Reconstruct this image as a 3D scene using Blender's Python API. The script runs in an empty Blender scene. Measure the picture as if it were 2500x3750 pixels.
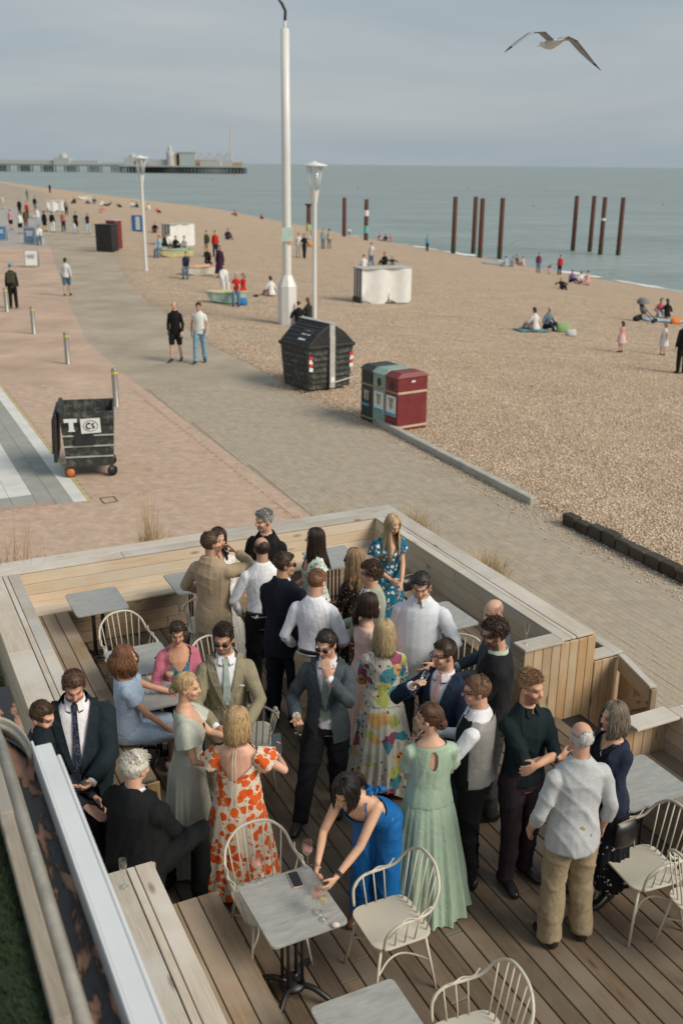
import bpy, bmesh, math, random
import numpy as np
from mathutils import Vector, Matrix
random.seed(7); RNG = np.random.default_rng(7)
scn = bpy.context.scene; COL = scn.collection
R = math.radians

# ------------------------------------------------------------------ camera
CAMZ = 5.7; FPX = 3646.0; PITCH = R(19.27); ROLL = R(0.57); K = 2500 / 1568
cam_d = bpy.data.cameras.new('camera'); cam = bpy.data.objects.new('camera', cam_d); COL.objects.link(cam)
cam_d.sensor_fit = 'VERTICAL'; cam_d.sensor_height = 36.0; cam_d.lens = 35.0
cam_d.clip_start = 0.05; cam_d.clip_end = 20000
cam.matrix_world = Matrix.Translation((0, 0, CAMZ)) @ Matrix.Rotation(math.pi / 2 - PITCH, 4, 'X') @ Matrix.Rotation(ROLL, 4, 'Z')
cam_d.dof.use_dof = True; cam_d.dof.focus_distance = 8.0; cam_d.dof.aperture_fstop = 1.9
scn.camera = cam

# ------------------------------------------------------------------ sky, sun, exposure
SUN_AZ = -28.0; SUN_EL = 38.0            # direction the light comes from: azimuth from +X towards +Y, elevation
world = bpy.data.worlds.new('World'); scn.world = world; world.use_nodes = True
wn = world.node_tree; wn.nodes.clear()
def wnode(t, **kw):
    n = wn.nodes.new(t)
    for k, v in kw.items(): setattr(n, k, v)
    return n
sky = wnode('ShaderNodeTexSky', sky_type='NISHITA', sun_disc=False, sun_elevation=R(SUN_EL), sun_rotation=R(90 - SUN_AZ))
sky.air_density = 1.2; sky.dust_density = 3.0; sky.ozone_density = 1.0
tc = wnode('ShaderNodeTexCoord'); mp = wnode('ShaderNodeMapping'); mp.inputs['Scale'].default_value = (.8, .8, 6.0)
nz = wnode('ShaderNodeTexNoise'); nz.inputs['Scale'].default_value = 1.9; nz.inputs['Detail'].default_value = 7; nz.inputs['Roughness'].default_value = 0.55; nz.inputs['Distortion'].default_value = 0.5
rp = wnode('ShaderNodeValToRGB')
rp.color_ramp.elements[0].position = 0.33; rp.color_ramp.elements[0].color = (3.65, 4.4, 4.95, 1)
rp.color_ramp.elements[1].position = 0.72; rp.color_ramp.elements[1].color = (5.3, 5.7, 5.9, 1)
e = rp.color_ramp.elements.new(0.5); e.color = (4.2, 4.9, 5.4, 1)
mx = wnode('ShaderNodeMix', data_type='RGBA'); mx.inputs[0].default_value = 0.86
bg = wnode('ShaderNodeBackground'); bg.inputs['Strength'].default_value = 0.094
wo = wnode('ShaderNodeOutputWorld'); L = wn.links.new
L(tc.outputs['Generated'], mp.inputs['Vector']); L(mp.outputs['Vector'], nz.inputs['Vector']); L(nz.outputs['Fac'], rp.inputs['Fac'])
L(sky.outputs['Color'], mx.inputs[6]); L(rp.outputs['Color'], mx.inputs[7]); L(mx.outputs[2], bg.inputs['Color']); L(bg.outputs['Background'], wo.inputs['Surface'])
sun_d = bpy.data.lights.new('sun', 'SUN'); sun_d.energy = 3.3; sun_d.angle = R(28); sun_d.color = (1.0, 0.91, 0.77)
sun = bpy.data.objects.new('sun', sun_d); COL.objects.link(sun)
sv = Vector((math.cos(R(SUN_AZ)) * math.cos(R(SUN_EL)), math.sin(R(SUN_AZ)) * math.cos(R(SUN_EL)), math.sin(R(SUN_EL))))
sun.rotation_euler = sv.to_track_quat('Z', 'Y').to_euler()
scn.view_settings.view_transform = 'Standard'; scn.view_settings.look = 'None'; scn.view_settings.gamma = 1; scn.view_settings.exposure = 0.0
scn.view_settings.use_curve_mapping = False
scn.render.engine = 'CYCLES'; scn.cycles.use_denoising = True; scn.cycles.max_bounces = 6; scn.cycles.transparent_max_bounces = 12

# ------------------------------------------------------------------ where a point of the photograph lies in the place
_fw = np.array([0, math.cos(PITCH), -math.sin(PITCH)]); _up = np.array([0, math.sin(PITCH), math.cos(PITCH)])
_c, _s = math.cos(ROLL), math.sin(ROLL)
def ray(x, y):
    u = (x * K - 1250) / FPX; v = -(y * K - 1875) / FPX
    u, v = _c * u - _s * v, _s * u + _c * v
    return _fw + u * np.array([1., 0, 0]) + v * _up
def G(x, y, z=0.0):
    d = ray(x, y); t = (z - CAMZ) / d[2]
    return Vector((t * d[0], t * d[1], z))
def ztop(X, Y, y):
    """height above (X, Y) of the point seen at picture row y"""
    lo, hi = -5., 40.
    for _ in range(40):
        m = (lo + hi) / 2; p = np.array([X, Y, m - CAMZ]); zf = p @ _fw
        u, v = p[0] / zf, (p @ _up) / zf
        v = -_s * u + _c * v
        if (1875 - FPX * v) / K > y: lo = m
        else: hi = m
    return lo
# deck frame: a runs along the side benches towards the camera, b runs left along the back bench
DZ = 0.45; UA = R(-63.8); UX = Vector((math.cos(UA), math.sin(UA), 0)); WX = Vector((math.sin(UA), -math.cos(UA), 0)); OX = Vector((0.54, 12.64, 0))
def AB(a, b, z=DZ): return OX + UX * a + WX * b + Vector((0, 0, z))

# ------------------------------------------------------------------ mesh helpers
def link(o, parent=None):
    COL.objects.link(o)
    if parent is not None: o.parent = parent
    return o
def tag(o, label=None, cat=None, group=None, kind=None):
    if label: o['label'] = label
    if cat: o['category'] = cat
    if group: o['group'] = group
    if kind: o['kind'] = kind
    return o
def empty(name, loc=(0, 0, 0), rz=0.0, label=None, cat=None, group=None):
    o = bpy.data.objects.new(name, None); link(o); o.location = loc; o.rotation_euler = (0, 0, rz); o.empty_display_size = .2
    return tag(o, label, cat, group)
class MB:
    def __init__(s): s.v = []; s.f = []; s.n = 0; s.mi = []
    def add(s, v, f, m=0):
        v = np.asarray(v, float); s.v.append(v); s.f += [tuple(i + s.n for i in q) for q in f]; s.mi += [m] * len(f); s.n += len(v); return s
    def tube(s, pts, rad, n=10, ref=None, cap=True, m=0):
        """pts (k,3); rad list of r or (rx, ry): rx along ref, ry across"""
        P = np.asarray(pts, float); k = len(P)
        T = np.gradient(P, axis=0) if k > 2 else np.repeat((P[-1:] - P[:1]), k, 0)
        T /= np.linalg.norm(T, axis=1)[:, None] + 1e-9
        th = np.linspace(0, 2 * math.pi, n, endpoint=False); ct, st = np.cos(th), np.sin(th)
        V = []; r0 = np.array(ref if ref is not None else ([1., 0, 0] if abs(T[0][0]) < .9 else [0, 1., 0]), float)
        for i in range(k):
            a = r0 - T[i] * (r0 @ T[i]); a /= np.linalg.norm(a) + 1e-9
            if ref is None: r0 = a
            b = np.cross(T[i], a); rr = rad[i] if i < len(rad) else rad[-1]
            rx, ry = rr if isinstance(rr, (tuple, list)) else (rr, rr)
            V.append(P[i] + np.outer(ct * rx, a) + np.outer(st * ry, b))
        V = np.concatenate(V); F = []
        for i in range(k - 1):
            for j in range(n):
                j2 = (j + 1) % n; F.append((i * n + j, i * n + j2, (i + 1) * n + j2, (i + 1) * n + j))
        if cap:
            F.append(tuple(range(n - 1, -1, -1))); F.append(tuple((k - 1) * n + j for j in range(n)))
        return s.add(V, F, m)
    def ball(s, c, r, n=12, M=None, m=0):
        r = np.array(r if isinstance(r, (tuple, list, np.ndarray)) else (r, r, r), float); h = n // 2 + 1
        ph = np.linspace(0, math.pi, h + 1)[1:-1]; th = np.linspace(0, 2 * math.pi, n, endpoint=False)
        V = [[0, 0, 1.]] + [[math.sin(p) * math.cos(t), math.sin(p) * math.sin(t), math.cos(p)] for p in ph for t in th] + [[0, 0, -1.]]
        V = np.array(V) * r
        if M is not None: V = V @ np.asarray(M, float).T
        V = V + np.asarray(c, float); q = len(ph); F = []
        for j in range(n):
            F.append((0, 1 + j, 1 + (j + 1) % n)); F.append((len(V) - 1, 1 + (q - 1) * n + (j + 1) % n, 1 + (q - 1) * n + j))
        for i in range(q - 1):
            for j in range(n):
                F.append((1 + i * n + j, 1 + (i + 1) * n + j, 1 + (i + 1) * n + (j + 1) % n, 1 + i * n + (j + 1) % n))
        return s.add(V, F, m)
    def box(s, c, d, M=None, m=0):
        V = np.array([[x, y, z] for x in (-.5, .5) for y in (-.5, .5) for z in (-.5, .5)]) * np.asarray(d, float)
        if M is not None: V = V @ np.asarray(M, float).T
        return s.add(V + np.asarray(c, float), [(0, 1, 3, 2), (4, 6, 7, 5), (0, 4, 5, 1), (2, 3, 7, 6), (0, 2, 6, 4), (1, 5, 7, 3)], m)
    def lathe(s, prof, n=20, c=(0, 0, 0), m=0):
        th = np.linspace(0, 2 * math.pi, n, endpoint=False); V = []; F = []
        for (r, z) in prof: V += [[c[0] + r * math.cos(t), c[1] + r * math.sin(t), c[2] + z] for t in th]
        for i in range(len(prof) - 1):
            for j in range(n):
                j2 = (j + 1) % n; F.append((i * n + j, i * n + j2, (i + 1) * n + j2, (i + 1) * n + j))
        return s.add(V, F, m)
    def prism(s, poly, z0, z1, m=0):
        k = len(poly); V = [(x, y, z0) for x, y in poly] + [(x, y, z1) for x, y in poly]
        F = [tuple(range(k - 1, -1, -1)), tuple(range(k, 2 * k))] + [(i, (i + 1) % k, k + (i + 1) % k, k + i) for i in range(k)]
        return s.add(V, F, m)
    def mesh(s, name, smooth=False):
        me = bpy.data.meshes.new(name); V = np.concatenate(s.v) if s.v else np.zeros((0, 3))
        me.from_pydata(V.tolist(), [], s.f)
        if smooth: me.shade_smooth()
        return me
    def build(s, name, mat, parent=None, smooth=False, loc=None, bevel=0):
        me = s.mesh(name, smooth)
        for mm in (mat if isinstance(mat, (list, tuple)) else [mat]): me.materials.append(mm)
        if isinstance(mat, (list, tuple)): me.polygons.foreach_set('material_index', s.mi)
        o = bpy.data.objects.new(name, me); link(o, parent)
        if loc is not None: o.location = loc
        if bevel:
            b = o.modifiers.new('bevel', 'BEVEL'); b.width = bevel; b.segments = 2; b.limit_method = 'ANGLE'
        return o
_boxcache = {}
def chamfer_box(L_, W_, T_, bev):
    key = (round(L_, 3), round(W_, 3), round(T_, 3), bev)
    if key not in _boxcache:
        bm = bmesh.new(); bmesh.ops.create_cube(bm, size=1.0)
        for v in bm.verts: v.co = Vector((v.co.x * L_, v.co.y * W_, v.co.z * T_))
        if bev: bmesh.ops.bevel(bm, geom=bm.edges[:], offset=bev, segments=1, affect='EDGES')
        me = bpy.data.meshes.new('board'); bm.to_mesh(me); bm.free(); _boxcache[key] = me
    return _boxcache[key]
def board(name, parent, p, q, w, t, nrm, mat, bev=.004):
    """a timber board: centreline p to q, width w, thickness t, nrm its face normal; local X runs along the grain"""
    p, q = Vector(p), Vector(q); d = q - p; x = d.normalized(); n = Vector(nrm); n = (n - x * n.dot(x)).normalized(); y = n.cross(x)
    me = chamfer_box(d.length, w, t, bev)
    if not me.materials: me.materials.append(mat)
    o = bpy.data.objects.new(name, me); link(o, parent)
    if me.materials[0] != mat:
        o.material_slots[0].link = 'OBJECT'; o.material_slots[0].material = mat
    mw = Matrix((x, y, n)).transposed().to_4x4(); mw.translation = (p + q) / 2
    o.matrix_basis = mw if parent is None else parent.matrix_basis.inverted() @ mw
    return o
def copy_tree(o, loc=None, rz=None, parent=None):
    c = o.copy(); COL.objects.link(c)
    if parent is not None: c.parent = parent
    if loc is not None: c.location = loc
    if rz is not None: c.rotation_euler = (0, 0, rz)
    for ch in list(o.children): copy_tree(ch, parent=c)
    return c
def smoothpath(pts, n=24):
    P = np.asarray(pts, float); k = len(P); E = np.vstack([2 * P[0] - P[1], P, 2 * P[-1] - P[-2]]); out = []
    for t in np.linspace(0, k - 1 - 1e-6, n):
        i = int(t); u = t - i; p0, p1, p2, p3 = E[i], E[i + 1], E[i + 2], E[i + 3]
        out.append(.5 * ((2 * p1) + (-p0 + p2) * u + (2 * p0 - 5 * p1 + 4 * p2 - p3) * u * u + (-p0 + 3 * p1 - 3 * p2 + p3) * u ** 3))
    return np.array(out)

# ------------------------------------------------------------------ materials
class Mat:
    def __init__(s, name, color=(.5, .5, .5), rough=.7, metal=0., spec=.5):
        s.m = bpy.data.materials.new(name); s.m.use_nodes = True; s.t = s.m.node_tree; s.b = s.t.nodes['Principled BSDF']
        s.b.inputs['Base Color'].default_value = (*color, 1); s.b.inputs['Roughness'].default_value = rough; s.b.inputs['Metallic'].default_value = metal
        s.b.inputs['Specular IOR Level'].default_value = spec; s.base = color
    def n(s, t, ins=None, **kw):
        o = s.t.nodes.new(t)
        for k, v in kw.items(): setattr(o, k, v)
        for k, v in (ins or {}).items():
            if hasattr(v, 'node'): s.t.links.new(v, o.inputs[k])
            else: o.inputs[k].default_value = v
        return o
    def coord(s, scale=(1, 1, 1), rnd=False, kind='Object'):
        c = s.n('ShaderNodeTexCoord').outputs[kind]
        if rnd:
            oi = s.n('ShaderNodeObjectInfo'); m = s.n('ShaderNodeVectorMath', {0: c}, operation='ADD')
            w = s.n('ShaderNodeVectorMath', {0: oi.outputs['Random'], 1: (37.7, 11.3, 23.9)}, operation='MULTIPLY'); s.t.links.new(w.outputs[0], m.inputs[1]); c = m.outputs[0]
        return s.n('ShaderNodeMapping', {'Vector': c, 'Scale': scale}).outputs[0]
    def noise(s, vec, scale, detail=4, rough=.55, dist=0):
        return s.n('ShaderNodeTexNoise', {'Vector': vec, 'Scale': scale, 'Detail': detail, 'Roughness': rough, 'Distortion': dist}).outputs['Fac']
    def voro(s, vec, scale, feature='F1', out='Distance', rnd=1.0):
        return s.n('ShaderNodeTexVoronoi', {'Vector': vec, 'Scale': scale, 'Randomness': rnd}, feature=feature).outputs[out]
    def ramp(s, fac, stops, interp='LINEAR'):
        r = s.n('ShaderNodeValToRGB', {'Fac': fac}); e = r.color_ramp.elements; r.color_ramp.interpolation = interp
        while len(e) < len(stops): e.new(.5)
        for i, (p, c) in enumerate(stops): e[i].position = p; e[i].color = (*c, 1) if len(c) == 3 else c
        return r.outputs['Color']
    def mix(s, fac, a, b, blend='MIX'):
        m = s.n('ShaderNodeMix', data_type='RGBA', blend_type=blend)
        for i, v in ((0, fac), (6, a), (7, b)):
            if hasattr(v, 'node'): s.t.links.new(v, m.inputs[i])
            else: m.inputs[i].default_value = v if i == 0 else (*v, 1)
        return m.outputs[2]
    def math(s, op, a, b=0.):
        m = s.n('ShaderNodeMath', operation=op)
        for i, v in ((0, a), (1, b)):
            if hasattr(v, 'node'): s.t.links.new(v, m.inputs[i])
            else: m.inputs[i].default_value = v
        return m.outputs[0]
    def set(s, **kw):
        for k, v in kw.items():
            k = k.replace('_', ' ')
            if hasattr(v, 'node'): s.t.links.new(v, s.b.inputs[k])
            else: s.b.inputs[k].default_value = (*v, 1) if isinstance(v, tuple) and len(v) == 3 else v
        return s
    def bump(s, h, strength=.3, dist=.01):
        s.t.links.new(s.n('ShaderNodeBump', {'Height': h, 'Strength': strength, 'Distance': dist}).outputs[0], s.b.inputs['Normal']); return s
def mat_plain(name, c, rough=.7, var=.12, scale=6., metal=0., bump=0., bscale=40., spec=.5):
    M = Mat(name, c, rough, metal, spec); v = M.coord(rnd=True); f = M.noise(v, scale, 5)
    lo = tuple(max(0, x * (1 - var)) for x in c); hi = tuple(min(1, x * (1 + var)) for x in c)
    M.set(Base_Color=M.ramp(f, [(.3, lo), (.7, hi)]))
    if bump: M.bump(M.noise(v, bscale, 3), bump, .01)
    return M.m
def mat_wood(name, a, b, grey, wet=.25):
    M = Mat(name, a, .75, 0, .25); v = M.coord((1, 1, 1), True)
    g1 = M.noise(M.n('ShaderNodeMapping', {'Vector': v, 'Scale': (1.3, 26, 26)}).outputs[0], 1.5, 6, .6, .6)
    g2 = M.noise(M.n('ShaderNodeMapping', {'Vector': v, 'Scale': (.5, 7, 7)}).outputs[0], 1.6, 3, .5, 1.6)
    ring = M.math('FRACT', M.math('MULTIPLY', g2, 7.0)); big = M.noise(v, 1.1, 4, .6, .4)
    kn = M.voro(M.n('ShaderNodeMapping', {'Vector': v, 'Scale': (1.6, 5, 5)}).outputs[0], 1.0)
    c = M.ramp(g1, [(.3, b), (.62, a)]); c = M.mix(M.math('MULTIPLY', ring, .30), c, tuple(x * .62 for x in b))
    c = M.mix(M.ramp(big, [(.42, (0, 0, 0)), (.66, (1, 1, 1))]), c, grey)
    c = M.mix(M.ramp(kn, [(.05, (.75,) * 3), (.13, (0, 0, 0))]), c, tuple(x * .34 for x in b))
    oi = M.n('ShaderNodeObjectInfo').outputs['Random']
    c = M.mix(1.0, c, M.ramp(oi, [(0, (1 - wet,) * 3), (.5, (1, .97, .93)), (1, (1.0 + wet * .3, 1.0, .96))]), 'MULTIPLY')
    M.set(Base_Color=c, Roughness=M.ramp(g1, [(0, (.62,) * 3), (1, (.9,) * 3)])); M.bump(M.math('ADD', g1, M.math('MULTIPLY', ring, .15)), .25, .004)
    return M.m
M_ = {}
M_['cap'] = mat_wood('wood_cap_weathered', (.55, .505, .44), (.46, .41, .345), (.57, .555, .525), .16)
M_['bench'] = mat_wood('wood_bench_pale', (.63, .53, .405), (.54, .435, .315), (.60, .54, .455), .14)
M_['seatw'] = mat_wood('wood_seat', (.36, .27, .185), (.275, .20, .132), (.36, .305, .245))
M_['floor'] = mat_wood('wood_floor', (.182, .136, .095), (.130, .094, .064), (.195, .162, .129), .22)
M_['vert'] = mat_wood('wood_upright', (.52, .36, .20), (.41, .265, .14), (.52, .42, .30), .18)
M_['tarwood'] = mat_wood('wood_tarred', (.075, .06, .045), (.04, .032, .025), (.11, .10, .085))
M_['oldwood'] = mat_wood('wood_grey', (.33, .30, .25), (.24, .21, .17), (.42, .40, .36))
M_['black'] = mat_plain('black_paint', (.012, .012, .013), .45, .3)
M_['white'] = mat_plain('white_paint', (.72, .73, .73), .45, .06, 3)
M_['cream'] = (lambda M: M.set(Base_Color=M.mix(M.ramp(M.noise(M.coord(rnd=True), 26, 5, .7), [(.66, (0, 0, 0)), (.70, (1, 1, 1))]), (.57, .525, .435), (.26, .19, .13))).m)(Mat('cream_worn_paint', (.7, .66, .58), .5))
def mat_marble():
    M = Mat('grey_stone_top', (.4, .41, .4), .38); v = M.coord((9, 2.0, 2), True); a = M.noise(v, 3, 6, .65, .8); b = M.noise(M.coord(rnd=True), 5, 4)
    c = M.ramp(a, [(.3, (.235, .24, .23)), (.55, (.335, .335, .32)), (.75, (.41, .405, .385))]); M.set(Base_Color=M.mix(M.ramp(b, [(.3, (0,) * 3), (.8, (.5,) * 3)]), c, (.36, .34, .305))); return M.m
M_['marble'] = mat_marble()
def mat_glass():
    m = bpy.data.materials.new('clear_glass'); m.use_nodes = True; t = m.node_tree; t.nodes.clear()
    o = t.nodes.new('ShaderNodeOutputMaterial'); mix = t.nodes.new('ShaderNodeMixShader'); tr = t.nodes.new('ShaderNodeBsdfTransparent'); gl = t.nodes.new('ShaderNodeBsdfGlossy'); fr = t.nodes.new('ShaderNodeLayerWeight')
    fr.inputs['Blend'].default_value = .35; gl.inputs['Roughness'].default_value = .03; gl.inputs['Color'].default_value = (.95, .97, .97, 1); tr.inputs['Color'].default_value = (.94, .96, .96, 1)
    t.links.new(fr.outputs['Facing'], mix.inputs[0]); t.links.new(tr.outputs[0], mix.inputs[1]); t.links.new(gl.outputs[0], mix.inputs[2]); t.links.new(mix.outputs[0], o.inputs[0]); return m
M_['glass'] = mat_glass()
def mat_liquid(name, c):
    M = Mat(name, c, .1); M.b.inputs['Alpha'].default_value = .6; return M.m
M_['rose'] = mat_liquid('rose_wine', (.80, .33, .24)); M_['fizz'] = mat_liquid('pale_wine', (.80, .62, .32))
# ================================================================== the setting
PE = np.array([(9.5, 0), (7.5, 7.8), (5.0, 13.3), (3.8, 15.9), (3.4, 16.7), (.85, 22.5), (-1.1, 25.6), (-3.0, 30.1), (-4.5, 33.1), (-6.7, 38.9), (-8.7, 44.0), (-11.3, 52.5), (-14.6, 64.9), (-19.4, 82), (-29, 115), (-58, 200), (-150, 420), (-330, 800)])
PL = np.array([(6.5, 0), (2.6, 9.0), (-.6, 16.2), (-4.0, 23.3), (-6.5, 28.6), (-8.7, 33.7), (-11.5, 42.4), (-14.6, 52.2), (-20.3, 71), (-33, 110), (-70, 200), (-160, 420)])
WL = np.array([(120, -60), (90, -10), (60, 36), (27.5, 82.3), (14.5, 113.7), (.6, 147.5), (-27.8, 228), (-87, 326), (-136, 412), (-320, 800)])
xPE = lambda y: np.interp(y, PE[:, 1], PE[:, 0]); xPL = lambda y: np.interp(y, PL[:, 1], PL[:, 0]); xWL = lambda y: np.interp(y, WL[:, 1], WL[:, 0])
SEA = -3.9
def beach_z(x, y):
    t = (x - xPE(y)) / (xWL(y) - xPE(y))
    hum = sum(np.sin(x * k1 + y * k2 + p) for k1, k2, p in ((.9, .5, 0), (-.6, 1.1, 1), (1.5, .8, 2), (.33, -.41, 3))) * .013 * np.clip(t * 30, 0, 1)
    return hum + np.where(t <= 0, 0.02, np.where(t < 1, 0.02 + (SEA - .02) * np.clip(t, 0, 1) ** 1.25, SEA - (t - 1) * 6))
def GB(x, y):
    """picture point on the beach or promenade"""
    z = 0.
    for _ in range(30):
        p = G(x, y, z); z = max(SEA, .5 * z + .5 * float(beach_z(p.x, p.y)))
    return G(x, y, z)
def grid_mesh(name, X, Y, Z, mat, smooth=True):
    h, w = X.shape; V = np.stack([X, Y, Z], -1).reshape(-1, 3); i = np.arange(h - 1)[:, None] * w + np.arange(w - 1)[None]
    F = np.stack([i, i + 1, i + w + 1, i + w], -1).reshape(-1, 4); me = bpy.data.meshes.new(name); me.from_pydata(V.tolist(), [], F.tolist())
    if smooth: me.shade_smooth()
    me.materials.append(mat); o = bpy.data.objects.new(name, me); link(o); return o
# sea
def mat_sea():
    M = Mat('sea_water', (.075, .115, .105), .38, 0, .4); v = M.coord((1, 1, 1)); M.b.inputs['IOR'].default_value = 1.33
    w1 = M.noise(M.n('ShaderNodeMapping', {'Vector': v, 'Scale': (.22, .5, 1), 'Rotation': (0, 0, -.5)}).outputs[0], 1.0, 6, .62, .4)
    w2 = M.noise(M.n('ShaderNodeMapping', {'Vector': v, 'Scale': (.02, .05, 1), 'Rotation': (0, 0, -.5)}).outputs[0], 1.0, 4, .6, .4)
    M.set(Base_Color=M.ramp(M.math('ADD', M.math('MULTIPLY', w1, .5), M.math('MULTIPLY', w2, .5)), [(.38, (.185, .238, .230)), (.62, (.29, .342, .335))]))
    M.bump(M.math('ADD', w1, M.math('MULTIPLY', w2, 2.0)), 1.0, .55); return M.m
ys = np.concatenate([np.linspace(-60, 300, 30), np.geomspace(320, 15000, 30)]); xs = np.concatenate([-np.geomspace(15000, 10, 30), np.geomspace(10, 15000, 30)])
X, Y = np.meshgrid(xs, ys); sea = tag(grid_mesh('sea', X, Y, np.full_like(X, SEA), mat_sea()), kind='structure')
# beach
def mat_beach():
    M = Mat('shingle', (.4, .3, .2), .9, 0, .2); v = M.coord((1, 1, 1))
    vo = M.n('ShaderNodeTexVoronoi', {'Vector': v, 'Scale': 22.0}); cellv = M.n('ShaderNodeSeparateColor', {'Color': vo.outputs['Color']}).outputs[0]
    c = M.ramp(cellv, [(0, (.29, .195, .13)), (.22, (.48, .342, .232)), (.5, (.595, .45, .322)), (.74, (.645, .52, .395)), (.86, (.54, .36, .23)), (1, (.74, .67, .58))])
    bign = M.noise(v, .35, 5, .6); c = M.mix(M.ramp(bign, [(.35, (0,) * 3), (.7, (.45,) * 3)]), c, (.55, .415, .298))
    sep = M.n('ShaderNodeSeparateXYZ', {'Vector': v}).outputs[2]; wetn = M.math('ADD', sep, M.math('MULTIPLY', M.noise(v, .25, 4), .5)); c = M.mix(M.ramp(M.math('MULTIPLY_ADD', wetn, 1.0) if False else M.math('ADD', wetn, 4.2), [(.30, (.62,) * 3), (.62, (0,) * 3)]), c, (.20, .15, .105))
    c = M.mix(1., c, M.ramp(M.noise(M.n('ShaderNodeMapping', {'Vector': v, 'Scale': (.6, 1.5, 1), 'Rotation': (0, 0, .9)}).outputs[0], .9, 5, .6, .6), [(.3, (.86, .85, .84)), (.7, (1.08, 1.08, 1.08))]), 'MULTIPLY')
    M.set(Base_Color=c); M.bump(M.math('ADD', vo.outputs['Distance'], M.math('MULTIPLY', M.noise(v, 1.6, 5, .65, .5), 5.0)), 1.0, .05); return M.m
yb = np.concatenate([np.linspace(-10, 60, 160), np.linspace(61, 200, 110), np.linspace(204, 800, 60)]); tb = np.concatenate([np.linspace(-.004, .9, 90), np.linspace(.91, 1.2, 14)])
Yb = np.repeat(yb[:, None], len(tb), 1); Xb = xPE(Yb) + tb[None] * (xWL(Yb) - xPE(Yb)); Zb = beach_z(Xb, Yb)
Zb[:, 0] = -.1
MB_beach = mat_beach(); beach = tag(grid_mesh('beach', Xb, Yb, Zb, MB_beach), kind='structure')
# foam where the waves meet the shingle
foam = MB(); fm = mat_plain('foam', (.78, .80, .79), .8, .1)
yy = np.linspace(70, 235, 240); prevw = None; ring = []
for i, y0 in enumerate(yy):
    w = max(.02, (-.25 + 1.2 * abs(math.sin(y0 * .31) * math.sin(y0 * .11 + 1)) + .3 * math.sin(y0 * 1.7)) * math.exp(-((y0 - 108) / 26) ** 2)); xw = float(xWL(y0)); ring.append(((xw - w * .9, y0), (xw + w, y0)))
Vf = [(p[0], p[1], SEA + .07) for pr in ring for p in pr]; foam.add(Vf, [(2 * i, 2 * i + 1, 2 * i + 3, 2 * i + 2) for i in range(len(ring) - 1)])
tag(foam.build('surf_foam', fm), 'thin white line of surf along the shingle', 'foam', kind='stuff')
# loose pebbles on the near shingle (too many to count)
def mat_col(name, rough=.85, bump=0., var=0., stain=False):
    M = Mat(name, (.5, .5, .5), rough, 0, .25); a = M.n('ShaderNodeAttribute', attribute_name='Col').outputs['Color']
    if var: a = M.mix(1., a, M.ramp(M.noise(M.coord(), 5, 5, .65), [(.3, (1 - var,) * 3), (.72, (1 + var * .4,) * 3)]), 'MULTIPLY')
    if stain:
        a = M.mix(M.ramp(M.noise(M.coord(), 1.3, 6, .7, .8), [(.60, (0,) * 3), (.72, (.38,) * 3)]), a, (.16, .125, .09)); a = M.mix(M.ramp(M.noise(M.n('ShaderNodeMapping', {'Vector': M.coord(), 'Scale': (.35, 1.6, 1), 'Rotation': (0, 0, R(66))}).outputs[0], .8, 5, .6), [(.55, (0,) * 3), (.75, (.30,) * 3)]), a, (.20, .165, .13))
    M.set(Base_Color=a)
    if bump: M.bump(M.noise(M.coord(), 60, 3), bump, .004)
    return M.m
def setcol(me, cols, domain='POINT'):
    a = me.color_attributes.new('Col', 'FLOAT_COLOR', domain); c = np.ones((len(cols), 4)); c[:, :3] = cols; a.data.foreach_set('color', c.ravel())
PEB = np.array([(.62, .49, .36), (.66, .55, .43), (.54, .39, .27), (.73, .67, .58), (.56, .35, .21), (.42, .31, .22), (.64, .52, .40), (.60, .44, .31)])
def pebbles(name, P, size, label):
    n = len(P); o6 = np.array([(1, 0, 0), (-1, 0, 0), (0, 1, 0), (0, -1, 0), (0, 0, .6), (0, 0, -.6)], float); a = RNG.uniform(0, 6.28, n); tl = RNG.uniform(-.5, .5, n)
    sx = size * RNG.uniform(.6, 1.5, n); sy = sx * RNG.uniform(.55, .9, n); V = np.repeat(o6[None], n, 0) * np.stack([sx, sy, (sx + sy) * .45], -1)[:, None]
    ct, st = np.cos(tl)[:, None], np.sin(tl)[:, None]; V = np.stack([V[..., 0] * ct - V[..., 2] * st, V[..., 1], V[..., 0] * st + V[..., 2] * ct], -1)
    ca, sa = np.cos(a)[:, None], np.sin(a)[:, None]; V = np.stack([V[..., 0] * ca - V[..., 1] * sa, V[..., 0] * sa + V[..., 1] * ca, V[..., 2]], -1) + P[:, None]
    f = np.array([(0, 2, 4), (2, 1, 4), (1, 3, 4), (3, 0, 4), (2, 0, 5), (1, 2, 5), (3, 1, 5), (0, 3, 5)]); F = (f[None] + (np.arange(n) * 6)[:, None, None]).reshape(-1, 3)
    me = bpy.data.meshes.new(name); V = V.reshape(-1, 3); me.vertices.add(len(V)); me.vertices.foreach_set('co', V.ravel()); me.loops.add(F.size); me.loops.foreach_set('vertex_index', F.ravel().astype(np.int32))
    me.polygons.add(len(F)); me.polygons.foreach_set('loop_start', np.arange(0, F.size, 3, dtype=np.int32)); me.update(calc_edges=True); me.shade_smooth()
    c = PEB[RNG.integers(0, len(PEB), n)] * RNG.uniform(.75, 1.2, n)[:, None]; setcol(me, np.repeat(np.clip(c, 0, .85), 6, 0)); me.materials.append(M_['pebcol'])
    o = bpy.data.objects.new(name, me); link(o); return tag(o, label, 'pebbles', kind='stuff')
M_['pebcol'] = mat_col('pebble_colours')
py = 12.5 + 21 * RNG.uniform(0, 1, 150000) ** .9; pxv = RNG.uniform(-5, 13.5, 150000); ok = (pxv > xPE(py) + .02) & (pxv < .40 * py + .3); py, pxv = py[ok][:62000], pxv[ok][:62000]
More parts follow.
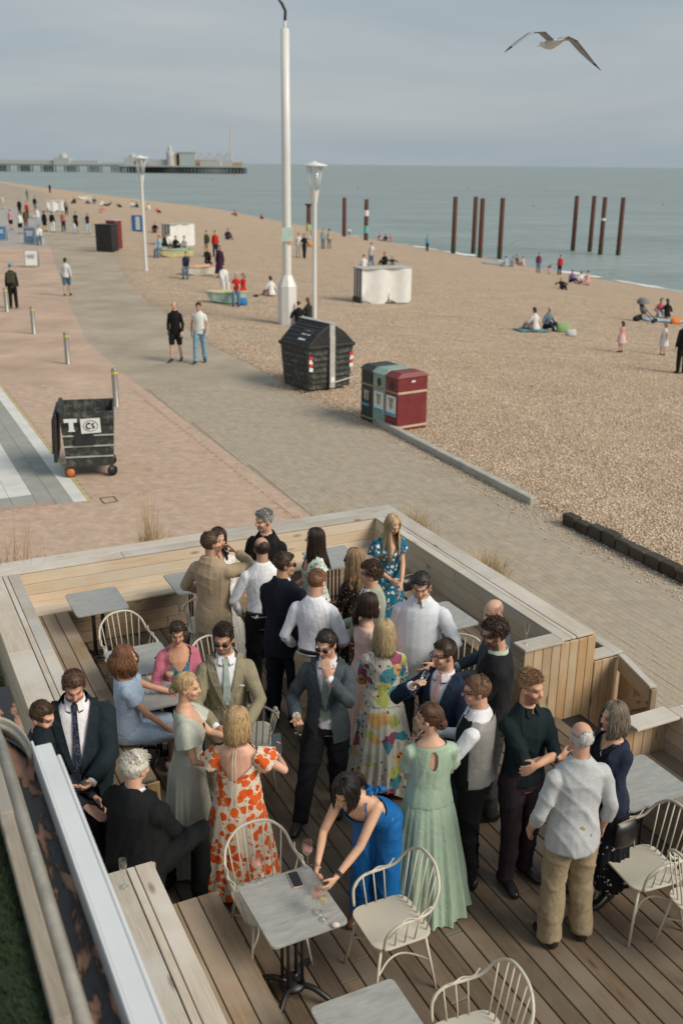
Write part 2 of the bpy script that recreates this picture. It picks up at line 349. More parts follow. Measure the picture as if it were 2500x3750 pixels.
PP = np.stack([pxv, py, beach_z(pxv, py) + .006], -1); pebbles('pebbles', PP, .021, 'loose tan and cream pebbles covering the near shingle')
py = RNG.uniform(12, 27, 2600); off = np.abs(RNG.normal(0, .28, 2600)); pxv = xPE(py) - off; PP = np.stack([pxv, py, np.full(2600, .012)], -1); pebbles('strewn_pebbles', PP, .017, 'stray pebbles strewn along the edge of the paved path')

# promenade sheets
def mat_pave(name, c1, c2, mortar, scale, rot, bw=.5, rh=.25):
    M = Mat(name, c1, .85, 0, .2); v = M.n('ShaderNodeMapping', {'Vector': M.coord(), 'Rotation': (0, 0, rot), 'Scale': (scale,) * 3}).outputs[0]
    b = M.n('ShaderNodeTexBrick', {'Vector': v, 'Color1': (*c1, 1), 'Color2': (*c2, 1), 'Mortar': (*mortar, 1), 'Scale': 1.0, 'Mortar Size': .012, 'Brick Width': bw, 'Row Height': rh}).outputs['Color']
    w = M.noise(M.coord(), .5, 6, .65, .3); M.set(Base_Color=M.mix(1., b, M.ramp(w, [(.3, (.74,) * 3), (.7, (1.12,) * 3)]), 'MULTIPLY')); return M.m
PATHC = np.array([(.405, .34, .262), (.395, .335, .262), (.41, .342, .262), (.39, .333, .264)]); REDC = np.array([(.51, .372, .285), (.492, .356, .272), (.52, .382, .29), (.482, .356, .275), (.505, .377, .29)])
def strip(name, ya, fl, fr, z, mat, lab=None):
    Yg = np.repeat(np.asarray(ya)[:, None], 8, 1); u = np.linspace(0, 1, 8)[None]; Xg = fl(Yg) * (1 - u) + fr(Yg) * u
    return tag(grid_mesh(name, Xg, Yg, np.full_like(Xg, z), mat, False), kind='structure')
jointp = mat_plain('path_joint', (.29, .24, .185), .95, .12); jointr = mat_plain('brick_joint', (.38, .265, .195), .95, .12); jointm = mat_plain('paving_joint', (.25, .205, .16), .95, .2)
ground = tag(MB().add([(-16000, -16000, -30), (16000, -16000, -30), (16000, 16000, -30), (-16000, 16000, -30)], [(0, 1, 2, 3)]).build('seabed', jointm), kind='structure')
yfar = np.concatenate([np.linspace(26, 100, 80), np.linspace(104, 420, 40)])
path = strip('path', np.linspace(-2, 27, 40), xPL, lambda y: xPE(y) + .05, -.006, jointp)
path_far = strip('promenade', yfar, xPL, lambda y: xPE(y) + .05, 0, mat_pave('path_blocks_far', tuple(PATHC[0]), tuple(PATHC[1]), (.36, .30, .23), 2.5, R(66)))
redp = strip('brick_pavement', np.linspace(-2, 27, 40), lambda y: np.full_like(y, -60.), xPL, -.006, jointr)
redf = strip('pavement', np.linspace(26, 72, 50), lambda y: np.full_like(y, -90.), xPL, 0, mat_pave('red_blocks_far', tuple(REDC[0]), tuple(REDC[1]), (.455, .33, .25), 2.5, R(-20)))
plaza = strip('plaza', np.concatenate([np.linspace(72, 100, 20), np.linspace(104, 420, 30)]), lambda y: np.full_like(y, -400.), xPL, .004, mat_pave('plaza_slabs', (.42, .40, .37), (.38, .365, .34), (.28, .27, .25), 1.2, .2))
# pieces of paving
def mat_piece(name, cols):
    M = Mat(name, tuple(cols[0]), .85, 0, .2); oi = M.n('ShaderNodeObjectInfo').outputs['Random']; k = len(cols)
    c = M.ramp(oi, [(i / k, tuple(cols[i])) for i in range(k)], 'CONSTANT'); c = M.mix(1., c, M.ramp(M.noise(M.n('ShaderNodeTexCoord').outputs['Object'], 30, 4), [(.3, (.82,) * 3), (.7, (1.1,) * 3)]), 'MULTIPLY'); M.set(Base_Color=c); return M.m
def on_deck(p):
    d = Vector((p[0], p[1], 0)) - OX; a, b = d.dot(UX), d.dot(WX); return a > -.64 and b > -.64
def in_view(p, m=.03):
    q = np.array([p[0], p[1], -CAMZ]); zf = q @ _fw
    if zf <= .1: return False
    u, v = q[0] / zf, (q @ _up) / zf; return abs(u) < 1250 / FPX + m and abs(v) < 1875 / FPX + m
def lay(pieces, sheet, name, cols, near, far_name):
    """pieces: list of (x, y, angle, l, w); the 300 that show largest are objects, the rest one joined part"""
    pcs = [p for p in pieces if in_view(p) and not on_deck(p)]; pcs.sort(key=lambda p: p[0] ** 2 + p[1] ** 2)
    mo = mat_piece(name + '_tones', cols); me = chamfer_box(.198, .098, .06, .0018).copy(); me.materials.clear(); me.materials.append(mo)
    for (x, y, a, l, w) in pcs[:300]:
        o = bpy.data.objects.new(name, me); link(o, sheet); o.location = (x, y, -.03 + random.uniform(-.0025, .0025)); o.rotation_euler = (random.gauss(0, .006), random.gauss(0, .006), a); o.scale = (l / .198, w / .098, 1)
    rest = pcs[300:]; n = len(rest)
    if not n: return
    A = np.array(rest); hz = RNG.uniform(-.0012, .0012, n); o8 = np.array([(-.5, -.5, 0), (.5, -.5, 0), (.5, .5, 0), (-.5, .5, 0), (-.5, -.5, -1), (.5, -.5, -1), (.5, .5, -1), (-.5, .5, -1)])
    V = o8[None] * np.stack([A[:, 3], A[:, 4], np.full(n, .02)], -1)[:, None]; ca, sa = np.cos(A[:, 2])[:, None], np.sin(A[:, 2])[:, None]
    V = np.stack([V[..., 0] * ca - V[..., 1] * sa + A[:, 0:1], V[..., 0] * sa + V[..., 1] * ca + A[:, 1:2], V[..., 2] + hz[:, None]], -1)
    f = np.array([(0, 1, 2, 3), (0, 4, 5, 1), (1, 5, 6, 2), (2, 6, 7, 3), (3, 7, 4, 0)]); F = (f[None] + (np.arange(n) * 8)[:, None, None]).reshape(-1, 4)
    me = bpy.data.meshes.new(far_name); V = V.reshape(-1, 3); me.vertices.add(len(V)); me.vertices.foreach_set('co', V.ravel()); me.loops.add(F.size); me.loops.foreach_set('vertex_index', F.ravel().astype(np.int32))
    me.polygons.add(len(F)); me.polygons.foreach_set('loop_start', np.arange(0, F.size, 4, dtype=np.int32)); me.update(calc_edges=True); me.shade_flat()
    c = np.array(cols)[RNG.integers(0, len(cols), n)] * RNG.uniform(.95, 1.05, n)[:, None]; setcol(me, np.repeat(c, 8, 0)); me.materials.append(M_['pavecol'])
    o = bpy.data.objects.new(far_name, me); link(o, sheet); tag(o, kind='stuff')
M_['pavecol'] = mat_col('paving_colours', .85, 0, .16, True)
pcs = []; ang = R(-66); dx, dy = np.array([math.cos(ang), math.sin(ang)]), np.array([-math.sin(ang), math.cos(ang)])
for j in range(-140, 140):
    for i in range(-160, 100):
        c = np.array([1.5, 15.]) + dx * ((i + .5 * (j % 2)) * .202) + dy * (j * .102)
        if 2 < c[1] < 26.4 and xPL(c[1]) + .1 < c[0] < xPE(c[1]) - .02: pcs.append((c[0], c[1], ang, .198, .099))
lay(pcs, path, 'paver', PATHC, 26, 'pavers')
pcs = []; ang = R(-64 + 45); dx, dy = np.array([math.cos(ang), math.sin(ang)]), np.array([-math.sin(ang), math.cos(ang)])
for y in range(-150, 150):
    for x in range(-150, 150):
        d = (x - y) % 4
        if d == 0: cx, cy, a2 = x + 1, y + .5, ang
        elif d == 3: cx, cy, a2 = x + .5, y + 1, ang + math.pi / 2
        else: continue
        c = np.array([-4., 17.]) + dx * cx * .1015 + dy * cy * .1015
        q = Vector((c[0], c[1], 0)) - OX; qa, qb = q.dot(UX), q.dot(WX)
        if 2 < c[1] < 26.4 and c[0] < xPL(c[1]) - .34 and not (qa < -5.97 and qb > 2.62): pcs.append((c[0], c[1], a2, .1985, .0985))
for row in range(3):                                          # soldier courses between the red paving and the path
    s = 0.
    for y in np.arange(2, 26.4, .092):
        xx = float(xPL(y)) - .02 - row * .105; sl = math.atan2(1, (xPL(y + .5) - xPL(y - .5))); pcs.append((xx, y, sl, .195 if row == 1 else .098, .095))
lay(pcs, redp, 'brick', REDC, 26, 'bricks')
# pale slab paving on the far left with its yellow line
slabm = mat_plain('pale_slab', (.60, .60, .57), .8, .1, 2); greym = mat_plain('grey_slab', (.30, .30, .275), .85, .12, 2); yelm = mat_plain('yellow_line', (.55, .46, .16), .8, .2, 8)
slabs = tag(MB().add([tuple(AB(-30, 2.66, -.012)), tuple(AB(-5.96, 2.66, -.012)), tuple(AB(-6.1, 8, -.012)), tuple(AB(-30, 8, -.012))], [(0, 1, 2, 3)]).build('slab_pavement', greym), kind='structure')
def slab(name, a0, a1, b0, b1, m, z=.004):
    o = board(name, slabs, AB(a0, (b0 + b1) / 2, z - .03), AB(a1, (b0 + b1) / 2, z - .03), b1 - b0, .06, (0, 0, 1), m, .003); return o
a = -5.97
while a > -18: slab('slab', a - .595, a, 2.70, 2.95, slabm); a -= .6
a = -5.97
while a > -18:
    slab('slab', a - .445, a, 2.955, 3.245, greym); slab('slab', a - .445 - .2, a - .2, 3.25, 3.54, greym); a -= .45
for b in np.arange(3.545, 5.2, .4):
    a = -6.7
    while a > -16: slab('slab', a - .595, a, b, b + .395, slabm); a -= .6
    slab('slab', -6.69, -6.2, b, b + .395, greym)
tag(board('painted_line', slabs, AB(-30, 2.68, .002), AB(-5.96, 2.68, .002), .03, .02, (0, 0, 1), yelm, 0))
mh = MB(); q = [G(230, 1145), G(262, 1141), G(271, 1152), G(240, 1157)]
for i in range(4): p0, p1 = q[i], q[(i + 1) % 4]; mh.tube([p0 + Vector((0, 0, .004)), p1 + Vector((0, 0, .004))], [.012, .012], 4)
tag(mh.build('drain_cover', mat_plain('drain_iron', (.10, .09, .075), .7)), 'rectangular drain cover edge set in the red bricks below the wheeled bin', 'drain cover')

# ------------------------------------------------------------------ timber deck
deck = tag(empty('deck_floor'), kind='structure')
MB().box((0, 0, 0), (.01, .01, .01)).mesh('dummy')
sub = MB(); sub.add([tuple(AB(-.1, -.1, DZ - .05)), tuple(AB(13, -.1, DZ - .05)), tuple(AB(13, 5.2, DZ - .05)), tuple(AB(-.1, 5.2, DZ - .05))], [(0, 1, 2, 3)]); sub.build('shade_sheet', mat_plain('deck_shadow', (.03, .025, .02), .9), deck)  # flat sheet below the planks, shade under the deck painted as its dark colour
b = .2 + .0725; k = 0
while b < 5.0:
    a0 = .15; cuts = [a0]; x = random.uniform(1.6, 3.6)
    while x < 9.6: cuts.append(x); x += random.uniform(2.4, 3.9)
    cuts.append(10.2)
    for c0, c1 in zip(cuts[:-1], cuts[1:]):
        board('plank', deck, AB(c0 + .003, b, DZ - .014 + random.uniform(-.0015, .0015)), AB(c1 - .003, b, DZ - .014), .137, .028, (0, 0, 1), M_['floor'], .005)
    b += .1455
CAPZ, SEATZ = 1.30, .90
def bench_side(name, a0, a1, sgn, b_out, label, seat_end0=False, seat_end1=False):
    """bench along a: sgn +1 wall on the right (b grows inwards), -1 wall on the left"""
    o = empty(name, AB((a0 + a1) / 2, b_out, 0), 0, label, 'bench'); B = lambda d: b_out + sgn * d; bpy.context.view_layer.update()
    nin = WX * sgn
    def run(n, d, z, w, t, nrm, m, jit=.0, e0=a0, e1=a1):
        cut = e0 + (e1 - e0) * random.uniform(.35, .65)
        for c0, c1 in ((e0, cut), (cut, e1)): board(n, o, AB(c0 + .002, B(d), z), AB(c1 - .002, B(d), z), w, t, nrm, m)
    run('cap_board', .115, CAPZ - .014, .225, .028, (0, 0, 1), M_['cap']); run('cap_board', .262, CAPZ - .016, .05, .028, (0, 0, 1), M_['cap']); run('cap_board', .352, CAPZ - .014, .118, .028, (0, 0, 1), M_['cap'])
    for i in range(3): run('back_board', .40, CAPZ - .03 - .066 - i * .135, .131, .024, nin, M_['bench'])
    for i in range(8): run('outer_board', .012, CAPZ - .03 - .07 - i * .14, .136, .024, -nin, M_['bench'])
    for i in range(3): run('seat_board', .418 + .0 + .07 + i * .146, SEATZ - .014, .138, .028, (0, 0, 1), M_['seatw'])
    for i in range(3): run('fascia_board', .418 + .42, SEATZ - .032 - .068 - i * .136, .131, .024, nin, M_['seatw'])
    for (e, ok, dirn) in ((a0, seat_end0, -1), (a1, seat_end1, 1)):
        if not ok: continue
        for i in range(8):
            w_ = .109; d = .055 + i * w_; top = CAPZ - .03 if (sgn > 0 or d < .40) else SEATZ - .03
            board('end_board', o, AB(e + dirn * .012, B(d), 0.2), AB(e + dirn * .012, B(d), top), w_ - .004, .024, UX * dirn, M_['vert'])
        if sgn > 0: board('cap_board', o, AB(e - dirn * .055, B(.415), CAPZ - .012), AB(e - dirn * .055, B(.885), CAPZ - .012), .20, .028, (0, 0, 1), M_['cap'])
    return o
bench_side('timber_bench', .2, 4.13, 1, -.21, 'timber bench wall with planter behind it, running from the far corner to the gate', seat_end1=True)
bench_side('timber_bench', 5.58, 9.5, 1, -.21, 'timber bench wall beginning past the gate beside the grey table', seat_end0=True)
bench_side('timber_bench', .2, 4.13, -1, 5.16, 'timber bench wall at the left of the deck by the tall dark-suited man', seat_end1=True)
bench_side('timber_bench', 5.62, 9.5, -1, 5.16, 'timber bench below the white beam, behind the marble table with pink phone', seat_end0=True)
o = empty('timber_bench', AB(0, 2.5, 0), 0, 'long timber bench wall at the back of the deck, bordering the promenade', 'bench'); bpy.context.view_layer.update()
def brun(n, a, z, w, t, nrm, m, b0=-.21, b1=5.16):
    cut = b0 + (b1 - b0) * random.uniform(.25, .7)
    for c0, c1 in ((b0, cut), (cut, b1)): board(n, o, AB(a, c1 - .002, z), AB(a, c0 + .002, z), w, t, nrm, m)
brun('cap_board', -.095, CAPZ - .010, .20, .028, (0, 0, 1), M_['cap']); brun('cap_board', .095, CAPZ - .010, .17, .028, (0, 0, 1), M_['cap'])
for i in range(3): brun('back_board', .165, CAPZ - .03 - .066 - i * .135, .131, .024, UX, M_['bench'], .2, 4.75)
for i in range(8): brun('outer_board', -.19, CAPZ - .03 - .07 - i * .14, .136, .024, -UX, M_['bench'])
for i in range(3): brun('seat_board', .178 + .063 + i * .125, SEATZ - .010, .121, .028, (0, 0, 1), M_['bench'], .2, 4.74)
for i in range(3): brun('fascia_board', .178 + .36, SEATZ - .032 - .068 - i * .136, .131, .024, UX, M_['seatw'], .62, 4.33)
# planters outside the walls
soil = mat_plain('soil', (.045, .032, .022), .95, .4, 12, 0, .8, 30)
def planter(label, quads):
    o = empty('planter_box', quads[0][0], 0, label, 'planter'); bpy.context.view_layer.update(); return o
pl = planter('low timber planter along the outside of the right-hand bench wall', [[AB(2, -.4, 0)]])
for c0, c1 in ((-.62, 1.9), (1.9, 4.13)):
    board('rim_board', pl, AB(c0, -.555, 1.0 - .014), AB(c1 - .004, -.555, 1.0 - .014), .115, .028, (0, 0, 1), M_['cap'])
    for i in range(6): board('side_board', pl, AB(c0, -.6, .965 - .07 - i * .14), AB(c1 - .004, -.6, .965 - .07 - i * .14), .136, .024, -WX, M_['bench'])
board('rim_board', pl, AB(4.05, -.22, 1.002 - .014), AB(4.05, -.495, 1.002 - .014), .17, .028, (0, 0, 1), M_['cap'])
for i in range(4): board('end_board', pl, AB(4.142, -.24 - i * .1 - .03, .2), AB(4.142, -.24 - i * .1 - .03, .968), .096, .024, UX, M_['vert'])
board('soil', pl, AB(-.5, -.36, .86), AB(4.0, -.36, .86), .28, .05, (0, 0, 1), soil)
pl2 = planter('low timber planter along the outside of the back bench wall', [[AB(-.4, 2.5, 0)]])
for c0, c1 in ((-.2, 2.5), (2.5, 5.6)):
    board('rim_board', pl2, AB(-.555, c1 - .004, .986), AB(-.555, c0, .986), .115, .028, (0, 0, 1), M_['cap'])
    for i in range(6): board('side_board', pl2, AB(-.6, c1 - .004, .895 - i * .14), AB(-.6, c0, .895 - i * .14), .136, .024, -UX, M_['bench'])
board('soil', pl2, AB(-.36, 5.6, .86), AB(-.36, -.2, .86), .28, .05, (0, 0, 1), soil)
pl3 = planter('planted strip of soil and rough grass outside the left bench', [[AB(2.5, 5.6, 0)]])
board('soil', pl3, AB(-.3, 5.62, .55), AB(5.0, 5.62, .55), .85, .1, (0, 0, 1), soil)
for i in range(4): board('side_board', pl3, AB(-.3, 6.06, .62 - i * .14), AB(5, 6.06, .62 - i * .14), .136, .024, WX, M_['bench'])
# gate
gt = empty('timber_gate', AB(4.2, -.53, 0), 0, 'open timber gate with a diagonal brace beside the end of the planter', 'gate'); bpy.context.view_layer.update()
gd = (AB(4.82, -.36, 0) - AB(4.19, -.53, 0)).normalized(); gn = Vector((-gd.y, gd.x, 0)); gn = gn if gn.dot(WX) > 0 else -gn; g0 = AB(4.19, -.54, 0)
for i in range(6): p = g0 + gd * (.06 + i * .108); board('upright_board', gt, p + Vector((0, 0, .2)), p + Vector((0, 0, .985)), .104, .022, gn, M_['vert'])
zv = Vector((0, 0, 1))
board('rail', gt, g0 + zv * .90 + gn * .024, g0 + gd * .66 + zv * .90 + gn * .024, .15, .026, gn, M_['vert']); board('rail', gt, g0 + zv * .32 + gn * .024, g0 + gd * .66 + zv * .32 + gn * .024, .15, .026, gn, M_['vert'])
board('brace', gt, g0 + gd * .02 + zv * .40 + gn * .025, g0 + gd * .62 + zv * .82 + gn * .025, .12, .024, gn, M_['vert'])
board('cap_board', gt, g0 + zv * 1.0 + gn * .01, g0 + gd * .68 + zv * 1.0 + gn * .01, .075, .026, (0, 0, 1), M_['cap']); board('post', gt, g0 + gd * .672 + zv * .2, g0 + gd * .672 + zv * .98, .05, .06, gn, M_['seatw'])
# ------------------------------------------------------------------ roof edge under the camera: white beam, gutter, pipe, old timber, turf
RZ = 2.9
whitemetal = mat_plain('white_coated_metal', (.60, .625, .64), .35, .05, 2); creamm = mat_plain('cream_rendered_pipe', (.47, .43, .36), .75, .22, 5, 0, .4, 25)
beam = empty('white_beam', AB(8, 5.45, RZ), 0, 'long white metal beam running down the lower left, hiding part of a seated man', 'beam'); bpy.context.view_layer.update()
A0 = 6.50; b0 = 5.435
board('beam_top', beam, AB(A0, b0 + .045, RZ - .03), AB(13, b0 + .045, RZ - .03), .085, .06, (0, 0, 1), whitemetal, .006)
board('beam_lip', beam, AB(A0 + .10, b0 - .012, RZ - .045), AB(13, b0 - .012, RZ - .045), .022, .06, (0, 0, 1), whitemetal, .008)
board('beam_flange', beam, AB(A0 - .02, b0 + .094, RZ - .08), AB(13, b0 + .094, RZ - .08), .012, .20, (0, 0, 1), whitemetal, .003)
gut = empty('gutter', AB(8, 5.6, RZ), 0, 'dirty roof gutter with puddles and brown silt beside the white beam', 'gutter'); bpy.context.view_layer.update()
def mat_gutter():
    M = Mat('gutter_silt', (.1, .07, .05), .5); n = M.noise(M.coord((2.2, 7, 7)), 1.5, 5, .6, .4)
    c = M.ramp(n, [(.52, (.012, .010, .009)), (.57, (.30, .16, .105)), (.70, (.42, .25, .18))]); M.set(Base_Color=c, Roughness=M.ramp(n, [(.49, (.12,) * 3), (.54, (.9,) * 3)])); M.bump(M.noise(M.coord((20, 60, 60)), 1, 4), .3, .004); return M.m
board('gutter_bed', gut, AB(5.6, 5.60, RZ - .12), AB(13, 5.60, RZ - .12), .16, .02, (0, 0, 1), mat_gutter(), .002)
rim = [AB(A0 + .02, 5.535, RZ - .05), AB(A0 - .10, 5.545, RZ - .045), AB(A0 - .22, 5.575, RZ - .04), AB(A0 - .32, 5.63, RZ - .04), AB(A0 - .38, 5.72, RZ - .04), AB(A0 - .40, 5.9, RZ - .04), AB(A0 - .40, 6.4, RZ - .04)]
MB().tube(smoothpath([tuple(p) for p in rim], 30), [(.06, .008)] * 30, 8, ref=(0, 0, 1)).tube(smoothpath([tuple(p) for p in rim], 30), [.022] * 30, 8).build('gutter_rim', creamm, gut, True).matrix_parent_inverse = gut.matrix_world.inverted()
kp = empty('kerb_pipe', AB(8, 5.66, RZ), 0, 'stained cream pipe running along the roof edge beside the turf', 'pipe'); bpy.context.view_layer.update()
MB().tube([tuple(AB(A0 - .36, 5.675, RZ - .035)), tuple(AB(13, 5.675, RZ - .035))], [.032, .032], 16).build('pipe_body', creamm, kp, True).matrix_parent_inverse = kp.matrix_world.inverted()
tim = empty('roof_timber', AB(8, 5.73, RZ), 0, 'weathered grey timber edging laid in lengths beside the turf', 'timber edging'); bpy.context.view_layer.update()
for c0, c1, dz in ((A0 - .45, 7.05, 0), (7.055, 8.32, .004), (8.325, 10.5, .008), (10.505, 13, 0)): board('edging_board', tim, AB(c0, 5.735 + dz, RZ - .01 + dz), AB(c1, 5.735 + dz, RZ - .01 + dz), .062, .07, (0, 0, 1), M_['oldwood'], .006)
board('gutter_wall', gut, AB(5.6, 5.69, RZ - .2), AB(13, 5.69, RZ - .2), .12, .24, (0, 0, 1), M_['oldwood'], .003)
turfm = mat_plain('turf', (.014, .024, .008), .95, .45, 30); rf = tag(MB().add([tuple(AB(A0 - .4, 5.765, RZ - .03)), tuple(AB(14, 5.765, RZ - .03)), tuple(AB(14, 8.5, RZ - .03)), tuple(AB(A0 - .4, 8.5, RZ - .03))], [(0, 1, 2, 3)]).build('roof_lawn', turfm), kind='structure')
MB().box((0, 0, 0), (1, 1, 1))
wall_lo = tag(MB().add([tuple(AB(A0 - .35, 5.52, 0)), tuple(AB(14, 5.52, 0)), tuple(AB(14, 5.52, RZ - .13)), tuple(AB(A0 - .35, 5.52, RZ - .13))], [(0, 1, 2, 3)]).build('kiosk_wall', mat_plain('pale_render', (.5, .49, .46), .8)), 'plain rendered wall standing below the roof edge', 'wall')
def grass_blades(n, areaf, h, w, lean, cols, seed=0):
    r = np.random.default_rng(seed); P = areaf(r, n); a = r.uniform(0, 6.28, n); H = h * r.uniform(.5, 1.15, n); ln = lean * r.uniform(.2, 1.2, n); d = np.stack([np.cos(a), np.sin(a), 0 * a], -1); side = np.stack([-np.sin(a), np.cos(a), 0 * a], -1)
    rows = [];
    for t, ww in ((0, 1), (.45, .8), (.8, .45), (1, .06)):
        c = P + d * (ln * t ** 1.8)[:, None] + np.array([0, 0, 1.]) * (H * (t - .18 * t * t * np.minimum(1.5, ln / H)))[:, None]; rows += [c - side * w * ww, c + side * w * ww]
    V = np.stack(rows, 1); f = np.array([(0, 1, 3, 2), (2, 3, 5, 4), (4, 5, 7, 6)]); F = (f[None] + (np.arange(n) * 8)[:, None, None]).reshape(-1, 4)
    C = np.array(cols)[r.integers(0, len(cols), n)] * r.uniform(.75, 1.2, n)[:, None]; return V.reshape(-1, 3), F, np.repeat(C, 8, 0)
def quadmesh(name, V, F, C, mat):
    me = bpy.data.meshes.new(name); me.vertices.add(len(V)); me.vertices.foreach_set('co', np.ascontiguousarray(V, dtype=np.float64).ravel()); me.loops.add(F.size); me.loops.foreach_set('vertex_index', F.ravel().astype(np.int32))
    me.polygons.add(len(F)); me.polygons.foreach_set('loop_start', np.arange(0, F.size, F.shape[1], dtype=np.int32)); me.update(calc_edges=True)
    if C is not None: setcol(me, C)
    me.materials.append(mat); return me
M_['leafcol'] = mat_col('plant_colours', .8)
STRAW = [(.42, .30, .15), (.48, .35, .18), (.36, .25, .12), (.5, .38, .22)]; GREEN = [(.10, .14, .035), (.14, .18, .05), (.20, .20, .07), (.09, .12, .03)]; MIXG = GREEN + STRAW[:2]
def tuft(name, pos, h, rad, n, lean, cols, w, label, cat='grass', seed=0, group=None):
    V, F, C = grass_blades(n, lambda r, k: np.stack([r.normal(0, rad, k), r.normal(0, rad, k), 0 * r.uniform(0, 1, k)], -1), h, w, lean, cols, seed); o = bpy.data.objects.new(name, quadmesh(name, V, F, C, M_['leafcol'])); link(o); o.location = pos; return tag(o, label, cat, group)
V, F, C = grass_blades(9000, lambda r, k: np.stack([*(np.array(AB(0, 0, 0))[:2, None] + np.outer(np.array(UX)[:2], r.uniform(A0 - .4, 9.6, k)) + np.outer(np.array(WX)[:2], r.uniform(5.77, 6.35, k))), np.full(k, RZ - .03)], -1), .035, .0025, .02, [(.022, .036, .010), (.028, .042, .013), (.014, .026, .008)], 3)
o = bpy.data.objects.new('turf_grass', quadmesh('turf_grass', V, F, C, M_['leafcol'])); link(o); tag(o, 'short dark green turf on the flat roof', 'turf', kind='stuff')
def shrub(name, pos, r, n, cols, label, seed=0, flat=1.0, leaf=.016):
    g = np.random.default_rng(seed); d = g.normal(0, 1, (n, 3)); d /= np.linalg.norm(d, axis=1)[:, None]; d[:, 2] = np.abs(d[:, 2]); P = d * (r * g.uniform(.45, 1.0, n) ** .6)[:, None] * np.array([1, 1, flat]); a = g.uniform(0, 6.28, n); t = np.stack([np.cos(a), np.sin(a), g.uniform(-.4, .8, n)], -1); sd = np.cross(t, g.normal(0, 1, (n, 3))); sd /= np.linalg.norm(sd, axis=1)[:, None]
    V = np.stack([P, P + t * leaf + sd * leaf * .5, P + t * leaf * 2, P + t * leaf - sd * leaf * .5], 1).reshape(-1, 3); F = np.arange(4 * n).reshape(-1, 4); C = np.repeat(np.array(cols)[g.integers(0, len(cols), n)] * g.uniform(.7, 1.25, n)[:, None], 4, 0)
    root = empty(name, pos, 0, label, 'shrub'); o = bpy.data.objects.new('foliage', quadmesh('foliage', V, F, C, M_['leafcol'])); link(o, root)
    st = MB()
    for k in range(5): u = g.uniform(-.5, .5, 2) * r; st.tube([(0, 0, -.05), (u[0] * .5, u[1] * .5, r * .4 * flat), (u[0], u[1], r * .8 * flat)], [.006, .004, .002], 5)
    st.build('stem', M_['seatw'], root); return root
tuft('straw_grass', AB(-.42, .55, .86), .42, .10, 420, .30, STRAW, .0035, 'wide clump of straw grass at the back corner, behind the blonde woman', seed=1)
tuft('straw_grass', AB(-.42, 1.05, .86), .42, .10, 260, .26, STRAW, .0035, 'low straw grass clump showing over the back wall above the dark-haired woman', seed=2)
tuft('straw_grass', AB(-.30, 3.10, .86), .95, .05, 110, .20, STRAW, .0032, 'tall thin straw grass behind the wall above the man in the beige suit', seed=3)
tuft('straw_grass', AB(-.42, 3.02, .86), .55, .09, 200, .22, STRAW, .0035, 'short straw clump at the foot of the tall thin grass', seed=13)
tuft('straw_grass', AB(-.35, 4.75, .86), .85, .16, 130, .35, [(.40, .25, .13), (.46, .31, .17), (.34, .2, .1)], .003, 'sparse rust-coloured dry stems over the wall at the far left', seed=4)
tuft('straw_grass', AB(1.95, -.42, .86), .50, .09, 420, .30, STRAW, .0035, 'feathery straw grass over the planter outside the right-hand wall', seed=5)
tuft('straw_grass', AB(.10, -.42, .86), .44, .12, 420, .34, STRAW + [(.2, .2, .07)], .0035, 'thick straw grass with green shoots outside the far corner of the deck', seed=6)
tuft('green_grass', AB(1.45, -.44, .88), .24, .07, 160, .2, [(.30, .32, .15), (.22, .26, .1), (.42, .42, .22)], .004, 'small pale green grass tuft in the planter between shrub and straw grass', seed=7)
tuft('green_grass', AB(1.5, 5.60, .6), .42, .22, 900, .40, MIXG, .005, 'mass of green and straw grass left of the deck wall', seed=8)
tuft('green_grass', AB(2.6, 5.60, .6), .38, .22, 900, .40, GREEN + STRAW[:1], .005, 'dense green grass beside the left wall near the curved gutter', seed=9)
shrub('box_shrub', AB(.85, -.42, .88), .13, 900, [(.10, .11, .03), (.22, .16, .05), (.07, .09, .025), (.30, .20, .06)], 'small round olive shrub in the right-hand planter near the blonde woman', 11)
shrub('box_shrub', AB(3.02, -.44, .88), .12, 700, [(.10, .11, .03), (.18, .16, .05), (.07, .09, .025)], 'small green shrub in the right-hand planter above the bald man', 12, .8)
shrub('box_shrub', AB(3.82, -.37, .88), .11, 500, [(.12, .16, .05), (.10, .13, .04), (.25, .16, .1)], 'leafy little plant in the open planter corner by the gate', 14, .7)
shrub('box_shrub', AB(-.38, 4.1, .86), .24, 700, [(.16, .17, .06), (.10, .12, .04), (.36, .22, .12)], 'bushy green and rust plant poking over the back wall at left', 15, 1.2)
shrub('box_shrub', AB(-.38, 3.68, .88), .13, 400, [(.13, .2, .06), (.10, .15, .05)], 'small bright green sprig on the back wall left of the straw grass', 16, 1.5)
shrub('box_shrub', AB(.45, -.44, .88), .12, 260, [(.22, .09, .05), (.14, .10, .05), (.3, .14, .08)], 'reddish brown sprig outside the far corner by the straw grass', 17, 1.2)
shrub('box_shrub', AB(-.40, 2.45, .86), .15, 240, [(.30, .19, .09), (.36, .24, .12)], 'dry brown seed heads over the wall left of the grey-haired man', 18, 1.3)
shrub('low_plants', AB(3.4, -.46, .88), .16, 260, [(.16, .2, .08), (.3, .3, .18)], 'straggly low plants along the planter rim right of the green shrub', 19, .4)
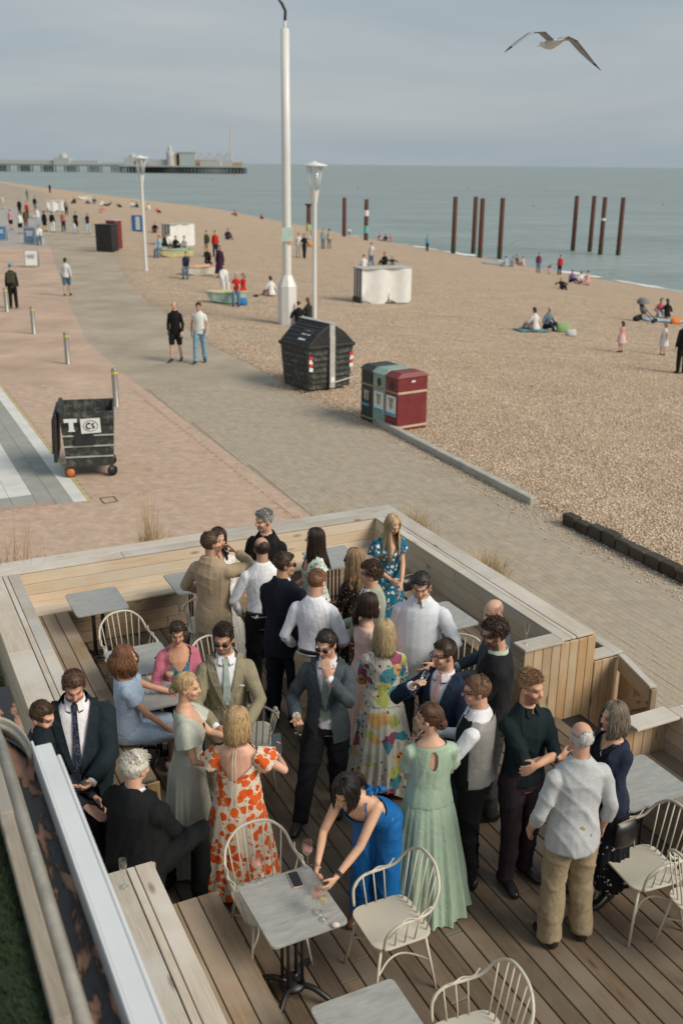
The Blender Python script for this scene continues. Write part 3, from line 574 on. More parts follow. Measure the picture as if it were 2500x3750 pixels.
# ================================================================== people
Q = []                                                     # meshes waiting for their one evaluation
def queue(name, mb, parent, mat, voxel, smooth=3, post=None):
    me = mb.mesh(name); me.materials.append(mat); o = bpy.data.objects.new(name, me); link(o, parent)
    r = o.modifiers.new('r', 'REMESH'); r.mode = 'VOXEL'; r.voxel_size = voxel; r.use_smooth_shade = True
    if smooth: sm = o.modifiers.new('s', 'SMOOTH'); sm.factor = .5; sm.iterations = smooth
    Q.append((o, post)); return o
def flush():
    dg = bpy.context.evaluated_depsgraph_get()
    for o, post in Q:
        me = bpy.data.meshes.new_from_object(o.evaluated_get(dg)); old = o.data; o.modifiers.clear(); n = len(me.vertices)
        V = np.empty(n * 3); me.vertices.foreach_get('co', V); V = V.reshape(-1, 3); N = np.empty(n * 3); me.vertices.foreach_get('normal', N); N = N.reshape(-1, 3)
        V2, keep, col = post(V, N) if post else (V, None, None)
        if keep is not None and not keep.all():
            k = len(me.polygons); ls = np.empty(k, np.int32); lt = np.empty(k, np.int32); me.polygons.foreach_get('loop_start', ls); me.polygons.foreach_get('loop_total', lt); vi = np.empty(len(me.loops), np.int32); me.loops.foreach_get('vertex_index', vi)
            qd = lt == 4; F = vi[ls[qd][:, None] + np.arange(4)[None]]; F = F[keep[F].all(1)]; used = np.unique(F); mp = np.full(n, -1, np.int32); mp[used] = np.arange(len(used)); F = mp[F]; V2 = V2[used]
            if col is not None: col = col[used]
            m2 = bpy.data.meshes.new(o.name); m2.vertices.add(len(V2)); m2.vertices.foreach_set('co', np.ascontiguousarray(V2).ravel()); m2.loops.add(F.size); m2.loops.foreach_set('vertex_index', F.ravel().astype(np.int32)); m2.polygons.add(len(F)); m2.polygons.foreach_set('loop_start', np.arange(0, F.size, 4, dtype=np.int32)); m2.update(calc_edges=True); m2.materials.append(old.materials[0]); bpy.data.meshes.remove(me); me = m2
        else: me.vertices.foreach_set('co', np.ascontiguousarray(V2).ravel()); me.update()
        if col is not None: setcol(me, col)
        me.shade_smooth(); o.data = me; bpy.data.meshes.remove(old)
    Q.clear()
def folds(V, seed, amp, lam=.11, vert=.45):
    """soft creases, always outwards: a few coherent wave trains bent by slow noise, fading in and out"""
    r = np.random.default_rng(seed); out = 0
    for i in range(4):
        d = r.normal(0, 1, 3); d[2] = d[2] * vert + .15; d /= np.linalg.norm(d); l = lam * r.uniform(.8, 1.9); w = V @ d * (2 * math.pi / l) + 1.6 * np.sin(V @ r.normal(0, 4, 3) + r.uniform(0, 6)) + .6 * np.sin(V @ r.normal(0, 14, 3))
        m = np.clip(.5 + .9 * np.sin(V @ r.normal(0, 7, 3) + r.uniform(0, 6)), 0, 1); out = out + m * (1 - np.abs(np.sin(w * .5 + r.uniform(0, 6)))) ** 2.2
    return out * amp * .8
def mat_cloth(name, c, rough=.85, var=.10, weave=220., bump=.25, sheen=.0, spec=.2):
    M = Mat(name, c, rough, 0, spec); v = M.coord(); w = M.noise(v, 14, 5, .6); M.set(Base_Color=M.ramp(w, [(.3, tuple(x * (1 - var) for x in c)), (.7, tuple(min(1, x * (1 + var)) for x in c))]))
    cr = M.noise(M.n('ShaderNodeMapping', {'Vector': v, 'Scale': (1, 1, .45)}).outputs[0], 5.5, 3, .5, 1.6); crease = M.math('POWER', M.math('ABSOLUTE', M.math('SUBTRACT', cr, .5)), .6); cr2 = M.noise(M.n('ShaderNodeMapping', {'Vector': v, 'Scale': (1, .8, 1.3), 'Rotation': (.5, .3, 0)}).outputs[0], 11, 2, .5, 1.2); crease2 = M.math('POWER', M.math('ABSOLUTE', M.math('SUBTRACT', cr2, .5)), .7)
    h = M.math('ADD', M.math('ADD', M.math('MULTIPLY', crease, 2.2), M.math('MULTIPLY', crease2, 1.0)), M.math('MULTIPLY', M.noise(v, weave, 2), .12)); M.bump(h, bump * 1.1, .016)
    if sheen: M.b.inputs['Sheen Weight'].default_value = sheen
    return M.m
def mat_print(name, base, layers, rough=.85, bump=.2):
    """printed cloth: layers of (scale, radius, colour, share of cells, wobble)"""
    M = Mat(name, base, rough, 0, .2); v0 = M.coord(); c = base
    for i, (sc, rad, colr, share, wob) in enumerate(layers):
        off = M.n('ShaderNodeVectorMath', {0: v0, 1: (3.7 * i, 1.9 * i, 5.3 * i)}, operation='ADD').outputs[0]; nz_ = M.n('ShaderNodeTexNoise', {'Vector': off, 'Scale': sc * 1.6, 'Detail': 3.}).outputs['Color']
        d = M.n('ShaderNodeVectorMath', {0: nz_, 1: (wob / sc * 2,) * 3}, operation='MULTIPLY').outputs[0]; vv = M.n('ShaderNodeVectorMath', {0: off, 1: d}, operation='ADD').outputs[0]
        vo = M.n('ShaderNodeTexVoronoi', {'Vector': vv, 'Scale': sc}); inside = M.math('LESS_THAN', vo.outputs['Distance'], rad); cell = M.n('ShaderNodeSeparateColor', {'Color': vo.outputs['Color']}).outputs[i % 3]
        c = M.mix(M.math('MULTIPLY', inside, M.math('LESS_THAN', cell, share)), c, colr)
    M.set(Base_Color=c); M.bump(M.noise(v0, 9, 3, .5, 1.), bump, .010); return M.m
def mat_skin():
    M = Mat('skin', (.6, .4, .3), .52, 0, .35); a = M.n('ShaderNodeAttribute', attribute_name='Col').outputs['Color']; n = M.noise(M.coord(), 30, 4, .6); M.set(Base_Color=M.mix(1., a, M.ramp(n, [(.3, (.90, .86, .85)), (.7, (1.06, 1.03, 1.02))]), 'MULTIPLY'))
    M.b.inputs['Subsurface Weight'].default_value = .0; return M.m
M_['skin'] = mat_skin(); _mc = {}
def cl(c, kind='cloth'):
    key = (tuple(round(x, 3) for x in c), kind)
    if key not in _mc:
        nm = 'cloth_%d' % len(_mc)
        _mc[key] = mat_cloth(nm, c) if kind == 'cloth' else mat_cloth(nm, c, .45, .05, 90, .2, 0, .4) if kind == 'satin' else mat_plain(nm, c, .35, .1) if kind == 'leather' else mat_hair(nm, c)
    return _mc[key]
def mat_hair(name, c):
    M = Mat(name, c, .5, 0, .4); v = M.coord(); n = M.noise(M.n('ShaderNodeMapping', {'Vector': v, 'Scale': (60, 60, 7)}).outputs[0], 1.6, 4, .65, .5); b = M.noise(v, 9, 3)
    cc = M.ramp(n, [(.28, tuple(x * .38 for x in c)), (.5, c), (.75, tuple(min(1, x * 1.55) for x in c))]); M.set(Base_Color=M.mix(M.ramp(b, [(.3, (0,) * 3), (.8, (.45,) * 3)]), cc, tuple(x * .55 for x in c))); M.bump(n, .5, .006); return M.m
PROF = {'m': np.array([(.78, .158, .112, -.004), (.90, .168, .120, -.008), (.98, .160, .113, -.002), (1.08, .150, .106, .004), (1.20, .158, .112, .006), (1.30, .170, .116, .002), (1.37, .174, .106, -.006), (1.415, .150, .092, -.010), (1.455, .108, .078, -.012), (1.49, .070, .066, -.008), (1.53, .058, .060, 0)]),
        'f': np.array([(.78, .168, .120, -.012), (.90, .176, .126, -.016), (.98, .158, .112, -.006), (1.08, .128, .096, .002), (1.16, .134, .102, .010), (1.27, .152, .124, .022), (1.35, .156, .104, .004), (1.40, .142, .084, -.010), (1.445, .096, .070, -.012), (1.48, .060, .057, -.008), (1.53, .048, .052, 0)])}
def rot(ax, d): return np.array(Matrix.Rotation(R(d), 3, ax))
class Fig: pass
ARM = {'down': (.235, .04, .83), 'pocket': (.20, .10, .90), 'hold': (.10, .34, 1.16), 'hold_low': (.10, .32, 1.02), 'front': (.02, .30, 1.04), 'cross': (-.10, .24, 1.20), 'back': (.08, -.18, .92), 'lap': (.10, .36, .95)}
def unit(v): v = np.asarray(v, float); return v / (np.linalg.norm(v) + 1e-9)
def person(label, top=None, base=None, H=1.75, yaw=-90, sex='m', fat=0., look=None, pitch=8, roll=0, lean=0, side=0, aR='down', aL='down', eR=None, eL=None, hR=None, hL=None, sit=None, feet=None, knees=None,
           hair=('short', (.05, .03, .02)), skin=(.58, .37, .27), beard=None, wear=(), lod=0, group=None, seed=None, z0=None, cat='person', legs=None, kneel=None):
    """top: picture point of the crown and its height above the ground; base: place on the ground"""
    f = Fig(); s = H / 1.75; f.s = s; f.sex = sex; seed = seed if seed is not None else (hash(label) & 0xffff if False else sum(ord(c) * (i + 1) for i, c in enumerate(label)) & 0xffff); rg = np.random.default_rng(seed)
    gz = DZ if z0 is None else z0; dz = 0. if sit is None else sit - .80 * s
    Mt = np.eye(4); Mt[:3, :3] = rot('Y', side) @ rot('X', -lean); pv = np.array([0, 0, .93 * s]); Mt[:3, 3] = pv - Mt[:3, :3] @ pv + np.array([0, 0, dz]); f.M = Mt; f.Mi = np.linalg.inv(Mt)
    T = lambda p: (Mt[:3, :3] @ (np.asarray(p, float) * s) + Mt[:3, 3]); f.T = T; f.dz = dz
    sh = .163 if sex == 'm' else .145; sh += fat * .35
    pr = PROF[sex].copy(); pr[:, 1] *= .93; pr[:, 2] *= .96; bel = np.exp(-((pr[:, 0] - 1.06) / .16) ** 2); pr[:, 1] += fat * (.25 + .75 * bel) * (pr[:, 0] < 1.45); pr[:, 2] += fat * (.2 + .9 * bel) * (pr[:, 0] < 1.45); pr[:, 3] += fat * .45 * bel; f.pr = pr
    hp = T((0, -.012, 1.515)); ly = 0 if look is None else (look - yaw + 180) % 360 - 180; ly = max(-80, min(80, ly))
    Rh = rot('Z', ly) @ rot('Y', roll) @ rot('X', -pitch - lean * .35); f.Hc = hp + Rh @ (np.array([0, .022, .126]) * s); f.Rh = Rh; HS = .93; HT = lambda p: f.Hc + Rh @ (np.asarray(p, float) * s * HS); f.HT = HT
    l1, l2 = .295 * s, .255 * s; f.arm = {}
    for sd, aa, ee, hh in ((1, aR, eR, hR), (-1, aL, eL, hL)):
        S = T((sd * (sh - .006), -.008, 1.375)); tg = np.array(ARM[aa] if isinstance(aa, str) else aa, float) * s
        if isinstance(aa, str): tg[0] *= sd
        if isinstance(aa, str) and aa in ('down', 'pocket'): tg[0] += sd * fat * .6
        tg = tg + np.array([0, 0, dz]); d = tg - S; L_ = np.linalg.norm(d)
        if L_ > (l1 + l2) * .995: tg = S + d / L_ * (l1 + l2) * .995; d = tg - S; L_ = np.linalg.norm(d)
        L_ = max(L_, abs(l1 - l2) + .08); dn = unit(d); h = unit(np.array(ee, float) * 1. if ee is not None else np.array([sd * .55, -.75, -.35])); h = unit(h - dn * (h @ dn)); ca = (l1 * l1 + L_ * L_ - l2 * l2) / (2 * l1 * L_); ca = max(-1, min(1, ca)); E = S + dn * l1 * ca + h * l1 * math.sqrt(1 - ca * ca); f.arm[sd] = (S, E, tg, hh or {})
    f.leg = {}
    for sd in (1, -1):
        hip = np.array([sd * .088, -.005, .90]) * s + np.array([0, 0, dz]); 
        if legs and sd in legs: kn, an = np.array(legs[sd][0], float), np.array(legs[sd][1], float)
        elif sit is not None: kn = np.array([sd * .11, .41, 0]) * s + np.array([0, 0, sit + .06]); an = np.array([sd * .11, .40, 0]) * s + np.array([0, 0, .085])
        else:
            ft = (feet or {1: (.105, .02), -1: (-.105, -.02)})[sd]; an = np.array([ft[0], ft[1], .085]) * s; mid = (hip + an) / 2; kn = mid + np.array([0, .03 + .02 * abs(ft[1] - .0), 0.0]) * s
        f.leg[sd] = (hip, kn, an)
    # root
    if base is None: P0 = G(top[0], top[1], gz + top[2]); off = rot('Z', yaw - 90) @ f.Hc; bx = Vector((P0.x - off[0], P0.y - off[1], gz))
    else: bx = Vector((base[0], base[1], base[2] if len(base) > 2 else gz))
    root = empty('person', bx, R(yaw - 90), label, cat, group); f.root = root; f.base = bx; f.yaw = yaw; f.skin = np.array(skin) * np.array([1.0, .94, .86])
    f.world = lambda p: bx + Vector(rot('Z', yaw - 90) @ np.asarray(p, float))
    VX = .0085 if lod == 0 else .022 if lod == 1 else .03; f.lod = lod; f.VX = VX; sm = 2 if lod == 0 else 1
    # ------------- body
    B = MB(); wn_ = [w[0] for w in wear]; bare_leg = not any(w in ('trousers', 'skirt', 'longskirt') for w in wn_) or any(w[0] == 'skirt' and w[2].get('bare') for w in wear) or any(w[0] == 'trousers' and w[2].get('len', 1) < .9 for w in wear if len(w) > 2)
    zz = np.array([.82, .90, .98, 1.08, 1.16, 1.25, 1.33, 1.40, 1.44, 1.475, 1.505]); rings = [np.interp(zz, pr[:, 0], pr[:, i]) for i in (1, 2, 3)]
    B.tube([T((0, rings[2][i], z)) for i, z in enumerate(zz)], [(rings[0][i] * s, rings[1][i] * s) for i in range(len(zz))], 16, ref=Mt[:3, 0])
    for sd in (1, -1):
        S, E, Wp, hh = f.arm[sd]; m_ = .92 if sex == 'm' else .82; m_ += fat * 1.2
        B.ball(S + np.array([0, 0, -.008 * s]), .054 * s * m_); B.tube([S, S * .55 + E * .45, E, E * .6 + Wp * .4, Wp], [.053 * s * m_, .047 * s * m_, .038 * s * m_, .037 * s * m_, .0255 * s * min(m_, 1.)], 10)
        if lod < 2: hand(B, f, sd, E, Wp, hh, s * (1. if sex == 'm' else .92), lod)
        else: B.ball(Wp + unit(Wp - E) * .06, .035)
        if bare_leg: hip, kn, an = f.leg[sd]; B.tube([hip, hip * .5 + kn * .5, kn, kn * .6 + an * .4, an], [.082 * s, .070 * s, .051 * s, .050 * s, .033 * s], 12); ft = np.array([0, 1, 0]); B.ball(an + np.array([0, .05, -.045]), (.036, .10, .032))
    nb = T((0, -.012, 1.45)); B.tube([nb, hp, HT((0, -.018, -.02))], [(.060 if sex == 'm' else .050) * s, (.055 if sex == 'm' else .045) * s, .055 * s], 12)
    hh_ = lambda c, r: B.ball(HT(c), np.array(r) * s * HS, 14, Rh)
    hh_((0, -.014, .030), (.0745, .094, .085)); hh_((0, .022, -.030), (.060, .070, .084)); hh_((0, .052, -.088), (.034, .034, .028)); hh_((0, .030, -.065), (.052, .05, .042))
    if lod == 0:
        B.tube([HT((0, .082, .018)), HT((0, .096, -.010)), HT((0, .105, -.034))], [.009 * s, .012 * s, .0165 * s], 8); hh_((0, .074, .024), (.048, .020, .012)); hh_((0, .081, -.064), (.024, .013, .011))
        for sd in (1, -1): hh_((sd * .077, -.010, -.012), (.012, .021, .033)); hh_((sd * .036, .060, -.030), (.027, .028, .024))
    def paint(V, N):
        C = np.repeat(f.skin[None], len(V), 0); q = (V - f.Hc) @ Rh / (s * HS); x, y, z = q.T; inh = (np.abs(x) < .1) & (np.abs(z) < .14) & (np.abs(y) < .13); fr = inh & (y > .03)
        C *= (1 + .05 * np.sin(V @ np.array([31., 27, 19]))[:, None]); dark = np.array(hair[1]) * .8 if hair else np.array([.1, .07, .05])
        def mixin(m, c, k): C[m] = C[m] * (1 - k) + np.asarray(c) * k
        if lod == 0:
            mixin(fr & (((np.abs(x) - .034) / .026) ** 2 + ((z + .028) / .024) ** 2 < 1), f.skin * np.array([1.08, .78, .74]), .45); mixin(fr & (np.abs(x) < .02) & (z < -.015) & (z > -.048) & (y > .09), f.skin * np.array([1.08, .8, .76]), .5)
            mixin(fr & ((x / .026) ** 2 + ((z + .066) / .010) ** 2 < 1), (.42, .16, .13) if sex == 'm' else (.50, .13, .12), .75); mixin(fr & (((np.abs(x) - .032) / .018) ** 2 + ((z - .004) / .0085) ** 2 < 1), (.06, .045, .04), .85); mixin(fr & (((np.abs(x) - .033) / .025) ** 2 + ((z - .0265) / .0065) ** 2 < 1), dark, .75)
            mixin(inh & (np.abs(x) > .069) & (np.abs(y + .01) < .03), f.skin * np.array([1.05, .78, .72]), .5)
        if beard: mixin(inh & (y > -.005) & (z < -.030 - .0 * y) & (np.abs(x) < .08) & ~((np.abs(x) < .024) & (np.abs(z + .066) < .009)) & ~((z > -.05) & (np.abs(x) < .05) & ~((np.abs(x) < .03) & (z < -.040))), beard[0], beard[1])
        if hair and hair[0] in ('stubble', 'fade', 'balding'): mixin(inh & (y < .02) & (z > -.05) & (z < .07), dark, .5)
        return V, None, C
    queue('body', B, root, M_['skin'], VX, sm, paint)
    if hair and hair[0] not in ('none', 'stubble'): make_hair(f, hair, rg)
    for w in wear: globals()['w_' + w[0]](f, w[1], **(w[2] if len(w) > 2 else {}))
    return f
def hand(B, f, sd, E, W, o, s, lod):
    d = unit(np.asarray(o['dir'], float)) if 'dir' in o else unit(W - E); n = np.asarray(o.get('palm', (-sd * .9, .15, -.35)), float); n = unit(n - d * (n @ d)); l = np.cross(d, n) * -sd * 1.0
    th = o.get('thumb'); l = unit(l)
    if th is None:
        if l[1] + .4 * l[2] < 0: l = -l
    elif l @ np.asarray(th, float) < 0: l = -l
    c = o.get('curl', 35); B.tube([W - d * .012 * s, W + d * .035 * s, W + d * .085 * s], [(.024 * s, .018 * s), (.038 * s, .017 * s), (.042 * s, .013 * s)], 10, ref=l)
    if lod: B.tube([W + d * .08 * s, W + d * .14 * s + n * .03 * s], [(.038 * s, .012 * s), (.025 * s, .01 * s)], 8, ref=l); return
    for i, (q, ln) in enumerate(((.033, .92), (.0115, 1.03), (-.0105, .96), (-.031, .76))):
        p0 = W + d * .080 * s + l * q * s; c1 = R(c * .6); c2 = R(c * 1.5); c3 = R(c * 2.2); P = [p0]; 
        for a_, L_ in ((c1, .040), (c2, .027), (c3, .020)): P.append(P[-1] + (d * math.cos(a_) + n * math.sin(a_) + l * q * 1.2) * L_ * ln * s)
        B.tube(P, [.0102 * s, .0098 * s, .009 * s, .0075 * s], 7)
    p0 = W + d * .022 * s + l * .026 * s; P = [p0, p0 + (d * .55 + l * .6 + n * .35) * .042 * s]; P.append(P[-1] + (d * .85 + l * .15 + n * .55) * .030 * s); P.append(P[-1] + (d * .8 - l * .1 + n * .6) * .022 * s); B.tube(P, [.014 * s, .0115 * s, .0102 * s, .008 * s], 7)
    f.grip = getattr(f, 'grip', {}); f.grip[sd] = W + d * .085 * s + n * .028 * s
# ------------------------------------------------------------------ garments
def torso_rings(f, z0, z1, infl, flare=0.):
    zz = np.linspace(z0, z1, 14); pr = f.pr; hw, hd, yo = (np.interp(zz, pr[:, 0], pr[:, i]) for i in (1, 2, 3)); fl = flare * np.clip((1.05 - zz) / .3, 0, 1)
    return [f.T((0, yo[i], z)) for i, z in enumerate(zz)], [((hw[i] + infl + fl[i]) * f.s, (hd[i] + infl + fl[i]) * f.s) for i in range(len(zz))]
def tl(f, V): return (V @ f.Mi[:3, :3].T + f.Mi[:3, 3]) / f.s
def surf_y(f, x, z, infl, front=1):
    pr = f.pr; hw, hd, yo = (float(np.interp(z, pr[:, 0], pr[:, i])) for i in (1, 2, 3)); hw += infl; hd += infl; return yo + front * hd * math.sqrt(max(.02, 1 - (x / hw) ** 2))
def sleeve(B, f, sd, infl, upto, end=None):
    S, E, W, _ = f.arm[sd]; s = f.s; m_ = (.92 if f.sex == 'm' else .82); r0, r1, r2 = (.053 * m_ + infl * .85) * s, (.039 * m_ + infl * .9) * s, (.0255 + infl * (end if end else .9)) * s; fatx = max(0, (f.pr[3][1] - PROF[f.sex][3][1])) * .5; r0 += fatx * .4; r1 += fatx * .3
    B.ball(S + np.array([0, 0, -.010 * s]), (.052 * m_ + infl * .85) * s)
    if upto <= 1: e = S + (E - S) * upto; B.tube([S, (S + e) / 2, e], [r0, r0 * .6 + r1 * .4, r0 + (r1 - r0) * upto + (end or 0) * .01], 12)
    else: e = E + (W - E) * (upto - 1); B.tube([S, S * .5 + E * .5, E, E * .5 + e * .5, e], [r0, (r0 + r1) / 2, r1, (r1 + r2) / 2 + .002, r2], 12)
def w_top(f, mat, infl=.012, z0=.86, z1=1.50, sl=1.93, amp=.009, cut=None, name='shirt', flare=.008, end=None, lam=.11, open_v=None, sls=None, vox=None):
    B = MB(); p, r = torso_rings(f, z0, z1, infl, flare); B.tube(p, r, 18, ref=f.M[:3, 0])
    for sd in (1, -1):
        u = sl if sls is None else sls[sd]
        if u: sleeve(B, f, sd, infl, u, end)
    if sit_like(f) and z0 < .9: pass
    sd_ = int(abs(f.base.x * 977 + f.base.y * 331)) & 0xffff
    def post(V, N):
        V2 = V + N * folds(V, sd_, amp * f.s, lam)[:, None] if f.lod == 0 and amp else V; q = tl(f, V); keep = None
        if open_v is not None:
            zv, w0, wl = open_v; x, y, z = q.T; half = np.where(z > zv, .006 + (z - zv) / (1.50 - zv) * w0, wl + (zv - z) * (.10 if wl > .0 else 0.)); keep = ~((y > .015) & (np.abs(x) < half) & ((z > zv) | (wl > 0)) & (np.abs(x) < .2))
            keep &= ~((z > 1.475) & (y > -.03) & (np.abs(x) < .085))
        if cut is not None: k2 = ~cut(*q.T); keep = k2 if keep is None else keep & k2
        return V2, keep, None
    return queue(name, B, f.root, mat, vox or (.0125 if f.lod == 0 else f.VX), 3 if f.lod == 0 else 1, post)
def sit_like(f): return f.dz < -.05
def w_shirt(f, mat, collar=True, **k):
    o = w_top(f, mat, **{**dict(cut=lambda x, y, z: (z > 1.47) & (y > .02) & (np.abs(x) < .045)), **k})
    if collar and f.lod == 0: w_collar(f, mat)
    return o
def w_collar(f, mat, gap=.5, h=.042, r=(.066, .068), cz=1.474, name='collar'):
    B = MB(); n = 22; V = []
    if f.sex == 'f': r = (r[0] * .86, r[1] * .86)
    for i in range(n):
        a = math.pi / 2 + gap / 2 + (2 * math.pi - gap) * i / (n - 1); c, sn = math.cos(a), math.sin(a); drop = .012 * max(0, sn)
        for rr, zz in ((1.16, cz - .012 - drop), (1.02, cz + h - drop * 1.6), (.94, cz + h - drop * 1.6 - .002), (1.0, cz - .02 - drop)): V.append(f.T((c * r[0] * rr, sn * r[1] * rr - .006, zz)))
    F = [(4 * i + k, 4 * i + (k + 1) % 4, 4 * i + 4 + (k + 1) % 4, 4 * i + 4 + k) for i in range(n - 1) for k in range(4)] + [(0, 1, 2, 3), tuple(4 * (n - 1) + k for k in (3, 2, 1, 0))]; B.add(V, F)
    if gap > .4:                                           # the two collar points
        for sx in (1, -1): B.add([f.T((sx * .012, .070, cz + .028)), f.T((sx * .052, .052, cz + .034)), f.T((sx * .060, .080, cz - .024)), f.T((sx * .030, .098, cz - .030))], [(0, 1, 2, 3)])
    return B.build(name, mat, f.root, True)
def w_jacket(f, mat, infl=.020, zv=1.16, w0=.075, wl=0., lapel=True, z0=.77, amp=.010, opened=False, mlap=None):
    w_top(f, mat, infl=infl, z0=z0, z1=1.515, sl=1.90, amp=amp, name='jacket', flare=.018, end=.95, open_v=(zv, w0, wl), lam=.13)
    if f.lod == 0 and lapel:
        for sx in (1, -1):
            B = MB(); V = []; zs = np.linspace(zv, 1.495, 9)
            for z in zs:
                t = (z - zv) / (1.495 - zv); x0 = .004 + t * w0; x1 = x0 + .012 + .052 * min(1, t * 1.6) * (1 if t < .82 else 1 - (t - .82) * 2.2)
                for x, e in ((x0, .008), (x0, .014), (x1, .015), (x1, .006)): V.append(f.T((sx * x, surf_y(f, x, z, infl + e), z)))
            F = [(4 * i + k, 4 * i + (k + 1) % 4, 4 * i + 4 + (k + 1) % 4, 4 * i + 4 + k) for i in range(8) for k in range(4)]; B.add(V, F if sx > 0 else [q[::-1] for q in F]); B.build('lapel', mlap or mat, f.root)
    if f.lod == 0: w_collar(f, mat, gap=2.2, h=.030, r=(.082, .080), cz=1.462, name='jacket_collar')
def w_shirtfront(f, mat, cuffs=True):
    """the shirt seen under a jacket: torso only, collar and cuffs"""
    w_top(f, mat, infl=.012, z0=.90, z1=1.48, sl=0, amp=.003, name='shirt', flare=0)
    if f.lod == 0:
        w_collar(f, mat)
        if cuffs:
            for sd in (1, -1): S, E, W, _ = f.arm[sd]; d = unit(W - E); MB().tube([W - d * .04, W + d * .004], [.036 * f.s, .035 * f.s], 12).build('cuff', mat, f.root, True)
def w_tie(f, mat, z1=1.02, infl=.018, knot=None):
    B = MB(); V = []; zs = np.concatenate([np.linspace(1.492, 1.45, 3), np.linspace(1.44, z1, 9)])
    for i, z in enumerate(zs):
        w = (.020, .024, .017)[i] if i < 3 else .015 + .022 * (i - 3) / 8; y = surf_y(f, 0, min(z, 1.45), infl) if z < 1.45 else surf_y(f, 0, 1.45, infl) - (z - 1.45) * .35
        for x, e in ((-w, 0), (w, 0), (w, .008), (-w, .008)): V.append(f.T((x, y + e + .006, z)))
    n = len(zs); tipz = z1 - .035; y = surf_y(f, 0, tipz, infl); V += [f.T((0, y + .006, tipz)), f.T((0, y + .014, tipz))]
    F = [(4 * i + k, 4 * i + (k + 1) % 4, 4 * i + 4 + (k + 1) % 4, 4 * i + 4 + k) for i in range(n - 1) for k in range(4)] + [(4 * n - 4, 4 * n - 3, 4 * n), (4 * n - 2, 4 * n - 1, 4 * n + 1), (3, 2, 1, 0)]; B.add(V, F); B.build('tie', mat, f.root)
def w_trousers(f, mat, infl=.022, len=1.0, amp=.012, wide=0., top=1.02):
    B = MB(); s = f.s; pr = f.pr; zz = np.array([.83, .88, .94, top]); hw, hd, yo = (np.interp(zz, pr[:, 0], pr[:, i]) for i in (1, 2, 3))
    if sit_like(f): B.tube([f.T((0, yo[i], z)) for i, z in enumerate(zz)], [((hw[i] + .012) * s, (hd[i] + .012) * s) for i in range(4)], 16, ref=f.M[:3, 0])
    else: B.tube([f.T((0, yo[i], z)) for i, z in enumerate(zz)], [((hw[i] + .010) * s, (hd[i] + .010) * s) for i in range(4)], 16, ref=f.M[:3, 0])
    for sd in (1, -1):
        hip, kn, an = f.leg[sd]; an2 = kn + (an - kn) * (len if len >= 1 else 0.0) if len >= .5 else an; an2 = an - np.array([0, 0, .03]) * (len >= 1); rr = [.086 + infl * .6, .078 + infl * .7, .055 + infl + wide * .4, .050 + infl + wide * .7, .042 + infl + wide]
        P = [hip, hip * .5 + kn * .5, kn, kn * .5 + an2 * .5, an2]
        if len < 1: P = P[:3]; P[2] = hip + (kn - hip) * (len * 2 if len < .5 else 1.0); rr = rr[:2] + [.075]
        B.ball(hip, .1 * s); B.tube(P, [r * s for r in rr], 14)
    sd_ = int(abs(f.base.x * 577 + f.base.y * 131)) & 0xffff
    queue('trousers' if len >= 1 else 'shorts', B, f.root, mat, .014 if f.lod == 0 else f.VX, 3 if f.lod == 0 else 1, lambda V, N: (V + N * folds(V, sd_, amp * s, .13, 1.6)[:, None] if f.lod == 0 else V, None, None))
def w_shoes(f, mat, sock=None):
    for sd in (1, -1):
        hip, kn, an = f.leg[sd]; s = f.s; B = MB(); a = R(8) * sd; dr = np.array([math.sin(a), math.cos(a), 0]); o = an - np.array([0, 0, .085 * s]) ; st = lambda t, z: o + dr * t * s + np.array([0, 0, z * s])
        B.tube([st(-.075, .045), st(-.06, .05), st(.02, .052), st(.10, .038), st(.165, .030), st(.19, .026)], [(.022 * s, .03 * s), (.036 * s, .048 * s), (.040 * s, .050 * s), (.045 * s, .036 * s), (.036 * s, .026 * s), (.016 * s, .016 * s)], 12, ref=(dr[1], -dr[0], 0)); B.tube([an - np.array([0, 0, .03 * s]), an + np.array([0, 0, .02 * s])], [.044 * s, .042 * s], 10)
        B.build('shoe', mat, f.root, True)
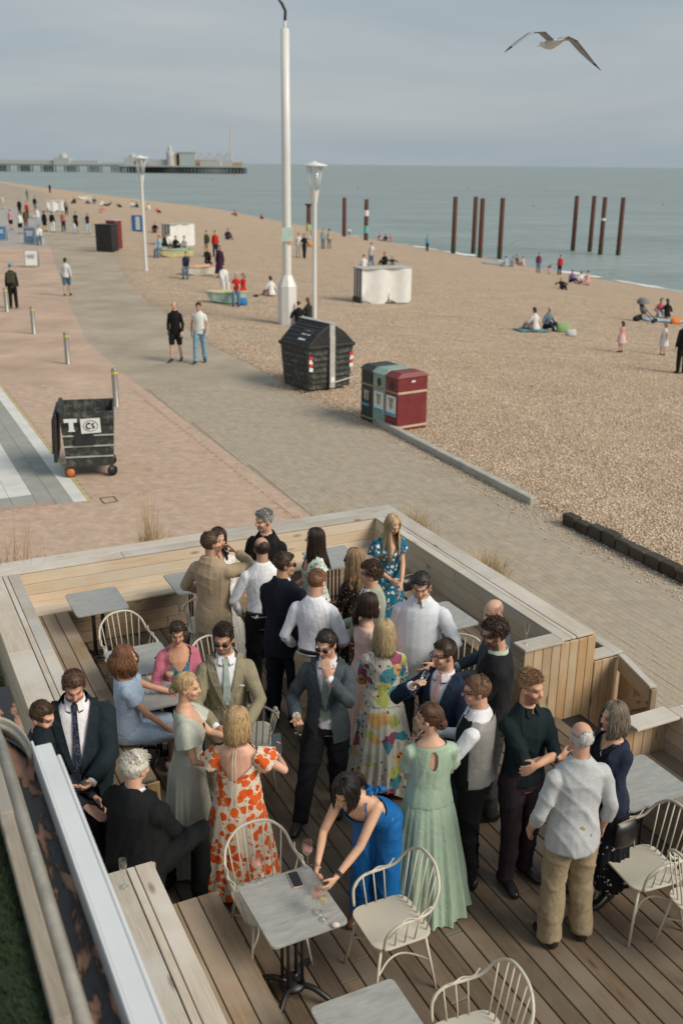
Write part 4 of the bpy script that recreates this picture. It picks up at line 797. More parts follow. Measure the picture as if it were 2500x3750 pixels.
def w_skirt(f, mat, z0=1.06, z1=.12, r1=.40, folds_n=11, amp=.07, bare=False, cy=0., squash=.85, hipk=1.0, name='skirt', back=.0, wob=.0):
    s = f.s; n = 150; zz = np.linspace(z0, z1, 30); pr = f.pr; V = []; sd = int(abs(f.base.x * 577 + f.base.y * 131)); ph = sd % 7; rgn = np.random.default_rng(sd & 0xffff); p1, p2 = rgn.uniform(0, 6, 2)
    for i, z in enumerate(zz):
        t = i / 29; hw = float(np.interp(max(z, .9), pr[:, 0], pr[:, 1])) + .018; hd = float(np.interp(max(z, .9), pr[:, 0], pr[:, 2])) + .02; g = max(0, (.93 - z) / max(.01, (.93 - z1))) if z < .93 else 0; hw = hw * hipk + (r1 - hw) * g ** .85; hd = hd * hipk + (r1 * squash - hd) * g ** .85; y0 = float(np.interp(max(z, .9), pr[:, 0], pr[:, 3])) + cy * g - back * g
        for k in range(n):
            a = 2 * math.pi * k / n; gg = min(1., .12 + g) ** .8 if z < 1.02 else .1; u1 = folds_n * a + ph + 1.2 * math.sin(2 * a + p1) + .5 * math.sin(z * 4 + a * 3); u2 = int(folds_n * 2.3) * a + p2 + .8 * math.sin(z * 3 + a * 2); w = 1 + amp * gg * (.75 * (1 - 2 * abs(math.sin(u1 / 2))) + .40 * (1 - 2 * abs(math.sin(u2 / 2)))); zz_ = z + (.02 * math.sin(3 * a + p1) + wob * math.sin(a * 5 + p2)) * (i == 29) * g
            q = (math.cos(a) * hw * w, math.sin(a) * hd * w + y0, zz_); V.append(f.T(q) if z > .93 and not sit_like(f) else np.array(q) * s + np.array([0, 0, f.dz * 0]))
    F = [(i * n + k, (i + 1) * n + k, (i + 1) * n + (k + 1) % n, i * n + (k + 1) % n) for i in range(29) for k in range(n)]; B = MB(); B.add(V, F); return B.build(name, mat, f.root, True)
w_longskirt = w_skirt
def w_bodice(f, mat, neck=None, sl=.28, infl=.013, z0=.92, z1=1.47, amp=.003, name='bodice', end=1.2, flare=.0, straps=0, zb=None, sls=None):
    """neck: function(x,y,z)->True where bare"""
    return w_top(f, mat, infl=infl, z0=z0, z1=z1, sl=sl, amp=amp, cut=neck, name=name, flare=flare, end=end, sls=sls, vox=.0085 if f.lod == 0 else None)
def w_ruffle(f, mat, sd, n=26, u=.12, rad=.105, ln=.10, name='sleeve'):
    """a loose flutter sleeve round the upper arm"""
    S, E, W, _ = f.arm[sd]; d = unit(E - S); a = unit(np.cross(d, [0, 1, .2])); b = np.cross(d, a); B = MB(); V = []; s = f.s
    for i, (t, r) in enumerate(((-.02, .052), (.02, .072), (.06, .088), (ln, rad))):
        for k in range(n): an = 2 * math.pi * k / n; rr = r * (1 + (.10 * i / 3) * math.sin(5 * an + sd)); V.append(S + d * t * s + (a * math.cos(an) + b * math.sin(an)) * rr * s)
    B.add(V, [(i * n + k, i * n + (k + 1) % n, (i + 1) * n + (k + 1) % n, (i + 1) * n + k) for i in range(3) for k in range(n)]); B.build(name, mat, f.root, True)
def w_sleeves(f, mat, **k):
    for sd in (1, -1): w_ruffle(f, mat, sd, **k)
def w_shades(f, mat, clear=False):
    B = MB(); hh = f.HT; s = f.s
    for sd in (1, -1):
        if not clear: B.ball(hh((sd * .034, .092, .002)), (.027 * s, .009 * s, .020 * s), 10, f.Rh)
        else:
            pts = [hh((sd * .034 + .026 * math.cos(a), .097, .002 + .019 * math.sin(a))) for a in np.linspace(0, 6.283, 15)]; B.tube(pts, [.0028 * s] * 15, 5)
        B.tube([hh((sd * .060, .088, .010)), hh((sd * .080, .02, .010)), hh((sd * .082, -.02, .004))], [.0035 * s] * 3, 5)
    B.tube([hh((-.014, .100, .006)), hh((.014, .100, .006))], [.003 * s] * 2, 5); B.build('glasses' if clear else 'sunglasses', mat, f.root, True)
def w_belt(f, mat, z=.985):
    p, r = torso_rings(f, z - .018, z + .018, .024); MB().tube([p[0], p[-1]], [r[0], r[-1]], 20, ref=f.M[:3, 0]).build('belt', mat, f.root, True)
def w_watch(f, mat, sd=1, r=.033):
    S, E, W, _ = f.arm[sd]; d = unit(W - E); B = MB(); c = W - d * .035; B.tube([c - d * .011, c + d * .011], [r * f.s] * 2, 12); n = unit(np.cross(d, [0.3, .2, 1])); B.box(c + n * r * f.s * 0, (.03, .03, .03)); B.build('watch', mat, f.root)
# ------------------------------------------------------------------ hair
def make_hair(f, hair, rg):
    style, c = hair[0], hair[1]; o = hair[2] if len(hair) > 2 else {}; mat = cl(c, 'hair'); s = f.s; B = MB(); HT = f.HT; n, h = (26, 18) if f.lod == 0 else (12, 9)
    th = np.linspace(0, 2 * math.pi, n, endpoint=False); ph = np.linspace(0, math.pi * .86, h); thick = o.get('thick', .011); r0 = np.array([.0745, .094, .085]) + thick; top = o.get('top', 0.)
    def surf(t, p, e=0.):                                   # a point over the skull: t round the head (pi/2 = face), p from the crown
        d = np.array([math.sin(p) * math.cos(t), math.sin(p) * math.sin(t), math.cos(p)]); q = d * (r0 + e) + np.array([0, -.014, .030]); q[2] += top * max(0, d[2]) ** 1.5; return q
    face = o.get('line', .050)
    def bare(q):
        x, y, z = q
        if style in ('long', 'bob', 'wavy', 'bun', 'updo', 'pony', 'lowbob'): return (y > face - .02 and z < .078 - .4 * abs(x) * 0) and (y > .040 - .35 * max(0, .05 - z)) if True else False
        if style == 'balding': return z > .052 - .22 * (y + .05) * 0 and y > -.085 or (y > .01) or z < -.045
        return (y > face and z < .072) or (y > .012 and z < .012) or (z < -.052) or (abs(x) > .066 and y > -.022 and z < .010)
    V = []; K_ = []
    for p in ph:
        for t in th:
            q = surf(t, p, (rg.uniform(-.004, .005) if f.lod == 0 else 0)); V.append(HT(q)); K_.append(not bare(q))
    F = []
    for i in range(h - 1):
        for j in range(n):
            a_ = (i * n + j, (i + 1) * n + j, (i + 1) * n + (j + 1) % n, i * n + (j + 1) % n)
            if all(K_[k] for k in a_): F.append(a_)
    B.add(V, F)
    if f.lod == 0:
        if style in ('short', 'curly', 'fade', 'balding', 'quiff'):
            m = {'curly': 700, 'short': 1500, 'fade': 1200, 'quiff': 1500, 'balding': 700}[style]; L_ = {'curly': .022, 'short': .020, 'fade': .022, 'quiff': .026, 'balding': .012}[style] * o.get('len', 1)
            for _ in range(m):
                t, p = rg.uniform(0, 6.283), math.acos(rg.uniform(-.25, 1)); q = surf(t, p, -.004)
                if bare(q) or (style in ('fade', 'quiff') and q[2] < .05 and rg.uniform() < .8): continue
                nn = unit(q - np.array([0, -.014, .03])); g = unit(np.array([rg.normal(0, .5), .35 if style != 'quiff' else .2, .2]) + nn * (.55 if style != 'curly' else .9) + np.array([0, -.5 if q[1] < -.03 else .3, -.5 if q[2] < .05 else .25])); g = unit(g - nn * (g @ nn) * (.86 if style in ('short', 'fade', 'balding') else .45)); l_ = L_ * rg.uniform(.6, 1.2) * (1.3 if q[2] > .06 else .7); w = .0026
                if style == 'curly': (lambda c_, a1, a2: B.tube([HT(c_ + (a1 * math.cos(u_) + a2 * math.sin(u_)) * .0085 + nn * .002 * u_) for u_ in (0, 1.3, 2.6, 3.9)], [.0034 * s] * 4, 3))(q + nn * rg.uniform(.002, .010), unit(np.cross(nn, rg.normal(0, 1, 3))), unit(rg.normal(0, 1, 3)))
                else: B.tube([HT(q), HT(q + g * l_ * .6), HT(q + g * l_ + np.array([0, 0, -.006]))], [w * s, w * .8 * s, .0006], 3)
        elif style in ('long', 'bob', 'wavy', 'pony', 'lowbob'):
            zend = {'long': -.42, 'wavy': -.36, 'bob': -.15, 'lowbob': -.125, 'pony': -.10}[style] * o.get('len', 1); m = int(430 * o.get('dens', 1)); wav = o.get('wave', .012 if style == 'wavy' else .003); part = o.get('part', 0.)
            for k in range(m):
                t = math.pi / 2 + rg.uniform(.62, 2 * math.pi - .62); xs, ys = math.cos(t), math.sin(t); P = []; e = rg.uniform(-.002, .010)
                for p in np.linspace(.25, 1.52, 6): P.append(surf(t, p, e))
                q = P[-1]; zz = q[2]; ze = zend * rg.uniform(.82, 1.06); drop = np.linspace(0, 1, 7)[1:]; ph_ = rg.uniform(0, 6.28)
                fl = o.get('flare', .012 if style in ('bob', 'lowbob') else .0)
                for d in drop:
                    z = zz + (ze - zz) * d; out = fl * math.sin(d * math.pi) + (.05 * max(0, (-z - .14)) / .2 if o.get('behind', 1) and ys < .2 else .0); y = q[1] * (1 + .1 * d) + ys * out; 
                    if z < -.12 and ys > -.2: y = q[1] + .02 * d
                    P.append(np.array([q[0] * (1 + .06 * d) + xs * out + wav * math.sin(d * 9 + ph_), y + wav * math.cos(d * 8 + ph_), z]))
                w = rg.uniform(.0032, .0062); hang = np.array([HT(p_) for p_ in P])
                if f.lod == 0:                              # below the jaw hair hangs with gravity, not with the head
                    for i in range(7, len(hang)): dlt = P[i] - P[6]; hang[i] = hang[6] + (rot('Z', 0) @ (f.Rh @ np.array([dlt[0], dlt[1], 0]) * s)) + np.array([0, 0, dlt[2] * s])
                B.tube(hang, [w * s * .7, w * s, w * s, w * s, w * s, w * s, w * s, w * s, w * s, w * s * .9, w * s * .7, w * s * .25], 4)
        if style in ('bun', 'updo'):
            c0 = np.array(o.get('bun', (0, -.125, .005))); rr = o.get('bunr', .038)
            for k in range(46): d = unit(rg.normal(0, 1, 3)); a2 = unit(np.cross(d, rg.normal(0, 1, 3))); B.tube([HT(c0 + d * rr * .8 + a2 * rr * .7), HT(c0 + d * rr * 1.02), HT(c0 + d * rr * .8 - a2 * rr * .7)], [.007 * s, .010 * s, .006 * s], 5)
            B.ball(HT(c0), rr * .85 * s, 12)
            for k in range(120):
                t = rg.uniform(0, 6.283); P = [surf(t, .15, .003), surf(t, .7, .005), surf(t, 1.2, .004)]; 
                if any(bare(q) and q[1] > .06 for q in P): continue
                P.append((np.array(P[-1]) + c0) / 2 + np.array([0, -.02, 0])); P.append(c0); B.tube([HT(q) for q in P], [.006 * s] * 5, 5)
        if style == 'pony':
            for k in range(60): a = rg.normal(0, .014, 2); P = [(0, -.10, .03), (a[0], -.135, .0), (a[0] * 1.4, -.145 + a[1], -.10), (a[0] * 1.8, -.13 + a[1], -.22 * rg.uniform(.8, 1.1))]; B.tube([HT(q) for q in P], [.008 * s, .010 * s, .008 * s, .002 * s], 5)
    elif style in ('long', 'wavy', 'bob', 'pony'): B.tube([HT((0, -.05, .03)), HT((0, -.08, -.08)), HT((0, -.09, -.20 if style != 'bob' else -.12))], [(.075, .045), (.07, .04), (.05, .02)], 8, ref=f.Rh[:, 0])
    o_ = B.build('hair', mat, f.root, True); return o_
# ------------------------------------------------------------------ the guests on the deck
BLK = (.010, .010, .011); WHT = (.72, .73, .76); leath = cl((.012, .011, .011), 'leather'); brownl = cl((.10, .045, .02), 'leather')
nk_crew = lambda x, y, z: z > 1.455
def nk_v(z0=1.24, k=2.3): return lambda x, y, z: ((y > 0) & (z > z0 + np.abs(x) * k)) | (z > 1.455)
def nk_low(zf=1.30, zb=1.34, w=.088): return lambda x, y, z: (np.abs(x) < w) & (((y > 0) & (z > zf)) | ((y <= 0) & (z > zb))) | (z > 1.46)
P_ = {}
P_['greyblack'] = person('grey-haired man in black jacket with moustache against the back bench', top=(605, 1172, 1.80), H=1.80, yaw=-112, look=-138, pitch=6, aR='pocket', aL='down', hair=('quiff', (.27, .27, .27)), skin=(.56, .37, .28), beard=((.2, .16, .13), .25), wear=[('trousers', cl(BLK)), ('shirt', cl(BLK), dict(collar=False, infl=.012, sl=0)), ('jacket', cl((.013, .012, .012)), dict(zv=1.05, w0=.06, lapel=False)), ('shoes', leath)])
P_['bride'] = person('dark-haired bride in white lace, mostly hidden behind the man in the beige suit', top=(502, 1214, 1.66), H=1.66, yaw=-80, look=-60, sex='f', aR='hold', aL='front', hair=('long', (.035, .02, .014)), wear=[('bodice', mat_print('lace_white', (.66, .65, .62), [(60, .35, (.8, .8, .78), 1, .3)]), dict(neck=nk_v(1.28), sl=1.9)), ('longskirt', cl((.70, .69, .65), 'satin'), dict(r1=.36, z1=.02, back=.25, folds_n=14))])
lin = cl((.36, .275, .185)); P_['beigeback'] = person('man in beige linen suit seen from behind, drinking from a glass', top=(486, 1222, 1.83), H=1.83, yaw=72, look=25, pitch=-4, aR=(.13, .27, 1.47), eR=(.95, .25, -.35), hR=dict(palm=(-1, 0, .2)), aL=(-.20, .24, 1.02), eL=(-.9, -.5, -.3), hair=('fade', (.075, .042, .022)), skin=(.55, .35, .26), beard=((.10, .05, .03), .55), wear=[('trousers', lin), ('jacket', lin, dict(lapel=False, z0=.74)), ('shoes', brownl)])
P_['balding'] = person('balding dark-haired man in white shirt with a hand in his pocket', top=(600, 1234, 1.78), H=1.78, yaw=104, look=112, pitch=2, aL='pocket', eL=(-.9, -.4, -.2), aR='pocket', hair=('balding', (.035, .022, .015)), skin=(.52, .33, .24), wear=[('trousers', cl(BLK)), ('shirt', cl(WHT), dict(z0=.95)), ('belt', leath), ('shoes', leath)])
nav = cl((.010, .0125, .021)); P_['navysun'] = person('man in navy suit with sunglasses, his back to the camera beside white shirts', top=(655, 1269, 1.83), H=1.83, yaw=70, look=12, pitch=4, aR='hold_low', aL='hold_low', hair=('fade', (.06, .034, .02)), skin=(.56, .36, .26), wear=[('trousers', nav), ('shirtfront', cl(WHT)), ('jacket', nav, dict(lapel=False)), ('shades', M_['black']), ('shoes', leath)])
gw = mat_print('green_white_floral', (.66, .66, .60), [(38, .42, (.03, .26, .18), .55, .8), (60, .35, (.06, .36, .25), .4, .8)])
P_['greendress'] = person('dark-haired woman in green and white floral dress facing left', top=(722, 1215, 1.64), H=1.64, yaw=198, look=188, pitch=0, sex='f', fat=.02, aR='front', aL='down', hair=('long', (.03, .017, .012), dict(len=.85)), skin=(.60, .40, .31), wear=[('bodice', gw, dict(neck=nk_low(1.30, 1.30), sl=.12)), ('sleeves', gw, dict(ln=.07, rad=.09)), ('longskirt', gw, dict(r1=.26, z1=.35))])
kh = cl((.34, .27, .17)); P_['ginger'] = person('ginger man in white shirt and khaki trousers, back to the camera', top=(728, 1307, 1.78), H=1.78, yaw=78, look=62, pitch=10, aR=(.235, .16, .98), aL=(-.235, .12, .92), hair=('short', (.20, .095, .045)), skin=(.60, .38, .29), wear=[('trousers', kh), ('shirt', cl((.71, .72, .78)), dict(z0=.94, flare=.02)), ('belt', leath), ('shoes', brownl)])
bf = mat_print('black_gold_floral', (.012, .010, .010), [(34, .30, (.35, .17, .06), .6, .5), (34, .12, (.5, .36, .2), .6, .5)])
P_['blackfloral'] = person('woman in black dress with gold flowers and long wavy two-tone hair', top=(812, 1261, 1.68), H=1.68, yaw=150, look=172, pitch=2, sex='f', aR='hold_low', aL=(-.02, .33, 1.06), hair=('wavy', (.30, .19, .10), dict(len=1.0)), wear=[('bodice', bf, dict(neck=nk_crew, sl=1.5, amp=.006)), ('longskirt', bf, dict(r1=.28, z1=.3)), ('shades', M_['black'])])
bl = mat_print('blue_spotted_print', (.016, .13, .215), [(19, .34, (.70, .66, .58), .55, .5), (24, .30, (.62, .22, .08), .35, .5), (24, .28, (.012, .012, .018), .45, .5)])
P_['bluefloral'] = person('blonde woman in blue patterned dress looking down at her hands in the far corner', top=(903, 1187, 1.62), H=1.66, yaw=-70, look=-62, pitch=26, lean=7, sex='f', fat=.015, aR=(.07, .31, 1.0), aL=(-.05, .34, .96), hair=('long', (.50, .36, .20), dict(len=1.0)), skin=(.62, .41, .31), wear=[('bodice', bl, dict(neck=nk_v(1.26, 2.2), sl=.2)), ('sleeves', bl, dict(ln=.14, rad=.10)), ('longskirt', bl, dict(r1=.27, z1=.25))])
sg = cl((.36, .40, .31)); P_['curlysage'] = person('smiling curly-haired man with clear glasses in a sage green jacket', top=(850, 1293, 1.78), H=1.78, yaw=160, look=180, pitch=0, aR='hold_low', aL='hold_low', hair=('curly', (.07, .038, .022), dict(thick=.018, top=.012)), skin=(.60, .38, .29), wear=[('trousers', sg), ('shirtfront', cl(WHT)), ('jacket', sg, dict(lapel=False)), ('shades', cl((.5, .42, .3)), dict(clear=True)), ('shoes', brownl)])
wd = mat_print('white_dotted_shirting', (.66, .68, .72), [(105, .25, (.38, .43, .54), 1, .0)]); P_['bigwhite'] = person('tall broad man in white dotted shirt looking down at his watch arm', top=(968, 1312, 1.88), H=1.88, yaw=-104, look=-100, pitch=22, fat=.045, aR='down', aL=(-.17, .30, 1.05), eL=(-1, -.1, -.1), hair=('short', (.035, .03, .027), dict(len=.7)), skin=(.58, .37, .28), beard=((.2, .14, .11), .2), wear=[('trousers', cl((.012, .014, .02))), ('shirt', wd, dict(z0=.76, flare=.03)), ('watch', M_['black'], dict(sd=-1)), ('shoes', leath)])
pk = mat_print('pink_dotted_red_flowers', (.66, .47, .41), [(70, .20, (.78, .62, .56), 1, .1), (6.5, .16, (.52, .02, .025), .45, .9)])
P_['pink'] = person('dark-haired woman in pink dress with red flowers, facing right', top=(850, 1365, 1.66), H=1.66, yaw=25, look=5, pitch=4, sex='f', aR=(.05, .33, 1.12), aL='hold_low', hair=('pony', (.035, .018, .013), dict(dens=.8)), skin=(.60, .39, .30), wear=[('bodice', pk, dict(neck=nk_v(1.27, 1.6), sl=1.55, infl=.022, amp=.008)), ('longskirt', pk, dict(r1=.29, z1=.15, folds_n=13))])
def mat_patch():
    M = Mat('patchwork_print', (.6, .6, .5), .85, 0, .2); v = M.coord(); w = M.n('ShaderNodeVectorMath', {0: v, 1: M.n('ShaderNodeVectorMath', {0: M.n('ShaderNodeTexNoise', {'Vector': v, 'Scale': 9., 'Detail': 2.}).outputs['Color'], 1: (.06,) * 3}, operation='MULTIPLY').outputs[0]}, operation='ADD').outputs[0]
    vo = M.n('ShaderNodeTexVoronoi', {'Vector': w, 'Scale': 10.0}); cv = M.n('ShaderNodeSeparateColor', {'Color': vo.outputs['Color']}); c = M.ramp(cv.outputs[0], [(0, (.60, .58, .50)), (.20, (.46, .50, .14)), (.32, (.55, .54, .49)), (.48, (.66, .40, .16)), (.60, (.60, .57, .50)), (.70, (.06, .26, .34)), (.82, (.30, .08, .14)), (.88, (.56, .56, .48))], 'CONSTANT')
    v2 = M.n('ShaderNodeTexVoronoi', {'Vector': w, 'Scale': 24.}); dk = M.math('MULTIPLY', M.math('LESS_THAN', v2.outputs['Distance'], .33), M.math('LESS_THAN', M.n('ShaderNodeSeparateColor', {'Color': v2.outputs['Color']}).outputs[1], .34)); c2 = M.ramp(M.n('ShaderNodeSeparateColor', {'Color': v2.outputs['Color']}).outputs[2], [(0, (.05, .02, .035)), (.3, (.30, .05, .12)), (.5, (.03, .22, .3)), (.7, (.50, .05, .03)), (.85, (.1, .3, .1))], 'CONSTANT'); c = M.mix(dk, c, c2)
    ln = M.n('ShaderNodeTexWave', {'Vector': w, 'Scale': 16., 'Distortion': 7., 'Detail': 2.}).outputs['Fac']; big = M.noise(v, 4.5, 2); c = M.mix(M.math('MULTIPLY', M.math('GREATER_THAN', ln, .93), M.math('GREATER_THAN', big, .58)), c, (.12, .05, .07)); M.set(Base_Color=c); M.bump(M.noise(v, 18, 4, .6, 1.), .25, .012); return M.m
pt = mat_patch(); P_['patch'] = person('woman with blonde bob in a long multicoloured patchwork dress, back turned', top=(882, 1424, 1.64), H=1.64, yaw=92, look=105, pitch=0, sex='f', fat=.012, aR='hold_low', aL='hold_low', hair=('bob', (.45, .34, .19), dict(len=1.35)), wear=[('bodice', pt, dict(neck=nk_crew, sl=1.35, infl=.020, amp=.006)), ('longskirt', pt, dict(r1=.33, z1=.10, folds_n=10, amp=.10, wob=.04))])
gb = cl((.060, .078, .098)); P_['baldgrey'] = person('bald man in blue-grey suit by the bench on the right, looking down', top=(1134, 1376, 1.76), H=1.76, yaw=172, look=205, pitch=14, aR='hold_low', aL='hold_low', hair=('stubble', (.12, .09, .07)), skin=(.60, .39, .31), beard=((.2, .13, .1), .3), wear=[('trousers', gb), ('shirtfront', cl(WHT)), ('jacket', gb, dict(lapel=False)), ('shoes', leath)])
bkj = cl((.014, .014, .016)); P_['curlyblack'] = person('man with brown curly hair and glasses in black jacket with pale green collar', top=(1136, 1424, 1.83), H=1.83, yaw=176, look=190, pitch=12, aR='hold_low', aL=(-.06, .36, 1.06), hair=('curly', (.050, .028, .018), dict(thick=.020, top=.010)), skin=(.55, .35, .26), beard=((.05, .03, .02), .7), wear=[('trousers', cl((.03, .032, .035))), ('top', bkj, dict(infl=.024, z0=.82, z1=1.48, name='jacket')), ('collar', cl((.45, .52, .42)), dict(gap=.35, h=.05, r=(.074, .074), cz=1.468)), ('shades', M_['black'], dict(clear=True)), ('shoes', leath)])
nv2 = cl((.014, .024, .048)); P_['navypink'] = person('man in navy suit and pink tie with glasses, drinking from a tilted flute', top=(1020, 1471, 1.80), H=1.80, yaw=-128, look=-150, pitch=4, aR=(.13, .25, 1.43), eR=(.75, .1, -.75), hR=dict(palm=(-1, .2, .2)), aL=(-.06, .27, 1.05), eL=(-.9, -.3, -.3), hair=('short', (.045, .026, .017), dict(line=.040)), skin=(.60, .38, .29), beard=((.16, .09, .06), .35), wear=[('trousers', nv2), ('shirtfront', cl((.72, .70, .74))), ('tie', mat_print('pink_tie', (.56, .33, .33), [(120, .3, (.72, .52, .5), .7, .2)])), ('jacket', nv2, dict(zv=1.10, w0=.085)), ('shades', M_['black'], dict(clear=True)), ('shoes', leath)])
P_['waistcoat'] = person('man in white shirt and black waistcoat with silver back, facing left', top=(1095, 1554, 1.78), H=1.78, yaw=158, look=182, pitch=6, fat=.012, aR='hold', aL=(-.12, .36, 1.10), eL=(-.8, -.7, -.5), hL=dict(palm=(.9, .2, 0)), hair=('fade', (.16, .085, .045), dict(line=.055)), skin=(.62, .40, .31), wear=[('trousers', cl((.008, .008, .009))), ('shirt', cl(WHT), dict(z0=.98, amp=.004, infl=.012)), ('top', cl((.26, .25, .24), 'satin'), dict(infl=.028, z0=.92, z1=1.475, sl=0, name='waistcoat_back', amp=.004, cut=lambda x, y, z: (y > .0) | (z > 1.455))), ('top', cl((.009, .009, .010)), dict(infl=.029, z0=.92, z1=1.475, sl=0, name='waistcoat', amp=.003, open_v=(1.20, .08, 0.), cut=lambda x, y, z: (y < .0) | (z > 1.455))), ('tie', cl((.45, .52, .58)), dict(z1=1.2)), ('shades', M_['black'], dict(clear=True)), ('shoes', leath)])
P_['green'] = person('young man in dark green shirt with folded arms and blond hair', top=(1222, 1547, 1.80), H=1.80, yaw=-62, look=-50, pitch=3, aR=(-.12, .245, 1.17), eR=(.9, .1, -.5), hR=dict(palm=(0, -1, 0), curl=25), aL=(.13, .29, 1.20), eL=(-.9, .1, -.5), hL=dict(palm=(0, -1, 0), curl=25), hair=('quiff', (.30, .175, .085), dict(top=.020)), skin=(.58, .36, .26), beard=((.16, .085, .045), .6), wear=[('trousers', cl((.028, .018, .024)), dict(infl=.014)), ('shirt', cl((.008, .017, .020)), dict(sl=1.12, z0=.88)), ('watch', M_['black'], dict(sd=1)), ('shoes', leath)])
ch = mat_print('blue_white_chambray', (.43, .445, .46), [(150, .3, (.62, .62, .61), .7, .3), (110, .3, (.33, .35, .38), .4, .3)]); P_['oldman'] = person('older balding man in pale speckled shirt and khaki trousers, back to the camera', top=(1337, 1659, 1.76), H=1.76, yaw=104, look=98, pitch=2, fat=.022, aR=(.265, .06, .86), aL=(-.25, .12, .88), feet={1: (.13, -.03), -1: (-.12, -.05)}, hair=('balding', (.55, .53, .50), dict(thick=.009)), skin=(.57, .35, .27), wear=[('trousers', cl((.30, .235, .15)), dict(wide=.012)), ('shirt', ch, dict(z0=.80, flare=.03, sl=1.62, amp=.009, end=1.5)), ('shoes', cl((.02, .017, .015), 'leather'))])
nf = mat_print('navy_white_leaf_print', (.010, .011, .016), [(24, .27, (.62, .62, .60), .34, .9)]); P_['cardigan'] = person('woman with grey-brown bob in navy cardigan over black and white dress', top=(1410, 1616, 1.66), H=1.66, yaw=-150, look=-158, pitch=2, sex='f', fat=.012, aR='down', aL='front', hair=('lowbob', (.17, .135, .10), dict(len=1.2)), skin=(.60, .40, .31), wear=[('bodice', nf, dict(neck=nk_v(1.38, 1.2), sl=0)), ('longskirt', nf, dict(r1=.26, z1=.22)), ('top', cl((.018, .026, .048)), dict(infl=.022, z0=.82, z1=1.45, sl=1.7, name='cardigan', open_v=(1.0, .09, .05))), ('shoes', leath)])
gs = mat_cloth('grey_blue_tweed', (.058, .072, .085), .9, .2, 300, .3); P_['grey3'] = person('man in grey suit and sunglasses with one hand over his mouth', top=(748, 1449, 1.75), H=1.75, yaw=-98, look=-112, pitch=14, aR=(.21, .25, 1.07), hR=dict(palm=(-.3, .9, 0), curl=48), aL=(-.035, .185, 1.415), eL=(-.8, .35, -.8), hL=dict(palm=(.1, -1, .1), curl=16, dir=(.25, -.08, 1)), hair=('short', (.028, .017, .012)), skin=(.60, .38, .29), beard=((.14, .08, .06), .35), feet={1: (.20, .20), -1: (-.08, -.10)}, wear=[('trousers', cl((.012, .014, .018))), ('shirtfront', cl((.72, .70, .75))), ('tie', cl((.19, .26, .21))), ('jacket', gs, dict(zv=1.08, w0=.09, wl=.035)), ('shades', M_['black']), ('shoes', leath)])
sgd = cl((.33, .44, .34), 'satin'); P_['sage'] = person('woman in long sage green gown with auburn updo, seen from behind', top=(985, 1618, 1.68), H=1.68, yaw=100, look=158, pitch=2, sex='f', fat=.022, aR='hold_low', aL='front', hair=('updo', (.095, .042, .022), dict(bun=(.0, -.105, -.035), bunr=.042)), skin=(.62, .42, .33), wear=[('bodice', sgd, dict(neck=lambda x, y, z: (z > 1.44) | ((y < 0) & (((x / .028) ** 2 + ((z - 1.335) / .07) ** 2) < 1)), sl=.62, infl=.020, end=2.2, amp=.006)), ('longskirt', sgd, dict(z0=1.10, r1=.33, z1=.03, folds_n=13, amp=.10, back=.06))])
jb = cl((.005, .115, .36), 'satin'); P_['bluejump'] = person('woman in bright blue jumpsuit bending over the table to reach two glasses', top=(795, 1838, 1.33), H=1.70, yaw=-118, look=-122, pitch=22, lean=44, sex='f', aR=(.13, .66, .93), aL=(-.03, .70, .90), eR=(.5, -.3, -.6), eL=(-.5, -.3, -.6), hR=dict(palm=(-1, .1, .0), curl=45), hL=dict(palm=(1, .1, 0), curl=45), hair=('pony', (.014, .010, .009), dict(dens=.6, len=.8)), skin=(.63, .41, .30), wear=[('bodice', jb, dict(neck=lambda x, y, z: (z > 1.33) & ~((np.abs(np.abs(x) - .085) < .008)) | ((y < 0) & (z > 1.15)) | (np.abs(x) > .17), sl=0)), ('trousers', jb, dict(wide=.03, infl=.02)), ('watch', M_['black'], dict(sd=-1, r=.03)), ('shoes', brownl)])
of = mat_print('orange_poppy_print', (.68, .58, .47), [(30, .22, (.10, .25, .10), .6, .8), (30, .30, (.66, .13, .03), .28, .3), (13.5, .50, (.68, .115, .02), .80, .22), (13.5, .30, (.60, .07, .01), .80, .22), (13.5, .14, (.78, .30, .06), .80, .22)]); P_['orange'] = person('blonde woman in cream dress with orange poppies and bare back, holding a phone', top=(545, 1626, 1.60), H=1.60, yaw=82, look=70, pitch=6, sex='f', fat=.040, aR=(.26, .30, 1.17), eR=(.9, -.3, -.5), hR=dict(palm=(-.2, -.9, .2), dir=(0, .3, 1)), aL=(-.14, .33, 1.08), hair=('bob', (.44, .30, .15), dict(len=1.15)), skin=(.66, .42, .33), wear=[('bodice', of, dict(neck=lambda x, y, z: ((y < .01) & (z > 1.17 + np.abs(x) * .95)) | (z > 1.44), sl=.0, infl=.016)), ('sleeves', of, dict(ln=.13, rad=.115)), ('longskirt', of, dict(z0=1.10, r1=.34, z1=.16, folds_n=9, amp=.07, wob=.05)), ('shoes', cl((.55, .50, .42), 'leather'))])
ps = cl((.46, .475, .405), 'satin'); P_['bun'] = person('blonde woman with a bun in a pale silvery-green satin dress', top=(430, 1548, 1.68), H=1.68, yaw=8, look=-4, pitch=6, sex='f', aR=(.15, .28, 1.02), aL=(-.02, .40, 1.12), hair=('bun', (.44, .31, .16), dict(bun=(.0, -.115, -.045), bunr=.036)), skin=(.64, .41, .31), wear=[('bodice', ps, dict(neck=nk_v(1.20, 2.0), sl=.15)), ('sleeves', ps, dict(ln=.16, rad=.105)), ('longskirt', ps, dict(z0=1.10, r1=.27, z1=.04, folds_n=10, amp=.06))])
